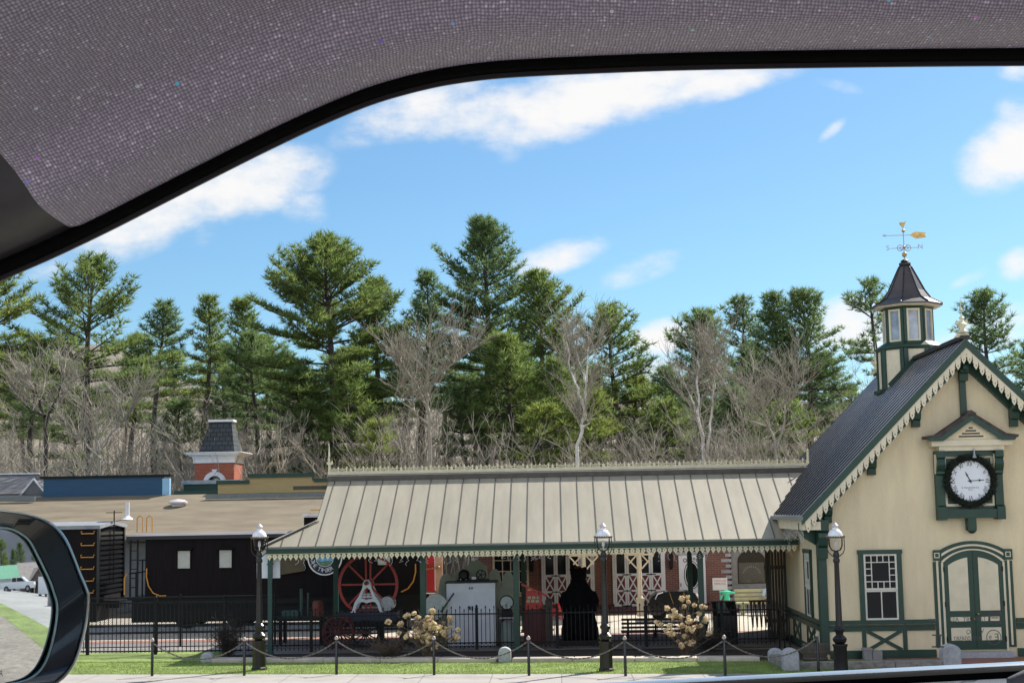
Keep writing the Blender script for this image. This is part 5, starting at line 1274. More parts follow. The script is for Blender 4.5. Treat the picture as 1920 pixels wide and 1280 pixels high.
b = MB(); b.beam((0.42, 48.2, 0.18), (-0.9, 48.05, 0.70), 0.04, 0.04); b.beam((0.42, 48.4, 0.18), (-0.9, 48.55, 0.70), 0.04, 0.04); b.box(-0.3, -0.26, 48.1, 48.5, 0.02, 0.5); b.build('handle', M['red'], WHB)
# black bear sculpture: one body from overlapping forms, remeshed to one skin
b = MB(); Bx, By = 0.54, 42.5
b.lathe([(0.02, 0.12), (0.40, 0.14), (0.50, 0.30), (0.515, 0.48), (0.47, 0.70), (0.43, 0.90), (0.44, 1.08), (0.45, 1.25), (0.42, 1.42), (0.34, 1.58), (0.25, 1.72), (0.20, 1.82), (0.05, 1.90)], (Bx, By, 0), 28, sy=0.82)
b.ball((Bx, By-0.03, 1.93), 0.235, 16, sx=1.0, sy=1.05)
for s in (-1, 1):
    b.ball((Bx+s*0.185, By, 2.10), 0.085, 10, sy=0.6)
    b.tube([(Bx+s*0.34, By, 1.45), (Bx+s*0.42, By-0.08, 1.2), (Bx+s*0.38, By-0.28, 0.98), (Bx+s*0.22, By-0.42, 0.95)], [0.15, 0.16, 0.13, 0.10], 10)
    b.tube([(Bx+s*0.30, By-0.1, 0.42), (Bx+s*0.36, By-0.40, 0.30), (Bx+s*0.36, By-0.55, 0.18)], [0.24, 0.18, 0.13], 10)
b.tube([(Bx, By-0.15, 1.90), (Bx, By-0.36, 1.85)], [0.13, 0.085], 10)
be = b.build('bear_statue', M['bearfur'], uv=False)
md = be.modifiers.new('r', 'REMESH'); md.mode = 'VOXEL'; md.voxel_size = 0.035; md.use_smooth_shade = True
ms = be.modifiers.new('s', 'SMOOTH'); ms.iterations = 4
dg = bpy.context.evaluated_depsgraph_get(); dg.update(); me = bpy.data.meshes.new_from_object(be.evaluated_get(dg)); be.modifiers.clear(); be.data = me
tag(be, 'tall black bear statue sitting upright behind the fence', 'statue')
b = MB(); b.lathe([(0.12, 0), (0.12, 0.02), (0.09, 0.03), (0.07, 0.06), (0.02, 0.07)], (Bx-0.01, By, 2.13), 18); o = b.build('hat', M['darkred'], be, smooth=40)
b = MB(); b.box(-0.05, 1.2, 42.0, 43.0, 0.0, 0.13); tag(b.build('statue_plinth', M['mulch']), 'low dark plinth the black bear statue sits on', 'plinth')
# bench with horizontal slats
BN = thing('park_bench', 'dark slatted park bench facing the plaza behind the low fence', 'bench', (2.8, 44.2, 0))
b = MB()
for z in (0.52, 0.405, 0.29): b.box(1.79, 3.81, 44.2, 44.24, z, z+0.065)
b.build('backrest', M['darkbark'], BN)
b = MB(); b.box(1.79, 3.81, 44.24, 44.72, 0.16, 0.21); b.build('seat', M['darkbark'], BN)
for x in (1.95, 2.76, 3.6): b = MB(); b.box(x, x+0.06, 44.16, 44.199, 0.0, 0.56); b.box(x, x+0.06, 44.6, 44.66, 0.0, 0.16); b.split('leg', M['black'], BN)
# black carriage body on the plaza
KB = thing('black_carriage', 'black rounded old carriage body with a bright rim on the plaza', 'carriage', (3.9, 51.3, 0))
b = MB(); P = [(3.02, 0.35), (3.0, 0.62), (3.12, 0.82), (3.3, 0.93), (3.75, 0.98), (4.35, 0.98), (4.6, 0.90), (4.72, 0.72), (4.74, 0.45), (4.6, 0.26), (3.3, 0.22)]
b.xz(P, 51.0, 51.9); b.xz([(3.05, 0.2), (3.02, 0.5), (3.2, 0.72), (3.5, 0.76), (3.6, 0.4), (3.4, 0.2)], 50.85, 50.999); b.build('carriage_body', M['blackgloss'], KB, smooth=30)
b = MB(); b.tube([(3.28, 50.98, 0.55), (3.24, 50.98, 0.75), (3.32, 50.98, 0.90), (3.5, 50.98, 0.95)], 0.02, 6); b.tube([(4.62, 50.98, 0.9), (4.72, 50.98, 0.72), (4.70, 50.98, 0.6)], 0.03, 6); b.build('bright_rim', M['lampwhite'], KB)
b = MB(); b.tube([(3.72, 50.985, 0.95), (3.86, 50.985, 0.5)], 0.008, 5); b.tube([(4.2, 50.985, 0.95), (4.32, 50.985, 0.5)], 0.008, 5); b.build('gilt_line', M['gold'], KB)
for x in (3.35, 4.4): b = MB(); b.lathe([(0.24, -.05), (0.24, .05)], (x, 51.0, 0.25), 18, axis='y'); b.build('wheel', M['black'], KB)
# planter, dark sloping cabinet, green pump, sign, rack, slats
PT = thing('half_barrel_planter', 'dark round bowl planter on the patio beside the park bench', 'planter', (4.0, 42.6, 0))
b = MB(); b.lathe([(0.36, 0.28), (0.42, 0.55), (0.43, 0.58), (0.38, 0.58), (0.36, 0.5)], (3.75, 42.4, 0.0), 20); b.build('planter_bowl', M['mulch'], PT, smooth=40)
b = MB(); b.lathe([(0.25, 0.0), (0.18, 0.1), (0.2, 0.30)], (3.75, 42.4, 0), 14); b.build('planter_foot', M['black'], PT)
KO = thing('sloping_cabinet', 'black cabinet with a sloping glass top behind the low fence', 'cabinet', (4.6, 41.9, 0))
b = MB(); b.yz([(41.7, 0), (42.5, 0), (42.5, 1.17), (42.1, 1.17), (41.7, 0.80)], 4.24, 4.90); b.build('cabinet_body', M['blackgloss'], KO)
b = MB(); b.add([(4.36, 41.755, 0.862), (4.70, 41.755, 0.862), (4.60, 42.06, 1.144), (4.36, 42.06, 1.144)], [(0, 1, 2, 3)]); b.build('sloping_pane', pm('green_grey_pane', (0.10, 0.14, 0.13), 0.15, 0.2, 3), KO)
MP = thing('mint_hand_pump', 'bright mint green hand pump on the plaza', 'pump', (5.77, 52, 0))
b = MB(); b.lathe([(0.20, 0.0), (0.20, 0.30), (0.17, 0.50), (0.10, 0.62), (0.085, 0.80), (0.15, 0.84), (0.16, 0.90), (0.05, 0.93)], (5.77, 52, 0), 16); b.build('pump_barrel', M['mint'], MP, smooth=40)
b = MB(); b.tube([(5.52, 52, 0.88), (5.77, 52, 0.87), (6.05, 52, 0.84)], [0.035, 0.04, 0.03], 8); b.tube([(5.62, 52, 0.78), (5.55, 52, 0.62)], [0.04, 0.03], 8); b.build('pump_handle', M['mint'], MP, smooth=40)
PS_ = thing('parking_sign', 'small white sign with red lettering by the brick corner', 'sign', (5.87, 55, 0))
b = MB(); b.box(5.60, 6.14, 55.0, 55.02, 0.78, 1.22); b.build('sign_board', M['white'], PS_)
b = MB(); text_on(b, 'STROLLER', 0.115, (5.87, 54.996, 1.12), (0.92, 0, 0), (0, 0, 1)); text_on(b, 'PARKING', 0.115, (5.87, 54.996, 1.01), (0.92, 0, 0), (0, 0, 1)); b.build('lettering', pm('faded_red_lettering', (0.62, 0.20, 0.20), 0.6, 0.1, 5), PS_, fix=False)
b = MB(); b.box(5.85, 5.89, 55.021, 55.06, 0, 1.2); b.build('sign_post', M['steel'], PS_)
RK = thing('wooden_folding_rack', 'orange brown wooden folding gate on the patio beside the plank screen', 'gate', (5.75, 43.5, 0))
b = MB(); b.box(5.46, 6.08, 43.49, 43.53, 1.04, 1.10); b.build('top_rail', M['orangewood'], RK); b = MB()
for i in range(5):
    x = 5.50+i*0.125; b.beam((x, 43.51, 1.04), (x+0.05, 43.51, 0.32), 0.04, 0.03, side=(1, 0, 0)); b.beam((x+0.10, 43.52, 1.04), (x+0.055, 43.52, 0.32), 0.03, 0.03, side=(1, 0, 0))
b.build('lattice', M['orangewood'], RK)
PL = thing('plank_screen', 'tall screen of weathered upright planks at the pavilion end', 'screen', (6.3, 42.9, 0))
b = MB(); rnd = random.Random(2)
for i in range(8):
    x = 5.88+i*0.085; b.box(x, x+0.066, 42.8+rnd.uniform(-.02, .02), 42.86+rnd.uniform(0, .02), 0.03, 2.55)
b.build('planks', M['greywood'], PL); b = MB(); b.box(5.85, 6.55, 42.9, 42.96, 0.5, 0.6); b.box(5.85, 6.55, 42.9, 42.96, 2.0, 2.1); b.split('batten', M['greywood'], PL)

# ------------------------------------------------------------------ fences
def iron_fence(label, pts, h, hr0, hr1, sp=0.125, alt=0.0, posts=(), ph=0.1, scroll=False):
    F = thing('iron_fence', label, 'fence', pts[0])
    rl = MB(); pk = MB(); n = 0
    for p, q in zip(pts, pts[1:]):
        p, q = V(p), V(q); L = (q-p).length; d = (q-p)/L
        for z in (hr0, hr1): rl.beam(p+V((0, 0, z)), q+V((0, 0, z)), 0.03, 0.035)
        k = int(L/sp)
        for i in range(k+1):
            c = p+d*(i*sp); hh = h-(alt if n % 2 else 0); n += 1
            pk.beam(c+V((0, 0, 0.06)), c+V((0, 0, hh)), 0.019, 0.019, side=(1, 0, 0))
            pk.lathe([(0.013, hh), (0.02, hh+0.02), (0.002, hh+0.07)], tuple(c), 4)
            if scroll and i < k: pk.beam(c+V((0, -0.004, hr0-0.11)), c+d*sp+V((0, -0.004, hr0-0.01)), 0.008, 0.012, side=(0, 1, 0)); pk.beam(c+V((0, 0.004, hr0-0.01)), c+d*sp+V((0, 0.004, hr0-0.11)), 0.008, 0.012, side=(0, 1, 0))
    rl.build('rail', M['black'], F); pk.build('pickets', M['black'], F)
    for x in posts:
        for p, q in zip(pts, pts[1:]):
            if p[0] <= x <= q[0]:
                y = p[1]+(q[1]-p[1])*(x-p[0])/(q[0]-p[0])
                g = MB(); g.box(x-0.04, x+0.04, y-0.045, y+0.035, 0, h+ph); g.box(x-0.05, x+0.05, y-0.055, y+0.045, h+ph-0.02, h+ph); g.lathe([(0.02, 0), (0.04, 0.03), (0.03, 0.07), (0.002, 0.10)], (x, y-0.005, h+ph), 8); g.build('fence_post', M['black'], F)
    return F
iron_fence('tall black iron fence in front of the caboose and boxcar', [(-18.5, 41.9, 0), (-8.35, 41.2, 0)], 1.38, 0.10, 1.42, 0.118, 0, (-16.2, -13.2, -11.25, -9.3), 0.14)
iron_fence('low black iron fence with spiked pickets along the pavilion', [(-8.2, 41.35, 0), (5.9, 41.25, 0)], 1.14, 0.20, 0.98, 0.118, 0.08, (-6.9, -4.4, -2.31, -0.1, 2.35, 4.42), 0.0, True)
# chain link run behind the tall fence
CLF = thing('chain_link_fence', 'black chain link fence behind the tall iron fence', 'fence', (-13, 45, 0))
b = MB(); x0, x1, y_ = -20.0, -8.3, 43.9; z0, z1 = 0.62, 1.42; s = 0.062; k = int((x1-x0)/s)
for i in range(-14, k+1):
    for sg in (1, -1):
        a = x0+i*s; 
        xa, xb_ = a, a+(z1-z0)
        za, zb_ = (z0, z1) if sg > 0 else (z1, z0)
        if xa < x0: 
            f_ = (x0-xa)/(xb_-xa); za = za+(zb_-za)*f_; xa = x0
        if xb_ > x1:
            f_ = (x1-xa)/(xb_-xa); zb_ = za+(zb_-za)*f_; xb_ = x1
        if xb_-xa < 0.01: continue
        yy_ = y_+0.004*sg
        b.add([(xa, yy_, za-0.006), (xa, yy_, za+0.006), (xb_, yy_, zb_+0.006), (xb_, yy_, zb_-0.006)], [(0, 1, 2, 3)])
b.build('mesh', M['black'], CLF, fix=False, uv=False)
b = MB(); b.tube([(x0, y_, z1+0.02), (x1, y_, z1+0.02)], 0.022, 6); b.tube([(x0, y_, z0), (x1, y_, z0)], 0.014, 6); b.build('rail', M['black'], CLF)
for x in (-17.5, -14.0, -11.2, -8.4): g = MB(); g.tube([(x, y_, 0), (x, y_, z1+0.10)], 0.035, 8); g.build('fence_post', M['black'], CLF)
# handrail at the side ramp
HR = thing('ramp_handrail', 'thin black iron handrail beside the station side wall', 'handrail', (5.9, 38.6, 0))
b = MB(); b.tube([(5.85, 40.4, 1.05), (5.85, 38.6, 1.05), (6.1, 38.6, 0.98)], 0.02, 6)
for p in ((5.85, 38.6), (5.85, 39.5), (5.85, 40.4)): b.tube([(p[0], p[1], 0), (p[0], p[1], 1.05)], 0.018, 6)
b.tube([(5.85, 40.4, 0.5), (5.85, 38.6, 0.5)], 0.015, 6); b.build('rails', M['black'], HR)

# ------------------------------------------------------------------ lamp posts
def lamp(name, label, x, y, h, z=0):
    L = thing(name, label, 'street lamp', (x, y, z), 'gas style lamps along the lawn')
    k = h/3.5; b = MB()
    b.lathe([(0.19, 0), (0.19, 0.06), (0.165, 0.09), (0.155, 0.62), (0.175, 0.66), (0.175, 0.70)], n=8, phase=math.pi/8)
    b.lathe([(0.10, 0.70), (0.15, 0.76), (0.165, 0.82), (0.12, 0.87), (0.085, 0.90), (0.09, 0.96), (0.125, 1.01), (0.125, 1.05), (0.08, 1.10), (0.078, 1.15)], n=14)
    b.lathe([(0.078, 1.15), (0.066, 1.9), (0.056, 2.52), (0.075, 2.55), (0.08, 2.60), (0.055, 2.66), (0.075, 2.72), (0.05, 2.80)], n=12)
    b.build('post', M['lamppost'], L, smooth=35, local=True)
    b = MB()
    for s in (-1, 1): b.tube([(0, 0, 2.64), (s*0.06, 0, 2.68), (s*0.14, 0, 2.76), (s*0.168, 0, 2.84), (s*0.168, 0, 3.13)], [0.015, 0.012, 0.010, 0.009, 0.009], 6)
    b.build('lyre_bracket', M['lamppost'], L, smooth=50, local=True)
    b = MB(); b.lathe([(0.06, 2.80), (0.10, 2.83), (0.135, 2.92), (0.14, 3.12)], n=20); g = b.build('glass_shade', M['lampglass'], L, smooth=60, local=True)
    b = MB(); b.lathe([(0.012, 2.78), (0.012, 2.90), (0.03, 2.92), (0.028, 3.02), (0.01, 3.05)], n=8); b.build('mantle', M['lampcap'], L, local=True)
    b = MB(); b.lathe([(0.178, 3.10), (0.182, 3.125), (0.165, 3.135)], n=20)
    for i in range(22): t = 2*math.pi*i/22; b.ball((0.178*math.cos(t), 0.178*math.sin(t), 3.135), 0.017, 4)
    b.build('scalloped_ring', M['rust'], L, local=True)
    b = MB(); b.lathe([(0.150, 3.135), (0.148, 3.17), (0.128, 3.235), (0.09, 3.285), (0.055, 3.30), (0.055, 3.335)], n=20); b.build('dome', M['lampwhite'], L, smooth=50, local=True)
    b = MB(); b.lathe([(0.05, 3.336), (0.062, 3.375), (0.072, 3.385), (0.06, 3.40), (0.035, 3.43), (0.022, 3.445), (0.008, 3.46), (0.006, 3.50)], n=14); b.build('chimney_cap', M['lampcap'], L, smooth=50, local=True)
    for ch in L.children: q = 1.0 if ch.name.startswith('post') else 1.17; ch.scale = (k*q, k*q, k)
    return L
lamp('street_lamp', 'black lamp post with white dome at the hipped pavilion corner', -7.43, 36.8, 3.62)
lamp('street_lamp', 'black lamp post with white dome in front of the bear statue', 1.05, 35.38, 3.50)
pl = at(1577, 1255, 33.9); lamp('street_lamp', 'black lamp post with white dome in front of the gabled station window', pl.x, 33.9, 3.43)
# utility box by the left post
b = MB(); b.box(-8.26, -7.62, 40.55, 40.60, 2.08, 2.72); tag(b.build('notice_board', M['cabinet']), 'blank pale board fixed behind the green pavilion corner post', 'board')

# ------------------------------------------------------------------ chain posts, chains, bollards, kerbs
proto = None; tops = []
CHAINX = [(285, 1268), (458, 1267), (631, 1265), (814, 1266), (992, 1267), (1173, 1268), (1360, 1267), (1535, 1262)]
WHICH = ['chain post standing alone nearest the car mirror', 'chain post between the small kerb bollard and the pavilion lamp post', 'chain post in front of the red spoked cart wheel', 'chain post in front of the hydrangea by the grey cabinet', 'chain post in front of the red hopper machine', 'chain post beside the lamp post of the bear statue', 'chain post in front of the black sloping cabinet', 'chain post at the barrel by the station corner']
for i, (px, py) in enumerate(CHAINX):
    p = atz(px, py)
    if proto is None:
        proto = thing('chain_post', WHICH[0], 'post', (p.x, p.y, 0), 'black posts carrying the lawn chain')
        b = MB(); b.lathe([(0.034, 0), (0.034, 0.80), (0.028, 0.82)], n=10); b.build('shaft', M['blackgloss'], proto, smooth=40, local=True)
        b = MB(); b.lathe([(0.02, 0.815), (0.045, 0.835), (0.048, 0.86), (0.03, 0.90), (0.005, 0.92)], n=10); b.build('knob', M['knob'], proto, smooth=50, local=True)
        o = proto
    else: o = copy_tree(proto)
    o.location = (p.x, p.y, 0); o['label'] = WHICH[i]; tops.append(V((p.x, p.y, 0.80)))
for i, (p, q) in enumerate(zip(tops, tops[1:])):
    b = MB(); n = 46; sag = 0.40
    pts = [p.lerp(q, j/n)+V((0, 0, -sag*4*(j/n)*(1-j/n))) for j in range(n+1)]
    for j in range(n):
        a, c = pts[j], pts[j+1]; sd = (0, 1, 0) if j % 2 else (0, 0.1, 1)
        d = (c-a); e = d.normalized()*0.012
        b.beam(a-e, c+e, 0.034, 0.012, side=sd)
    tag(b.build('chain', M['chain'], uv=False), 'sagging iron chain between the '+['first and second', 'second and third', 'third and fourth', 'fourth and fifth', 'fifth and sixth', 'sixth and seventh', 'seventh and eighth'][i]+' lawn posts', 'chain', 'sagging chains along the lawn')
def bollard(label, x, y, r=0.135, h=0.40, z=0, ay=None):
    b = MB(); R_ = r*1.12; prof = [(-R_, 0), (R_, 0)]+[(R_*math.cos(math.pi*i/14), h-R_*0.8+R_*0.8*math.sin(math.pi*i/14)*1.0) for i in range(15)]
    b.xz([(x+u, z+v) for u, v in prof], y-r, y+r)
    o = b.build('stone_bollard', M['stone'], smooth=35)
    md = o.modifiers.new('b', 'BEVEL'); md.width = 0.025; md.segments = 2
    return tag(o, label, 'bollard', 'round topped granite bollards')
bollard('small granite bollard at the end of the kerb by the twiggy shrub', -9.22, 38.95, 0.14, 0.27)
bollard('granite bollard on the kerb between cabinet and red hopper', -1.42, 37.85, 0.14, 0.38)
bollard('granite bollard in front of the barrel planter at the lawn corner', 5.29, 34.95, 0.165, 0.52)
bollard('granite bollard in front of the arched station door', 9.05, 35.3, 0.19, 0.52)
bollard('granite bollard past the arched door, cut by the picture edge', 11.05, 35.2, 0.19, 0.52)
bollard('granite bollard at the head of the return kerb, behind the others', 5.25, 37.0, 0.16, 0.33)
def kerb(label, segs, h=0.11, w=0.48):
    b = MB()
    for (p, q) in segs: b.beam((p[0], p[1], h/2), (q[0], q[1], h/2), w, h)
    o = b.build('stone_kerb', M['darkstone']); md = o.modifiers.new('b', 'BEVEL'); md.width = 0.015; md.segments = 1
    return tag(o, label, 'kerb')
def kseg(xa, ya, xb, yb_, n):
    return [((xa+(xb-xa)*(i+0.004)/n, ya+(yb_-ya)*(i+0.004)/n), (xa+(xb-xa)*(i+0.996)/n, ya+(yb_-ya)*(i+0.996)/n)) for i in range(n)]
M['kerbstone'] = pm('pale_weathered_kerb', (0.56, 0.48, 0.39), 0.85, 0.12, 4, bump=0.3, patchy=0.15)
o = kerb('long pale stone kerb between the lawn and the planting bed', kseg(-9.05, 39.0, -1.6, 38.0, 5)+kseg(-1.22, 37.95, 4.9, 37.3, 4)); o.data.materials[0] = M['kerbstone']
kerb('rough granite return kerb running toward the station corner', kseg(5.2, 36.9, 5.25, 35.15, 2), 0.20, 0.26)
kerb('rough granite kerb in front of the station wall', kseg(5.5, 35.2, 8.85, 35.25, 3), 0.17, 0.24)
# planters by the station wall
b = MB(); b.lathe([(0.27, 0.0), (0.30, 0.06), (0.31, 0.10), (0.285, 0.13), (0.30, 0.20), (0.315, 0.26), (0.295, 0.28), (0.31, 0.36), (0.31, 0.44), (0.26, 0.44), (0.25, 0.38)], (6.14, 36.6, 0.02), 24)
tag(b.build('barrel_planter', M['barrel'], smooth=30), 'dark ringed wooden barrel planter at the station corner', 'planter')
b = MB(); b.box(7.36, 7.55, 36.75, 37.0, 0.0, 0.27); b.box(7.56, 7.78, 36.70, 37.0, 0.0, 0.25); b.box(7.34, 7.56, 36.73, 37.02, 0.27, 0.31)
tag(b.build('utility_box', M['greystone']), 'low grey box on the ground under the station window', 'box')
# ------------------------------------------------------------------ vegetation
def mesh_np(name, vs, faces_n, mat, smooth=False):
    """vs (N,3) array, faces_n: (F,k) int array"""
    me = bpy.data.meshes.new(name); F, k = faces_n.shape
    me.vertices.add(len(vs)); me.vertices.foreach_set('co', np.asarray(vs, dtype=np.float32).ravel())
    me.loops.add(F*k); me.loops.foreach_set('vertex_index', faces_n.astype(np.int32).ravel())
    me.polygons.add(F); me.polygons.foreach_set('loop_start', np.arange(0, F*k, k, dtype=np.int32)); me.polygons.foreach_set('loop_total', np.full(F, k, dtype=np.int32))
    if smooth: me.polygons.foreach_set('use_smooth', np.ones(F, dtype=bool))
    me.update(calc_edges=True); me.materials.append(mat); me.validate()
    return me
def segs_np(S, n=3):
    """S: list of (p, q, r0, r1) -> verts, quads of n-sided sticks"""
    A = np.array([list(s[0])+list(s[1])+[s[2], s[3]] for s in S], dtype=np.float64)
    p, q, r0, r1 = A[:, 0:3], A[:, 3:6], A[:, 6:7], A[:, 7:8]
    d = q-p; d /= np.maximum(np.linalg.norm(d, axis=1, keepdims=True), 1e-9)
    ref = np.where(np.abs(d[:, 2:3]) < 0.9, np.array([[0, 0, 1.0]]), np.array([[1.0, 0, 0]]))
    a = np.cross(d, ref); a /= np.linalg.norm(a, axis=1, keepdims=True); b = np.cross(d, a)
    vs = []
    for base, r in ((p, r0), (q, r1)):
        for j in range(n):
            t = 2*math.pi*j/n; vs.append(base+(a*math.cos(t)+b*math.sin(t))*r)
    V_ = np.stack(vs, axis=1).reshape(-1, 3)
    base = np.arange(len(S))[:, None]*2*n
    F = np.concatenate([base+np.array([[j, (j+1) % n, n+(j+1) % n, n+j]]) for j in range(n)], axis=0)
    return V_, F
def tufts_np(C, D, S, rng, K=12, w=0.058, up=0.34, spread=0.80):
    C = np.array(C); D = np.array(D); S = np.array(S)[:, None, None]
    N = len(C)
    rnd = rng.normal(0, 1, (N, K, 3))*np.array([1, 1, 0.6]); rnd /= np.linalg.norm(rnd, axis=2, keepdims=True)
    dirs = D[:, None, :]*0.55+rnd*spread+np.array([0, 0, up])
    dirs /= np.linalg.norm(dirs, axis=2, keepdims=True)
    perp = np.cross(dirs, rng.normal(0, 1, (N, K, 3))); perp /= np.linalg.norm(perp, axis=2, keepdims=True)
    start = C[:, None, :]+rnd*0.05*S
    ln = S*rng.uniform(0.7, 1.2, (N, K, 1))
    v0 = start-perp*w*S*2.2*0.5; v1 = start+perp*w*S*2.2*0.5; v2 = start+dirs*ln
    Vx = np.stack([v0, v1, v2], axis=2).reshape(-1, 3)
    return Vx, np.arange(N*K*3).reshape(-1, 3)
def interp(prof, t):
    for (a, ra), (b_, rb) in zip(prof, prof[1:]):
        if t <= b_: return ra+(rb-ra)*(t-a)/max(1e-6, b_-a)
    return prof[-1][1]
def pine(seed, H, zb, left, right, dens=1.0, tsz=0.44, gap=0.56, openness=0.0, lean=0.0, fork=0, updir=0.0):
    """white pine: whorled limbs carrying flat sprays of needle tufts. left/right: crown radius against height share"""
    rng = np.random.default_rng(seed); rn = random.Random(seed)
    S = []; C = []; D = []; Z = []
    stems = [(0.0, 0.0, H)]
    tops_ = []
    ax = lambda t: V((lean*t*t*H+0.25*math.sin(t*5+seed), 0.25*math.cos(t*4+seed)-0.25, t*H))
    n = 14
    r_at = lambda t: 0.019*H*(1-t)**0.85+0.03
    for i in range(n): S.append((ax(i/n), ax((i+1)/n), r_at(i/n), r_at((i+1)/n)))
    Tr = list(S); S = []
    z = zb
    while z < H*0.985:
        t = z/H; tt = (z-zb)/(H-zb)
        m = rn.choice((3, 4, 4, 5)) if tt < 0.9 else 4
        a0 = rn.uniform(0, 6.28)
        for k in range(m):
            az = a0+2*math.pi*k/m+rn.uniform(-.35, .35)
            if rn.random() < openness: continue
            cx_ = math.cos(az); wgt = 0.5+0.5*cx_
            Rr = interp(right, tt)*wgt+interp(left, tt)*(1-wgt)
            L = Rr*rn.choice((rn.uniform(.55, .8), rn.uniform(.8, 1.0), rn.uniform(.85, 1.12)))
            if L < 0.25: L = 0.25+rn.random()*0.25
            e0 = R(50)*tt**1.5+R(8)+updir+rn.uniform(-.12, .12)-(0.12 if tt < 0.25 else 0)
            if tt > 0.5: L = min(L, max(0.22, (H-z)*0.80/max(0.2, math.sin(e0+0.25))))
            dh = V((math.cos(az), math.sin(az), 0)); side = V((-math.sin(az), math.cos(az), 0))
            p = ax(t); pts = [p]; ns = max(3, int(L/0.8)); el = e0
            for s in range(ns):
                sh = (s+1)/ns
                el2 = e0-0.30*math.sin(sh*2.6)*(1-tt)+0.42*max(0, sh-0.6)
                p = p+(dh*math.cos(el2)+V((0, 0, math.sin(el2)))+side*rn.uniform(-.1, .1))*(L/ns); pts.append(p)
            rb = 0.012*L+0.018
            for s in range(ns): S.append((pts[s], pts[s+1], rb*(1-s/ns)+0.012, rb*(1-(s+1)/ns)+0.012))
            # side sprays
            q = 0.28 if L > 1.5 else 0.1
            step = 0.34/dens
            npos = max(2, int(L*(1-q)/step))
            for j in range(npos+1):
                sh = q+(1-q)*j/npos
                f = sh*ns; i0 = min(ns-1, int(f)); pp = pts[i0].lerp(pts[i0+1], f-i0); bd = (pts[i0+1]-pts[i0]).normalized()
                for sg in (-1, 1):
                    tl = min(1.7, (0.22+0.52*L*(1-sh)*0.55+0.25))*rn.uniform(.6, 1.15)
                    dd = (bd*0.75+side*sg*rn.uniform(.5, 1.0)+V((0, 0, rn.uniform(.0, .30)))).normalized()
                    e = pp+dd*tl
                    if tl > 0.5: S.append((pp, e, 0.014, 0.008))
                    kt = max(1, int(tl/0.24))
                    for u in range(kt):
                        c = pp.lerp(e, (u+1)/kt)+V((rn.uniform(-.1, .1), rn.uniform(-.1, .1), rn.uniform(-.03, .09)))
                        C.append(tuple(c)); D.append(tuple(dd)); Z.append(tsz*rn.uniform(.75, 1.2))
            C.append(tuple(pts[-1])); D.append(tuple(bd)); Z.append(tsz)
        z += gap*rn.uniform(.75, 1.25)*(1.15-0.45*tt)
    for u in range(6):
        C.append(tuple(ax(0.975+0.006*u))); D.append((0, 0, 1)); Z.append(tsz*0.9)
    v1, f1 = segs_np(Tr, 7); v2, f2 = segs_np(S, 3)
    trunk = mesh_np('trunk', np.concatenate([v1, v2]), np.concatenate([f1, f2+len(v1)]), M['pinebark'])
    fv, ff = tufts_np(C, D, Z, rng)
    return trunk, (fv, ff)
def add_pine(label, x, y, H, mesh, mat, rz=0.0, s=1.0, sx=1.0, z=None, group='tall white pines behind the buildings'):
    t = thing('pine_tree', label, 'tree', (x, y, gz(x, y)-0.3 if z is None else z), group)
    t.rotation_euler.z = rz; t.scale = (s*sx, s*sx, s)
    tm, cm = mesh
    o = bpy.data.objects.new('trunk', tm); COL.objects.link(o); o.parent = t
    o = bpy.data.objects.new('crown', cm); COL.objects.link(o); o.parent = t
    return t
def pm_(seed, H, zb, left, right, mat, **kw):
    tr, (fv, ff) = pine(seed, H, zb, left, right, **kw)
    return tr, mesh_np('crown', fv, ff, M[mat])
def pine_at(label, px, ptop, Y, zbpx, lw, rw, mat, seed, **kw):
    """tree standing at depth Y whose top and crown sides were surveyed from the photograph; lw/rw: (share, pixels) pairs"""
    k = Y/FPX; tp = at(px, ptop, Y); base = gz(tp.x, Y)-0.3
    H = tp.z-base; zb = at(px, zbpx, Y).z-base
    return add_pine(label, tp.x, Y, H, pm_(seed, H, max(1.5, zb), [(t, v*k*1.14) for t, v in lw], [(t, v*k*1.14) for t, v in rw], mat, **kw), mat)
cone = lambda w: [(0, w*.75), (.15, w*.95), (.35, w), (.6, w*.72), (.8, w*.42), (.95, w*.2), (1, w*.08)]
pine_at('tallest pine of all, its narrow spire standing over the pavilion ridge', 905, 418, 92, 800, [(0, 60), (.2, 110), (.4, 120), (.55, 100), (.66, 105), (.72, 92), (.78, 40), (.9, 38), (1, 8)], [(0, 90), (.2, 120), (.45, 105), (.62, 85), (.7, 75), (.78, 52), (.9, 48), (1, 8)], 'pineB', 11, dens=1.1)
pine_at('broad dense pine whose flat limbs reach out toward the brick tower', 618, 452, 86, 800, [(0, 90), (.15, 150), (.32, 165), (.5, 150), (.62, 130), (.7, 120), (.8, 125), (.86, 70), (.93, 55), (1, 10)], [(0, 90), (.2, 135), (.45, 150), (.6, 130), (.75, 100), (.85, 70), (.95, 35), (1, 10)], 'pineA', 12, dens=1.15)
pine_at('rounded crown merged into the flank of the broad dense pine', 712, 535, 90, 770, cone(70), cone(75), 'pineA', 13)
pine_at('sparse tall pine with open limbs standing over the blue storefront', 178, 486, 84, 760, [(0, 90), (.12, 150), (.3, 130), (.45, 100), (.62, 92), (.8, 76), (.9, 58), (1, 24)], [(0, 110), (.1, 150), (.3, 130), (.5, 105), (.66, 95), (.8, 80), (.9, 66), (1, 26)], 'pineA', 14, openness=0.22, updir=.2, dens=.95)
pine_at('bright yellow green pine half hidden by the car pillar', -22, 500, 78, 720, cone(110), [(0, 60), (.2, 85), (.4, 92), (.6, 85), (.8, 72), (.92, 60), (1, 20)], 'pineC', 15, dens=1.1)
pine_at('slim pine between the middle spire pine and the broad dense pine', 795, 522, 98, 760, cone(58), cone(52), 'pineB', 16)
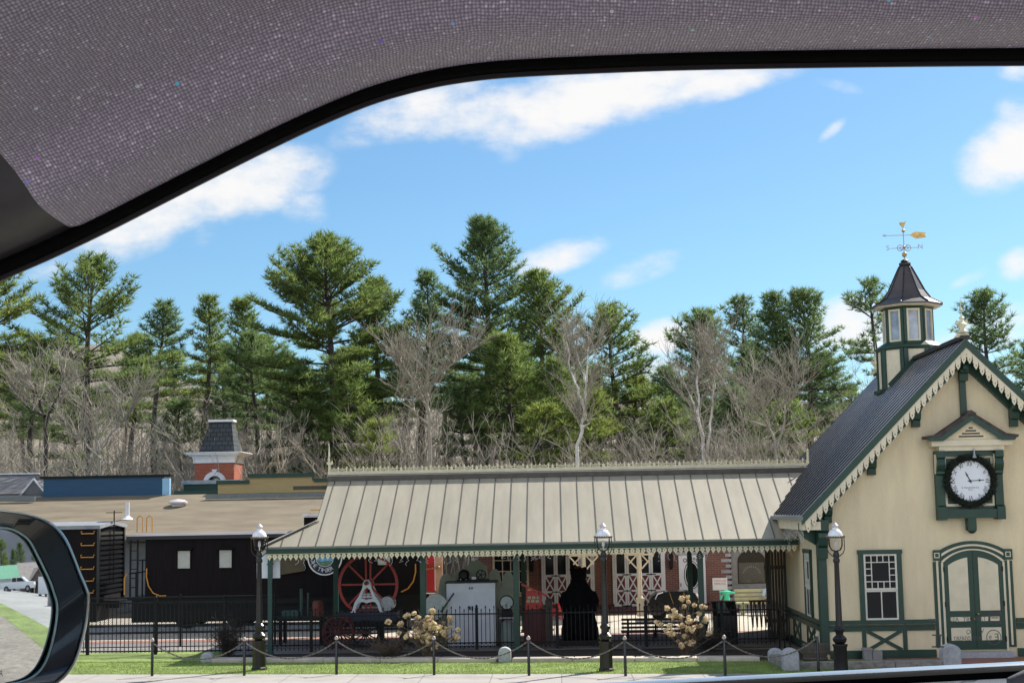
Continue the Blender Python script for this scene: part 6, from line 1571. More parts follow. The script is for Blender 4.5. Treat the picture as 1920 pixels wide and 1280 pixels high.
pine_at('pine with leaning twin tips between the tallest pine and the white birch', 1006, 522, 90, 820, [(0, 70), (.3, 85), (.55, 60), (.75, 42), (.9, 40), (1, 10)], [(0, 90), (.25, 110), (.5, 95), (.7, 72), (.85, 48), (1, 10)], 'pineA', 17)
pine_at('low full green pine under the tallest pine', 950, 640, 84, 850, cone(95), cone(100), 'pineA', 18, dens=1.1)
pine_at('pine with one long bare trunk beside the leaning white birch', 1148, 580, 90, 820, [(0, 50), (.3, 60), (.5, 52), (.7, 55), (.85, 48), (1, 12)], [(0, 80), (.2, 95), (.4, 72), (.6, 70), (.8, 48), (1, 10)], 'pineA', 19, openness=.1)
pine_at('low spreading pine between the leaning birch and the sky gap', 1195, 720, 92, 850, cone(70), cone(70), 'pineC', 20)
pine_at('round topped pine over the two stemmed white birch', 1312, 590, 90, 790, [(0, 60), (.25, 85), (.45, 72), (.65, 52), (.85, 36), (1, 10)], [(0, 55), (.3, 60), (.6, 48), (.85, 32), (1, 10)], 'pineB', 21, dens=1.1)
pine_at('thin tufted pine with open tiers beside the dense cluster', 1386, 564, 104, 740, [(0, 30), (.3, 46), (.55, 32), (.7, 36), (.9, 32), (1, 8)], [(0, 30), (.3, 40), (.6, 30), (.85, 32), (1, 8)], 'pineB', 22, openness=.3)
pine_at('crown of the dense pine cluster nearer the thin tufted pine', 1445, 556, 95, 800, cone(62), cone(60), 'pineB', 23, dens=1.1)
pine_at('crown of the dense pine cluster nearer the cupola', 1505, 553, 94, 790, [(0, 60), (.3, 70), (.6, 50), (.85, 38), (1, 12)], [(0, 60), (.25, 76), (.45, 72), (.65, 58), (.8, 50), (1, 14)], 'pineB', 24, dens=1.1)
pine_at('umbrella topped pine with bare crooked limbs beside the cupola', 1634, 530, 100, 700, [(0, 20), (.2, 70), (.4, 50), (.55, 76), (.7, 45), (.88, 44), (1, 22)], [(0, 20), (.3, 60), (.6, 50), (.85, 42), (1, 22)], 'pineB', 25, openness=.38, updir=.1)
pine_at('pine rising behind the gable peak and its gilt finial', 1846, 555, 98, 760, [(0, 60), (.2, 60), (.45, 45), (.6, 52), (.8, 38), (1, 10)], [(0, 90), (.2, 85), (.4, 50), (.6, 52), (.8, 40), (1, 10)], 'pineB', 26, openness=.25)
pine_at('pine low behind the far roof slope past the gable peak', 1935, 640, 100, 780, cone(60), cone(60), 'pineB', 27, openness=.2)
pine_at('small pointed pine between the sparse tall pine and the light pair', 300, 575, 100, 720, cone(48), cone(45), 'pineB', 28, dens=1.05)
pine_at('light pine straight above the brick tower, nearer the pointed pine', 388, 566, 100, 730, cone(48), cone(46), 'pineA', 29)
pine_at('light pine above the ochre storefront, nearer the broad dense pine', 458, 570, 98, 730, cone(45), cone(42), 'pineA', 30)
pine_at('dark low pine behind the thicket between tower and broad dense pine', 478, 640, 92, 800, cone(80), cone(60), 'pineB', 31, dens=1.1)
pine_at('dark low pine tucked under the round topped pine', 1255, 700, 97, 850, cone(60), cone(70), 'pineB', 32)
pine_at('dark low pine under the dense cluster beside the gable roof', 1420, 690, 98, 850, cone(70), cone(80), 'pineB', 33, dens=1.1)
pine_at('low dark pine under the bright yellow green pine', 70, 640, 96, 800, cone(60), cone(60), 'pineB', 34)
pine_at('green pine peeking between the sparse pine and the pointed pine', 255, 640, 104, 780, cone(55), cone(55), 'pineA', 35)

# low boughs of young pines between the bare trees
for i, (px, pt, Y, w, mt) in enumerate([(560, 700, 84, 80, 'pineB'), (655, 720, 82, 70, 'pineA'), (868, 730, 84, 62, 'pineB'), (1045, 690, 83, 62, 'pineA'), (1105, 740, 81, 60, 'pineC'), (1010, 770, 79, 60, 'pineC'), (1240, 760, 84, 62, 'pineA'), (1375, 740, 86, 58, 'pineB'), (1475, 760, 84, 55, 'pineA'), (345, 760, 90, 50, 'pineB'), (150, 770, 86, 60, 'pineA'), (700, 800, 78, 46, 'pineC')]):
    pine_at(['young dark pine with boughs down to the thicket above the ochre storefront', 'young green pine at the foot of the broad dense pine', 'young dark pine at the foot of the tallest pine', 'young green pine filling the gap beside the leaning birch', 'young yellow green pine under the leaning birch', 'small yellow green pine between the twin tipped pine and the birch', 'young green pine in front of the sky gap', 'young dark pine under the thin tufted pine', 'young green pine beside the upper end of the gable roof', 'young dark pine in the bare wood behind the brick tower', 'young green pine among bare trees over the blue storefront', 'small yellow green pine low above the hip of the pavilion ridge'][i], px, pt, Y, 875, cone(w), cone(w), mt, 400+i, dens=.95, gap=.6)
# a second rank of pines farther back fills the gaps between the trunks
src = [o for o in COL.objects if o.name.startswith('pine_tree')]
rn = random.Random(77)
for i, (px, pt) in enumerate([(-10, 640), (60, 690), (130, 670), (235, 690), (330, 650), (420, 640), (500, 620), (545, 650), (660, 640), (745, 620), (850, 640), (885, 680), (960, 620), (1050, 610), (1090, 660), (1120, 690), (1345, 680), (1410, 640), (1470, 640), (1540, 650), (1590, 720), (1690, 720), (1290, 700), (700, 700), (575, 690), (1000, 700)]):
    Y = rn.uniform(108, 124); p = at(px, pt, Y); base = gz(p.x, Y)-0.3; o = src[(i*7+2) % len(src)]; c = copy_tree(o); Hs = max(v[2] for v in o.children[0].bound_box)
    s_ = (p.z-base)/Hs; c.location = (p.x, Y, base); c.scale = (s_*1.25, s_*1.25, s_); c.rotation_euler.z = rn.uniform(0, 6.28); c['label'] = 'pine of the farther rank, half hidden behind the tall front pines'; c['group'] = 'farther rank of pines'
# bare deciduous trees: recursive forks
def bare(seed, H, spread=0.5, twigs=1.0, fork=3, straight=0.8, r0=None):
    rn = random.Random(seed); S = []; T = []
    def grow(p, d, L, r, lev):
        n = max(2, int(L/0.55)); q = p
        for i in range(n):
            d = (d+V((rn.uniform(-1, 1), rn.uniform(-1, 1), rn.uniform(-.3, .8)))*0.13*(1 if lev else 1-straight+.1)).normalized()
            e = q+d*(L/n); ra = r*(1-0.45*i/n); rb = r*(1-0.45*(i+1)/n)
            (T if lev < 2 else S).append((q, e, max(ra, 0.010), max(rb, 0.009)))
            if lev < 4 and i >= n*(0.35 if lev == 0 else 0.1) and rn.random() < (0.75 if lev else 0.8)*twigs:
                a = rn.uniform(0, 6.28); o = V((math.cos(a), math.sin(a), rn.uniform(.15, .8)))
                nd = (d*0.75+o*spread*rn.uniform(.8, 1.4)).normalized()
                grow(e, nd, L*rn.uniform(.32, .55), rb*0.55, lev+1)
            q = e
        if lev < 4:
            for k in range(fork if lev < 2 else 2):
                a = rn.uniform(0, 6.28); o = V((math.cos(a), math.sin(a), rn.uniform(.1, .7)))
                grow(q, (d+o*spread).normalized(), L*rn.uniform(.45, .65), r*0.52, lev+1)
    d0 = V((rn.uniform(-.08, .08), rn.uniform(-.08, .08), 1)).normalized()
    grow(V((0, 0, 0)), d0, H*0.46, r0 or 0.0085*H, 0)
    return T, S
def bare_mesh(name, T, S, mat, lim=9000):
    if len(S) > lim: S = random.Random(1).sample(S, lim)
    v1, f1 = segs_np(T, 5); v2, f2 = segs_np(S, 3)
    return mesh_np('trunk', v1, f1, mat), mesh_np('crown', v2, f2, mat)
BM = []
for i in range(7):
    T, S = bare(100+i, 10.5, 0.42+0.05*(i % 3), 1.0, 3 if i % 2 else 2)
    BM.append(bare_mesh('b', T, S, M['bark'] if i % 3 else M['bark2']))
print('bare tree sizes', [len(m[1].polygons) for m in BM])
def add_bare(label, x, y, s, mesh, rz, group, name='bare_tree'):
    t = thing(name, label, 'tree', (x, y, gz(x, y)-0.1), group); t.rotation_euler.z = rz; t.scale = (s*.9, s*.9, s)
    for n_, me in zip(('trunk', 'crown'), mesh):
        o = bpy.data.objects.new(n_, me); COL.objects.link(o); o.parent = t
rn = random.Random(21)
k = 0
for i in range(62):
    px = -30+i*26.5+rn.uniform(-14, 14)
    Y = rn.choice((74, 77, 80, 84, 88))+rn.uniform(-2, 2)
    p = at(px, 870, Y)
    topy = 762+rn.uniform(-45, 65)+(-25 if 720 < px < 860 else 0)+(20 if 1080 < px < 1260 else 0)
    H = at(px, topy, Y).z-gz(p.x, Y)
    if H < 3: H = 3.5
    add_bare('bare grey leafless tree in the thicket below the pines', p.x, Y, H/11.5, BM[i % 7], rn.uniform(0, 6.28), 'bare trees of the thicket below the pines')
# birches and other trees that stand out
def birch(label, stems, Y, mat, seed, r0=0.16):
    r0 *= 0.62
    rn = random.Random(seed); T = []; S = []
    p0 = at(stems[0][0][0], stems[0][0][1], Y); base = V((p0.x, Y, gz(p0.x, Y)))
    t = thing('birch_tree' if mat == 'birch' else 'bare_tree', label, 'tree', base)
    for st in stems:
        pts = [at(px, py, Y+rn.uniform(-.3, .3))-base for px, py in st]
        if st is stems[0]: pts[0] = V((pts[0].x, 0, -0.2))
        pp = []
        for a, c in zip(pts, pts[1:]):
            n = 4
            for i in range(n): pp.append(a.lerp(c, i/n)+V((rn.uniform(-.06, .06), rn.uniform(-.06, .06), 0)))
        pp.append(pts[-1]); m = len(pp)-1
        rs = r0 if st is stems[0] else r0*0.6
        for i in range(m):
            T.append((pp[i], pp[i+1], rs*(1-.8*i/m)+.012, rs*(1-.8*(i+1)/m)+.012))
            if i > m*0.3:
                for _ in range(2):
                    a = rn.uniform(0, 6.28); d = V((math.cos(a), math.sin(a), rn.uniform(.5, 1.6))).normalized(); L = rn.uniform(.8, 2.4); q = pp[i+1]
                    for s in range(5):
                        d = (d+V((rn.uniform(-.25, .25), rn.uniform(-.25, .25), rn.uniform(-.1, .25)))).normalized(); e = q+d*L/5
                        S.append((q, e, .022*(1-s/6)+.008, .022*(1-(s+1)/6)+.008))
                        for _ in range(3):
                            d3 = (d+V((rn.uniform(-1, 1), rn.uniform(-1, 1), rn.uniform(-.4, 1)))*.8).normalized(); L3 = rn.uniform(.3, .9)
                            e3 = e+d3*L3; S.append((e, e3, .010, .007)); S.append((e3, e3+(d3+V((rn.uniform(-.6, .6), rn.uniform(-.6, .6), .3))).normalized()*L3*.7, .008, .006))
                        q = e
    v1, f1 = segs_np(T, 7); v2, f2 = segs_np(S, 3)
    for n_, v_, f_, mm in (('trunk', v1, f1, M[mat]), ('crown', v2, f2, M['bark'])):
        o = bpy.data.objects.new(n_, mesh_np(n_, v_, f_, mm, smooth=(n_ == 'trunk'))); COL.objects.link(o); o.parent = t
birch('white leaning forked birch in front of the long trunked pine', [[(1076, 880), (1084, 835), (1095, 780), (1100, 720), (1104, 650)], [(1095, 770), (1083, 730), (1070, 690), (1062, 640)], [(1100, 720), (1090, 690), (1080, 660)], [(1093, 800), (1106, 792)]], 73, 'birch', 1)
birch('white birch with two tall stems under the round topped pine', [[(1325, 885), (1318, 830), (1310, 780), (1308, 720), (1310, 660)], [(1326, 840), (1333, 780), (1338, 720), (1345, 680), (1325, 655)], [(1310, 780), (1296, 745), (1282, 715)]], 75, 'birch', 2, 0.14)
birch('pale grey branchy bare tree in front of the slim pine', [[(806, 885), (806, 820), (803, 760), (800, 700), (806, 640)], [(804, 770), (780, 720), (760, 690), (745, 680)], [(803, 740), (825, 700), (850, 680), (876, 662)], [(804, 800), (775, 770), (740, 740)]], 74, 'bark', 3, 0.15)
birch('pale thin forked bare tree beside the steep gable roof', [[(1462, 880), (1455, 840), (1440, 790), (1425, 750), (1405, 720)], [(1455, 840), (1470, 790), (1480, 740), (1492, 700)], [(1440, 800), (1410, 790), (1385, 780)]], 73, 'bark', 4, 0.12)
birch('dark trunked forked bare tree above the blue storefront', [[(90, 890), (88, 830), (84, 780), (70, 740), (55, 715)], [(86, 790), (100, 760), (112, 735), (120, 700)], [(84, 780), (60, 770), (30, 740)]], 76, 'darkbark', 5, 0.2)
birch('pale bare tree with crossing limbs between blue storefront and tower', [[(190, 890), (186, 850), (180, 800), (172, 760)], [(186, 850), (210, 810), (240, 780), (250, 750)], [(188, 860), (160, 830), (140, 820)]], 72, 'bark', 6, 0.11)
# brush: a dense tangle of saplings behind the roofs, and the wood on the slope behind
def brush(name, label, n, yr, hr, xr, mat, seed, low=False):
    rn = random.Random(seed); S = []
    for i in range(n):
        y = rn.uniform(*yr); x = rn.uniform(*xr)*y/80.0; z = gz(x, y)-0.1; h = rn.uniform(*hr); q = V((x, y, z))
        d = V((rn.uniform(-.18, .18), rn.uniform(-.18, .18), 1)).normalized(); m = 5
        r = 0.011*h*rn.uniform(.6, 1.3)*.5
        for s in range(m):
            d = (d+V((rn.uniform(-.12, .12), rn.uniform(-.12, .12), .05))).normalized(); e = q+d*h/m
            S.append((q, e, r*(1-s/m)+.012, r*(1-(s+1)/m)+.010))
            if s >= 1:
                for _ in range(3):
                    a = rn.uniform(0, 6.28); d2 = V((math.cos(a), math.sin(a), rn.uniform(.4, 1.6))).normalized(); L = h*rn.uniform(.12, .28)
                    e2 = e+d2*L; S.append((e, e2, .013, .009))
                    for _ in range(3):
                        d3 = (d2+V((rn.uniform(-.7, .7), rn.uniform(-.7, .7), rn.uniform(-.2, .6)))).normalized(); S.append((e2, e2+d3*L*rn.uniform(.4, .8), .011, .007))
            q = e
    v_, f_ = segs_np(S, 3)
    o = bpy.data.objects.new(name, mesh_np(name, v_, f_, mat)); COL.objects.link(o); tag(o, label, 'undergrowth', None, 'stuff')
brush('undergrowth', 'grey brown tangle of leafless saplings along the wood edge', 640, (72, 86), (3.0, 7.0), (-32, 24), M['bark2'], 5)
brush('undergrowth', 'grey leafless wood covering the slope behind the pines', 620, (92, 128), (3.5, 7), (-34, 30), M['bark'], 6)
brush('undergrowth', 'brown leafless brush low behind the shop roofs', 420, (76, 100), (2, 5), (-32, 24), M['bark'], 7)

# hydrangeas with dried heads
def hydrangea(label, x, y, W_, H_, n, seed, heads):
    rn = random.Random(seed); t = thing('hydrangea_bush', label, 'bush', (x, y, 0.0), 'dried hydrangea bushes by the kerb'); S = []; tips = []
    for i in range(n):
        a = rn.uniform(0, 6.28); sp = rn.uniform(.15, 1.0); h = H_*rn.uniform(.45, 1.0)
        tip = V((math.cos(a)*sp*W_, math.sin(a)*sp*W_*.6, h*(1.05-.35*sp))); c = V((tip.x*.25, tip.y*.25, tip.z*.55)); pts = [V((tip.x*.05, tip.y*.05, 0))]
        for s in range(1, 7):
            u = s/6; pts.append(pts[0]*(1-u)**2+c*2*u*(1-u)+tip*u*u+V((rn.uniform(-.02, .02), rn.uniform(-.02, .02), rn.uniform(-.02, .02))))
        for s in range(6):
            S.append((pts[s], pts[s+1], .013*(1-s/8), .013*(1-(s+1)/8)))
            if s > 1 and rn.random() < .8:
                d = V((rn.uniform(-1, 1), rn.uniform(-1, 1), rn.uniform(0, 1))).normalized()*rn.uniform(.1, .32); S.append((pts[s], pts[s]+d, .006, .004))
                if rn.random() < .45: tips.append(pts[s]+d)
        tips.append(tip)
    v_, f_ = segs_np(S, 4); o = bpy.data.objects.new('stems', mesh_np('stems', v_, f_, M['stem'])); COL.objects.link(o); o.parent = t
    rn.shuffle(tips)
    for tp in tips[:heads]:
        o = bpy.data.objects.new('flower_head', HEADS[rn.randrange(len(HEADS))]); COL.objects.link(o); o.parent = t
        s = rn.uniform(.65, 1.35); o.location = tp; o.scale = (s, s, s*.9); o.rotation_euler = (rn.uniform(-.5, .5), rn.uniform(-.5, .5), rn.uniform(0, 6))
HEADS = []
for i in range(4):
    rn = random.Random(40+i); b = MB()
    for j in range(34):
        d = V((rn.gauss(0, 1), rn.gauss(0, 1), rn.gauss(0.2, 1))).normalized()*0.062*rn.uniform(.6, 1.05)
        b.ball(tuple(d), rn.uniform(.018, .030), 5)
    o = b.build('flower_head', M['flower'], uv=False, smooth=60); HEADS.append(o.data); bpy.data.objects.remove(o)
hydrangea('dried hydrangea bush with cream heads in front of the grey cabinet', -3.46, 38.85, 1.02, 1.40, 70, 1, 84)
hydrangea('dried hydrangea bush with cream heads in front of the park bench', 3.14, 38.45, .86, 1.62, 30, 6, 42)
def shrub(label, x, y, W_, H_, n, seed, mat):
    rn = random.Random(seed); S = []
    for i in range(n):
        a = rn.uniform(0, 6.28); q = V((0, 0, 0)); d = V((math.cos(a)*rn.uniform(.1, .9), math.sin(a)*rn.uniform(.1, .9), 1)).normalized(); h = H_*rn.uniform(.6, 1.1)
        for s in range(6):
            d = (d+V((rn.uniform(-.3, .3)+math.cos(a)*.1, rn.uniform(-.3, .3), rn.uniform(-.1, .2)))).normalized(); e = q+V((d.x*W_/H_*1.2, d.y*W_/H_*1.2, d.z))*h/6
            S.append((q, e, .009*(1-s/8), .009*(1-(s+1)/8)))
            for _ in range(3): S.append((e, e+V((rn.uniform(-1, 1), rn.uniform(-1, 1), rn.uniform(-.2, 1))).normalized()*rn.uniform(.08, .25), .005, .003))
            q = e
    v_, f_ = segs_np(S, 3); o = bpy.data.objects.new('leafless_shrub', mesh_np('leafless_shrub', v_, f_, mat)); COL.objects.link(o); o.location = (x, y, 0); tag(o, label, 'shrub')
shrub('dark leafless twiggy shrub behind the small kerb bollard', -8.95, 40.2, .62, 1.05, 90, 3, M['darkbark'])
shrub('sprawling thin twigs at the foot of the hydrangea by the cabinet', -4.6, 39.5, .75, .5, 40, 4, M['stem'])
shrub('low dark twiggy shrub beside the hydrangea by the bench', 3.9, 39.9, .6, .6, 50, 8, M['darkbark'])
# ------------------------------------------------------------------ the car the picture is taken from
CAR = thing('car', 'interior of the car with grey knit headliner, black window seal and side mirror', 'car', (0, 0, 2.28))
DY = 1.35
SEALPX = [(-700, 900), (-500, 782), (-300, 671), (-150, 596), (0, 528), (100, 484), (200, 436), (300, 385), (400, 334), (500, 284), (600, 237), (700, 196), (800, 168), (880, 154), (960, 146), (1100, 139), (1300, 132), (1600, 127), (1920, 124), (2300, 122), (2800, 121), (3300, 122)]
raw = [at(px, py, DY) for px, py in SEALPX]
def catmull(P, per=10):
    out = []
    for i in range(len(P)-1):
        p0, p1, p2, p3 = P[max(i-1, 0)], P[i], P[i+1], P[min(i+2, len(P)-1)]
        for j in range(per):
            t = j/per
            out.append(0.5*((2*p1)+(-p0+p2)*t+(2*p0-5*p1+4*p2-p3)*t*t+(-p0+3*p1-3*p2+p3)*t**3))
    out.append(P[-1]); return out
SC_ = catmull(raw, 10)
NRM = []
for i in range(len(SC_)):
    d = (SC_[min(i+1, len(SC_)-1)]-SC_[max(i-1, 0)]).normalized(); NRM.append(V((-d.z, 0, d.x)))
ARC = [0]
for a, c in zip(SC_, SC_[1:]): ARC.append(ARC[-1]+(c-a).length)
def sweep(name, prof, mat, i0=0, i1=None, closed=True, smooth=60, flip=False, uvscale=True, parent=None):
    i1 = len(SC_)-1 if i1 is None else i1
    vs = []; k = len(prof)
    for i in range(i0, i1+1):
        for dy, dn in prof: vs.append(SC_[i]+NRM[i]*dn+V((0, dy, 0)))
    fs = []; q = k if closed else k-1
    for i in range(i1-i0):
        for j in range(q):
            f = (i*k+j, i*k+(j+1) % k, (i+1)*k+(j+1) % k, (i+1)*k+j); fs.append(f)
    b = MB(); b.add(vs, fs)
    o = b.build(name, mat, parent or CAR, smooth=smooth, uv=False)
    lay = o.data.uv_layers.new(name='UVMap'); pl_ = [0]
    for (a, b1), (c, d1) in zip(prof, prof[1:]): pl_.append(pl_[-1]+math.hypot(c-a, d1-b1))
    if closed: pl_.append(0)
    for p in o.data.polygons:
        for li in p.loop_indices:
            vi = o.data.loops[li].vertex_index; lay.data[li].uv = (ARC[i0+vi//k], pl_[vi % k])
    return o
def knit():
    m = bpy.data.materials.new('grey_knit_headliner'); m.use_nodes = True; nt = m.node_tree; b = nt.nodes['Principled BSDF']; L = nt.links
    b.inputs['Roughness'].default_value = 0.8; b.inputs['Specular IOR Level'].default_value = 0.15
    b.inputs['Sheen Weight'].default_value = 0.35; b.inputs['Sheen Roughness'].default_value = 0.4
    uv = nn(nt, 'ShaderNodeUVMap'); mp = nn(nt, 'ShaderNodeMapping'); mp.inputs['Scale'].default_value = (1/0.0031, 1/0.0036, 1); mp.inputs['Rotation'].default_value = (0, 0, R(4))
    nw = nn(nt, 'ShaderNodeTexNoise'); nw.inputs['Scale'].default_value = 30; nw.inputs['Detail'].default_value = 3
    L.new(uv.outputs[0], nw.inputs['Vector'])
    mx = nn(nt, 'ShaderNodeVectorMath', operation='MULTIPLY_ADD'); mx.inputs[1].default_value = (0.006, 0.006, 0); L.new(nw.outputs['Color'], mx.inputs[0]); L.new(uv.outputs[0], mx.inputs[2])
    L.new(mx.outputs[0], mp.inputs['Vector'])
    vo = nn(nt, 'ShaderNodeTexVoronoi', voronoi_dimensions='2D'); vo.inputs['Scale'].default_value = 1.0; vo.inputs['Randomness'].default_value = 0.22; L.new(mp.outputs[0], vo.inputs['Vector'])
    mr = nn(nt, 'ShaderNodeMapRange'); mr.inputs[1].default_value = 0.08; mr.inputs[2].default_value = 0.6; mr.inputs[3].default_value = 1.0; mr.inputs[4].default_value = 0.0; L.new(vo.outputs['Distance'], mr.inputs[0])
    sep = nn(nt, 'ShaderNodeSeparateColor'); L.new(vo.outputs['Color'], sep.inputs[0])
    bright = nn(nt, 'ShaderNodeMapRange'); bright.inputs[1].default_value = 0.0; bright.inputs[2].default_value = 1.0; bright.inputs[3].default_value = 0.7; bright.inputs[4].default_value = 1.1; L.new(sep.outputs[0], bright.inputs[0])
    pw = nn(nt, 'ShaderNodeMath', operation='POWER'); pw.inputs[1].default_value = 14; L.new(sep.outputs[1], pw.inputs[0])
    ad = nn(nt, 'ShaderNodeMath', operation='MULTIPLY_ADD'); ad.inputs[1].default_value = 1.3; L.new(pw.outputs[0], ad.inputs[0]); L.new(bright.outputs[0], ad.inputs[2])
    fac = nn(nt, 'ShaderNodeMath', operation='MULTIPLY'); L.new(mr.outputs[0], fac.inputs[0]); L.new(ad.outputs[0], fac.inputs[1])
    mc = nn(nt, 'ShaderNodeMix', data_type='RGBA'); mc.inputs['A'].default_value = (0.27, 0.24, 0.325, 1); mc.inputs['B'].default_value = (0.74, 0.66, 0.84, 1); mc.clamp_factor = False  # colour darkens between stitches, shade painted into the weave
    L.new(fac.outputs[0], mc.inputs['Factor']); 
    sp = nn(nt, 'ShaderNodeMath', operation='GREATER_THAN'); sp.inputs[1].default_value = 0.9988; L.new(sep.outputs[2], sp.inputs[0])
    hs = nn(nt, 'ShaderNodeHueSaturation'); hs.inputs['Saturation'].default_value = 1.0; hs.inputs['Value'].default_value = 1.3; L.new(vo.outputs['Color'], hs.inputs['Color'])
    m2 = nn(nt, 'ShaderNodeMix', data_type='RGBA'); L.new(sp.outputs[0], m2.inputs['Factor']); L.new(mc.outputs['Result'], m2.inputs['A']); L.new(hs.outputs[0], m2.inputs['B'])  # rare cells take bright saturated colours as painted glints
    L.new(m2.outputs['Result'], b.inputs['Base Color'])
    bp = nn(nt, 'ShaderNodeBump'); bp.inputs['Strength'].default_value = 0.55; bp.inputs['Distance'].default_value = 0.0012; L.new(mr.outputs[0], bp.inputs['Height']); L.new(bp.outputs[0], b.inputs['Normal'])
    return m
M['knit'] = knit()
M['pillar'] = pm('pillar_trim_plastic', (0.085, 0.08, 0.09), 0.6, 0.08, 40, bump=0.12, bscale=700)
M['rubber'] = pm('black_rubber_seal', (0.0035, 0.0035, 0.004), 0.85, 0.2, 20, spec=0.05)
M['frame'] = pm('dark_door_frame', (0.018, 0.014, 0.020), 0.55, 0.12, 10, spec=0.2)
M['carpaint'] = pm('dark_teal_car_paint', (0.010, 0.016, 0.020), 0.25, 0.1, 8, coat=1.0)
M['chrome'] = pm('bright_belt_trim', (0.62, 0.66, 0.66), 0.25, 0.06, 30, metal=0.75)
M['doorvinyl'] = pm('grey_blue_door_vinyl', (0.11, 0.125, 0.14), 0.35, 0.06, 20, bump=0.1, bscale=300, coat=0.3)
PROF = [(0.004, 0.010), (-0.006, 0.0125), (-0.03, 0.0145), (-0.06, 0.0160), (-0.082, 0.0190), (-0.098, 0.027), (-0.112, 0.040), (-0.128, 0.053), (-0.15, 0.062), (-0.19, 0.069), (-0.25, 0.075), (-0.29, 0.082), (-0.33, 0.097), (-0.38, 0.112), (-0.46, 0.120), (-0.6, 0.126), (-0.9, 0.13), (-1.35, 0.13), (-1.6, 0.125), (-1.8, 0.10)]
def psub(P, n=5):
    out = catmull([V((a, 0, c)) for a, c in P], n); return [(p.x, p.z) for p in out]
PF = psub(PROF, 4)
# index on the curve where the headliner stops and the pillar trim begins
def near(px, py):
    p = at(px, py, DY); return min(range(len(SC_)), key=lambda i: (SC_[i]-p).length)
iH = near(150, 462)
# the headliner: rounded corner at its lower end
vs = []; k = len(PF); rows = []
for i in range(iH, len(SC_)):
    rows.append([SC_[i]+NRM[i]*dn+V((0, dy, 0)) for dy, dn in PF])
arcH = [ARC[i] for i in range(iH, len(SC_))]
plen = [0]
for (a, b1), (c, d1) in zip(PF, PF[1:]): plen.append(plen[-1]+math.hypot(c-a, d1-b1))
# pull the first rows in near the seal to round the corner
rad = 0.030
for r in range(len(rows)):
    pass
b = MB()
NR = len(rows); cornr = []
for r in range(NR):
    s = arcH[r]-arcH[0]
    for j in range(k): vs.append(rows[r][j])
uvs = []
for r in range(NR):
    for j in range(k): uvs.append((arcH[r], plen[j]))
# corner rounding: shift the end of each profile line along the curve near the seal
def pos(s, j):
    s = max(0, min(arcH[-1]-arcH[0]-1e-6, s)); 
    lo = 0
    while lo < NR-2 and arcH[lo+1]-arcH[0] < s: lo += 1
    f = (s-(arcH[lo]-arcH[0]))/max(1e-9, arcH[lo+1]-arcH[lo]); return rows[lo][j].lerp(rows[lo+1][j], f)
END = arcH[-1]-arcH[0]
vs = []; uvs = []
smap = [0, .002, .004, .007, .010, .014, .018, .024, .03]+[0.04+0.012*i for i in range(80)]
smap = [s for s in smap if s < 0.9]+[0.9+0.05*i for i in range(60) if 0.9+0.05*i < END]
for s in smap:
    for j in range(k):
        e = 0.0
        if plen[j] < rad: e = rad-math.sqrt(max(0, rad*rad-(rad-plen[j])**2))
        # blend the shift out further along
        sh = s+e*max(0, 1-s/0.10)
        p = pos(sh, j)
        if s < 0.012: p = p+V((0, 0.0045*(1-s/0.012)**2, 0))+NRM[iH]*0.003*(1-s/0.012)**2
        vs.append(p); uvs.append((sh, plen[j]))
fs = [(r*k+j, r*k+j+1, (r+1)*k+j+1, (r+1)*k+j) for r in range(len(smap)-1) for j in range(k-1)]
b.add(vs, fs)
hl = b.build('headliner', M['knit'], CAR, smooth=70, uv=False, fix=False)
lay = hl.data.uv_layers.new(name='UVMap')
for p in hl.data.polygons:
    for li in p.loop_indices: lay.data[li].uv = uvs[hl.data.loops[li].vertex_index]
# pillar trim under and beyond the headliner end
PP = [(dy+0.002, dn+0.0045 if dy > -0.3 else dn+0.01) for dy, dn in PF]
PP = [q for q in PP if q[0] > -0.30]
sweep('pillar_trim', PP+[(-0.29, PP[-1][1]+0.05), (-0.05, 0.10), (0.0, 0.06)], M['pillar'], 0, min(len(SC_)-1, iH+9), closed=True)
# seal and door frame
sweep('window_seal', [(-0.010, 0.0065), (-0.014, 0.0100), (-0.012, 0.0150), (-0.004, 0.0175), (0.006, 0.0165), (0.012, 0.012), (0.010, 0.0065)], M['rubber'])
sweep('door_frame', [(0.006, 0.0025), (0.005, 0.0095), (0.020, 0.020), (0.036, 0.022), (0.038, 0.013), (0.033, 0.0098), (0.018, 0.0052)], M['frame'])
# outer roof skin
OUT = [(0.037, 0.016), (0.060, 0.030), (0.045, 0.050), (0.0, 0.085), (-0.12, 0.14), (-0.4, 0.175), (-1.35, 0.19), (-1.7, 0.175), (-1.86, 0.12)]
sweep('roof_panel', OUT, M['carpaint'], iH-2, len(SC_)-1, closed=False)
sweep('pillar_panel', [q for q in OUT if q[0] > -0.2]+[(-0.29, 0.158)], M['carpaint'], 0, iH-2, closed=False)
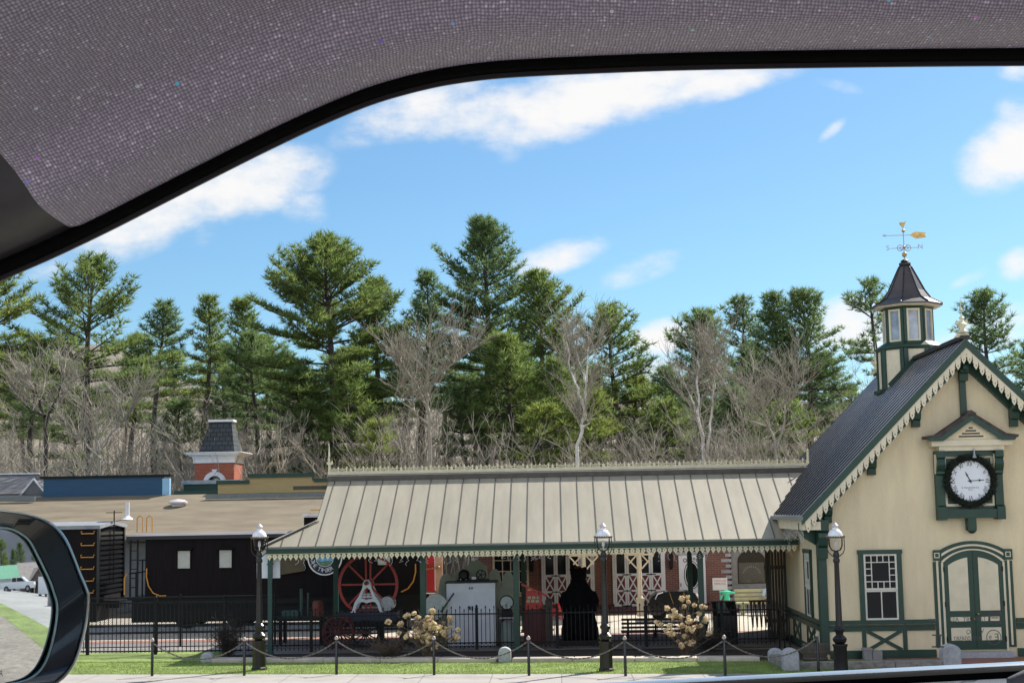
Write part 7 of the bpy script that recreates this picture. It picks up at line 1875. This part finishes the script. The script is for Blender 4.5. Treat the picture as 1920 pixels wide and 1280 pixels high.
# door below the belt line
def belt(px, Y): 
    return at(px, 1292-(px-950)*0.0508, Y)
BX = [-900, 0, 500, 950, 1400, 1920, 2500, 3300]
def strip(name, pts2, mat, smooth=None):
    """pts2: section as (Y, dz) swept along the belt line"""
    vs = []; k = len(pts2)
    base = [belt(px, DY+0.05) for px in BX]
    for p in base:
        for Y, dz in pts2: vs.append((p.x, Y, p.z+dz))
    fs = [(i*k+j, i*k+(j+1) % k, (i+1)*k+(j+1) % k, (i+1)*k+j) for i in range(len(BX)-1) for j in range(k)]
    b = MB(); b.add(vs, fs); return b.build(name, mat, CAR, smooth=smooth)
strip('belt_trim', [(DY+0.045, -0.0010), (DY+0.047, 0.0003), (DY+0.056, 0.0012), (DY+0.064, 0.0003), (DY+0.066, -0.006), (DY+0.045, -0.006)], M['chrome'], 50)
strip('belt_seal', [(DY+0.020, -0.003), (DY+0.024, -0.0008), (DY+0.0425, -0.0012), (DY+0.044, -0.02), (DY+0.018, -0.02)], M['rubber'], 50)
strip('door_panel', [(DY+0.017, -0.0085), (DY-0.03, -0.010), (DY-0.075, -0.016), (DY-0.095, -0.035), (DY-0.10, -0.09), (DY-0.10, -0.7), (DY+0.017, -0.7)], M['doorvinyl'], 50)
strip('door_skin', [(DY+0.080, -0.004), (DY+0.105, -0.02), (DY+0.125, -0.2), (DY+0.12, -0.5), (DY+0.07, -0.85), (DY+0.03, -0.85), (DY+0.06, -0.02)], M['carpaint'], 60)
b = MB(); b.tube([tuple(at(1892, 1283, 1.27)), tuple(at(1935, 1274, 1.27)), tuple(at(2060, 1300, 1.25)), tuple(at(2060, 1400, 1.22))], [0.006, 0.012, 0.018, 0.018], 10); b.build('grab_handle', M['pillar'], CAR, smooth=60)
# window pane, clear glass, following the frame
b = MB(); Yg = DY+0.052
top_ = [(p.x, p.z+0.022) for p in SC_[::4] if p.x > -1.2]; bot_ = [(belt(px, DY+0.05).x, belt(px, DY+0.05).z-0.004) for px in (3300, 2500, 1920, 1400, 950, 0, -700)]
b.xz(top_+bot_, Yg, Yg+0.004)
GLS = b.build('window_glass', M['clear'], CAR, uv=False)
# glass marking, read from behind
M['etch'] = pm('grey_glass_marking', (0.10, 0.10, 0.10), 0.6, 0.1, 30)
b = MB(); Yt = Yg-0.0006
def mark(s, hpx, px, py, wf=1.0): 
    p = at(px, py, Yt); text_on(b, s, hpx/FPX*Yt*1.2, p, (-1*wf, 0, -0.02), (-0.02, 0, 1))
mark('AS2', 9, 1789, 1161); mark('28T', 9, 1814, 1160.5); mark('M6', 9, 1829, 1160); mark('TX', 9, 1842, 1159)
mark('43R-004582', 10, 1814, 1196.5, 0.86); mark('V', 9, 1842, 1182.5); mark('Q', 9, 1816, 1184)
mark('E', 15, 1869, 1194); mark('9', 9, 1857, 1195)
p = at(1863.5, 1194, Yt); n = 28; rr = 13/FPX*Yt; tk = 0.75/FPX*Yt
b.add([(p.x+r_*math.cos(2*math.pi*i/n), Yt, p.z+r_*math.sin(2*math.pi*i/n)) for i in range(n) for r_ in (rr-tk, rr+tk)], [(2*i, 2*i+1, (2*i+3) % (2*n), (2*i+2) % (2*n)) for i in range(n)])
def bar(x0, y0, x1, y1): b.add([at(x0, y0, Yt), at(x1, y0, Yt), at(x1, y1, Yt), at(x0, y1, Yt)], [(0, 1, 2, 3)])
bar(1747.5, 1188.5, 1770, 1191); bar(1747, 1210.5, 1770, 1213); bar(1754.5, 1191, 1757, 1210.5); bar(1762, 1191, 1764, 1210.5)
bar(1853, 1146, 1878, 1153.2); bar(1853, 1163, 1878, 1168.5); bar(1853, 1153.2, 1857, 1163); bar(1874, 1153.2, 1878, 1163)
for i in range(6): bar(1741+2.6*i, 1159, 1742.6+2.6*i, 1164)
for i in range(5): bar(1859+2.8*i, 1156.0, 1861+2.8*i, 1158.5)
b.build('glass_marking', M['etch'], GLS, fix=False, uv=False)
# side mirror
MN = V((0.85, -0.52, 0.0)).normalized(); M0 = V((-0.56, 1.66, 3.66))
def onplane(px, py, off=0.0):
    d = ray(px, py); o = V((0, 0, EYE)); pp = M0-MN*off; t = (pp-o).dot(MN)/d.dot(MN); return o+d*t
OUTL = [(-100, 950), (-50, 951), (0, 955), (32, 959), (60, 965), (85, 973), (105, 985), (120, 1001), (131, 1020), (142, 1046), (152, 1072), (162, 1095), (168, 1113), (168, 1135), (165, 1162), (158, 1195), (149, 1226), (138, 1250), (120, 1272), (95, 1290), (55, 1304), (0, 1314), (-80, 1318), (-180, 1308), (-250, 1275), (-285, 1210), (-285, 1120), (-255, 1030), (-190, 970)]
INL = [(-80, 984), (-30, 985), (0, 988), (20, 991), (36, 998), (50, 1008), (60, 1021), (71, 1042), (82, 1064), (94, 1090), (103, 1117), (107, 1135), (106, 1160), (101, 1190), (93, 1220), (83, 1244), (70, 1261), (50, 1274), (20, 1282), (-10, 1286), (-60, 1288), (-120, 1287), (-180, 1276), (-225, 1245), (-245, 1195), (-240, 1130), (-215, 1060), (-180, 1010), (-130, 988)]
assert len(OUTL) == len(INL)
def dense(P, n=3):
    q = [V((a, c, 0)) for a, c in P]; out = []
    for i in range(len(q)):
        p0, p1, p2, p3 = q[i-1], q[i], q[(i+1) % len(q)], q[(i+2) % len(q)]
        for j in range(n):
            t = j/n; out.append(0.5*((2*p1)+(-p0+p2)*t+(2*p0-5*p1+4*p2-p3)*t*t+(-p0+3*p1-3*p2+p3)*t**3))
    return [(p.x, p.y) for p in out]
OUTL = dense(OUTL); INL = dense(INL)
oc = V((0, 0, 0)); op = [onplane(*p) for p in OUTL]
for p in op: oc += p
oc /= len(op)
b = MB(); rings = []
gdepth = 0.020
rings.append([onplane(a, c, gdepth+0.004) for a, c in INL])
rings.append([onplane(a, c, gdepth-0.002) for a, c in [((i[0]*.93+o[0]*.07), (i[1]*.93+o[1]*.07)) for i, o in zip(INL, OUTL)]])
rings.append([onplane(a, c, 0.006) for a, c in [((i[0]*.16+o[0]*.84), (i[1]*.16+o[1]*.84)) for i, o in zip(INL, OUTL)]])
rings.append([onplane(a, c, 0.0005) for a, c in [((i[0]*.08+o[0]*.92), (i[1]*.08+o[1]*.92)) for i, o in zip(INL, OUTL)]])
rings.append([onplane(a, c, 0.001) for a, c in [((i[0]*.03+o[0]*.97), (i[1]*.03+o[1]*.97)) for i, o in zip(INL, OUTL)]])
rings.append([onplane(*o_, 0.007) for o_ in OUTL])
for dpt, sc2 in ((0.03, 1.0), (0.06, 0.97), (0.09, 0.88), (0.115, 0.70), (0.128, 0.40), (0.131, 0.05)):
    rings.append([oc+(p-oc)*sc2-MN*(dpt+0.002) for p in op])
n = len(OUTL); vs = [p for r in rings for p in r]
fs = [(r*n+i, r*n+(i+1) % n, (r+1)*n+(i+1) % n, (r+1)*n+i) for r in range(len(rings)-1) for i in range(n)]
b.add(vs, fs); MH = b.build('mirror_housing', M['carpaint'], CAR, smooth=45, uv=False)
# convex mirror glass
gp = [onplane(a, c, gdepth) for a, c in INL]; gc = V((0, 0, 0))
for p in gp: gc += p
gc /= len(gp); RC = 1.35
b = MB(); NG = 22; vs = [gc+MN*0.0]; mxr = 0.15
for r in range(1, NG+1):
    for p in gp:
        q = gc+(p-gc)*(r/NG)*0.995; rho = (q-gc).length; vs.append(q-MN*(rho*rho/(2*RC)))
fs = [(0, 1+i, 1+(i+1) % n) for i in range(n)]+[(1+r*n+i, 1+(r+1)*n+i, 1+(r+1)*n+(i+1) % n, 1+r*n+(i+1) % n) for r in range(NG-1) for i in range(n)]
b.add(vs, fs)
mm = bpy.data.materials.new('mirror_silver'); mm.use_nodes = True; pb = mm.node_tree.nodes['Principled BSDF']
pb.inputs['Metallic'].default_value = 1; pb.inputs['Roughness'].default_value = 0.015; pb.inputs['Base Color'].default_value = (0.80, 0.83, 0.83, 1)
mg = b.build('mirror_glass', mm, MH, smooth=180, uv=False)
b = MB(); b.tube([onplane(a, c, gdepth-0.001) for a, c in INL], 0.0014, 6, closed=True); b.build('glass_edge', pm('cyan_edge_highlight', (0.34, 0.52, 0.54), 0.2, 0.1, 8, spec=0.8), MH, smooth=60)  # cyan ring paints the highlight along the mirror glass edge
b = MB(); rt = MN.cross(V((0, 0, 1))).normalized()*-1; up_ = rt.cross(MN)*-1
if up_.z < 0: up_ = -up_
if rt.x < 0 and rt.y < 0: rt = -rt
p = onplane(2, 1262, gdepth-0.006); text_on(b, 'R', 0.0085, p, (rt if rt.dot(cr) > 0 else -rt), up_); b.build('lettering', M['ink'], mg, fix=False, uv=False)
b = MB(); b.tube([tuple(oc+V((-0.02, -0.02, -0.05))), (-0.86, 1.50, 3.54), (-0.95, 1.44, 3.52)], [0.045, 0.04, 0.04], 12); b.build('mirror_arm', M['carpaint'], CAR, smooth=60)
# the rest of the cabin: floor, driver's door, an added rear wall that blocks light, seat
b = MB(); b.box(1.62, 1.68, -0.6, 1.34, 2.45, 4.12); b.box(0.75, 1.60, -0.60, -0.54, 2.46, 4.05); b.build('rear_light_block', M['pillar'], CAR)
b = MB(); b.box(-1.2, 1.6, -0.3, 1.25, 2.40, 2.45); b.build('cabin_floor', pm('grey_carpet', (0.05, 0.05, 0.05), 0.95, 0.1, 60), CAR)
b = MB(); b.box(0.55, 0.70, 0.55, 1.05, 2.6, 3.35); b.box(0.0, 0.549, 0.55, 1.05, 2.6, 2.75); b.build('seat', pm('light_grey_seat_cloth', (0.06, 0.06, 0.06), 0.9, 0.08, 60), CAR)
# ------------------------------------------------------------------ what stands behind the car, seen in the side mirror
def gzl(x, y): return gz(x, y)
def pickup(x, y, rz):
    T = thing('pickup_truck', 'white crew cab pickup truck reflected in the side mirror', 'pickup truck', (x, y, gz(x, y)))
    T.rotation_euler.z = rz
    b = MB(); b.xz([(-2.75, .45), (2.7, .45), (2.78, .8), (2.7, 1.12), (1.55, 1.22), (.75, 1.78), (-.85, 1.80), (-1.05, 1.22), (-2.75, 1.20)], -.95, .95); b.build('body', M['lampwhite'], T, local=True)
    b = MB()
    for s in (-1, 1): b.xz([(1.25, 1.24), (.70, 1.68), (-.05, 1.70), (-.05, 1.24)], s*.952-.004, s*.952+.004); b.xz([(-.12, 1.24), (-.12, 1.70), (-.78, 1.70), (-.92, 1.24)], s*.952-.004, s*.952+.004)
    b.build('window', M['glass'], T, local=True)
    for wx_ in (-1.75, 1.75):
        for s in (-1, 1):
            b = MB(); b.lathe([(.40, -.12), (.42, 0), (.40, .12)], (wx_, s*.88, .40), 18, axis='y'); w = b.build('wheel', M['black'], T, local=True)
            b = MB(); b.lathe([(.22, -.14), (.22, .14)], (wx_, s*.88, .40), 12, axis='y'); b.build('rim', M['steel'], w, local=True)
def lodge():
    y0 = 16.2; L = thing('lodge', 'brown gabled lodge with grey roofs reflected in the side mirror', 'lodge', (74, y0, 0)); z = gz(74, 22)
    b = MB(); b.box(73, 84, y0, y0+14, z, z+2.1); b.yz([(y0+0.2, z+2.1), (y0+4.2, z+2.1), (y0+2.2, z+3.9)], 71.6, 73); b.build('wall', pm('brown_lodge_wall', (0.16, 0.12, 0.10), 0.8, 0.2, 2), L)
    b = MB(); b.add([(71.2, y0-.3, z+1.75), (71.2, y0+2.2, z+4.1), (80, y0+2.2, z+4.1), (80, y0-.3, z+1.75)], [(0, 1, 2, 3)]); b.add([(71.2, y0+4.7, z+1.75), (71.2, y0+2.2, z+4.1), (80, y0+2.2, z+4.1), (80, y0+4.7, z+1.75)], [(0, 3, 2, 1)]); b.add([(72, y0-1.2, z+1.9), (72, y0+16, z+1.9), (78, y0+16, z+5.0), (78, y0-1.2, z+5.0)], [(0, 1, 2, 3)]); b.build('roof', pm('grey_brown_roof', (0.27, 0.24, 0.22), 0.8, 0.15, 2), L)
    b = MB()
    for k in range(5): b.box(71.7, 71.85, y0+0.3+k*0.95, y0+0.42+k*0.95, z, z+2.1)
    b.build('porch_post', M['creamtrim'], L)
    b = MB()
    for k in range(5): b.box(72.95, 72.99, y0+0.5+k*1.8, y0+1.5+k*1.8, z+.5, z+1.6)
    b.build('window', M['glass'], L)
def barn():
    y0 = 5.0; L = thing('green_roofed_barn', 'white barn with pale green metal roof reflected in the side mirror', 'barn', (82, y0, 0)); z = gz(78, 15)
    b = MB(); b.box(77, 88, y0, 15.6, z, z+2.0); b.build('wall', M['white'], L)
    b = MB(); b.add([(76.5, y0-.5, z+1.9), (76.5, 15.9, z+1.9), (82, 15.9, z+4.0), (82, y0-.5, z+4.0)], [(0, 3, 2, 1)]); b.build('roof', pm('pale_green_metal', (0.20, 0.42, 0.29), 0.95, 0.08, 2, spec=0.05), L)
    b = MB()
    for y_ in (9, 11.5, 14): b.box(76.93, 76.98, y_, y_+.6, z, z+1.2)
    b.build('door', M['black'], L)
lodge(); barn(); pickup(60, 12.2, R(112))
def van(x, y, rz):
    T = thing('white_van', 'white van with dark side reflected at the rim of the side mirror', 'van', (x, y, gz(x, y))); T.rotation_euler.z = rz
    b = MB(); b.xz([(-2.3, .4), (2.3, .4), (2.35, 1.0), (1.7, 1.25), (1.2, 2.0), (-2.3, 2.05)], -.95, .95); b.build('body', M['lampwhite'], T, local=True, smooth=30)
    b = MB()
    for s in (-1, 1): b.xz([(1.5, 1.25), (1.1, 1.85), (-2.0, 1.85), (-2.0, 1.25)], s*.953-.004, s*.953+.004)
    b.build('window', M['glass'], T, local=True)
    for wx_ in (-1.5, 1.5):
        for s in (-1, 1): b = MB(); b.lathe([(.36, -.12), (.36, .12)], (wx_, s*.86, .36), 16, axis='y'); b.build('wheel', M['black'], T, local=True)
van(50, 14.9, R(30))
b = MB(); zz = gz(24, 8.3); b.box(23.8, 24.3, 8.1, 8.6, zz, zz+.55); tag(b.build('utility_cabinet', M['greystone']), 'grey utility cabinet on the car park reflected in the side mirror', 'cabinet')
for i in range(34):
    rn_ = random.Random(300+i); src = [o for o in COL.objects if o.name.startswith('pine_tree')][i % 20]
    c = copy_tree(src); c.location = (95+rn_.uniform(0, 50), 2+i*1.7, gz(98, 20)-0.3); c['label'] = 'dark pine of the wood beyond the car park, seen in the mirror'; c['group'] = 'pines beyond the car park'; s_ = rn_.uniform(.55, .8); c.scale = (s_, s_, s_)
b = MB(); n = 60; vs = []
for r in range(5):
    for i in range(n+1):
        y = -700+1400*i/n; h = 190*(0.8+0.15*math.sin(i*0.21+1.2)+0.06*math.sin(i*.7))*math.sin(math.pi/2*r/4); vs.append((620+90*r, y, h-4))
b.add(vs, [(r*(n+1)+i, r*(n+1)+i+1, (r+1)*(n+1)+i+1, (r+1)*(n+1)+i) for r in range(4) for i in range(n)]); tag(b.build('mountain', M['mountain'], smooth=80), kind='structure')
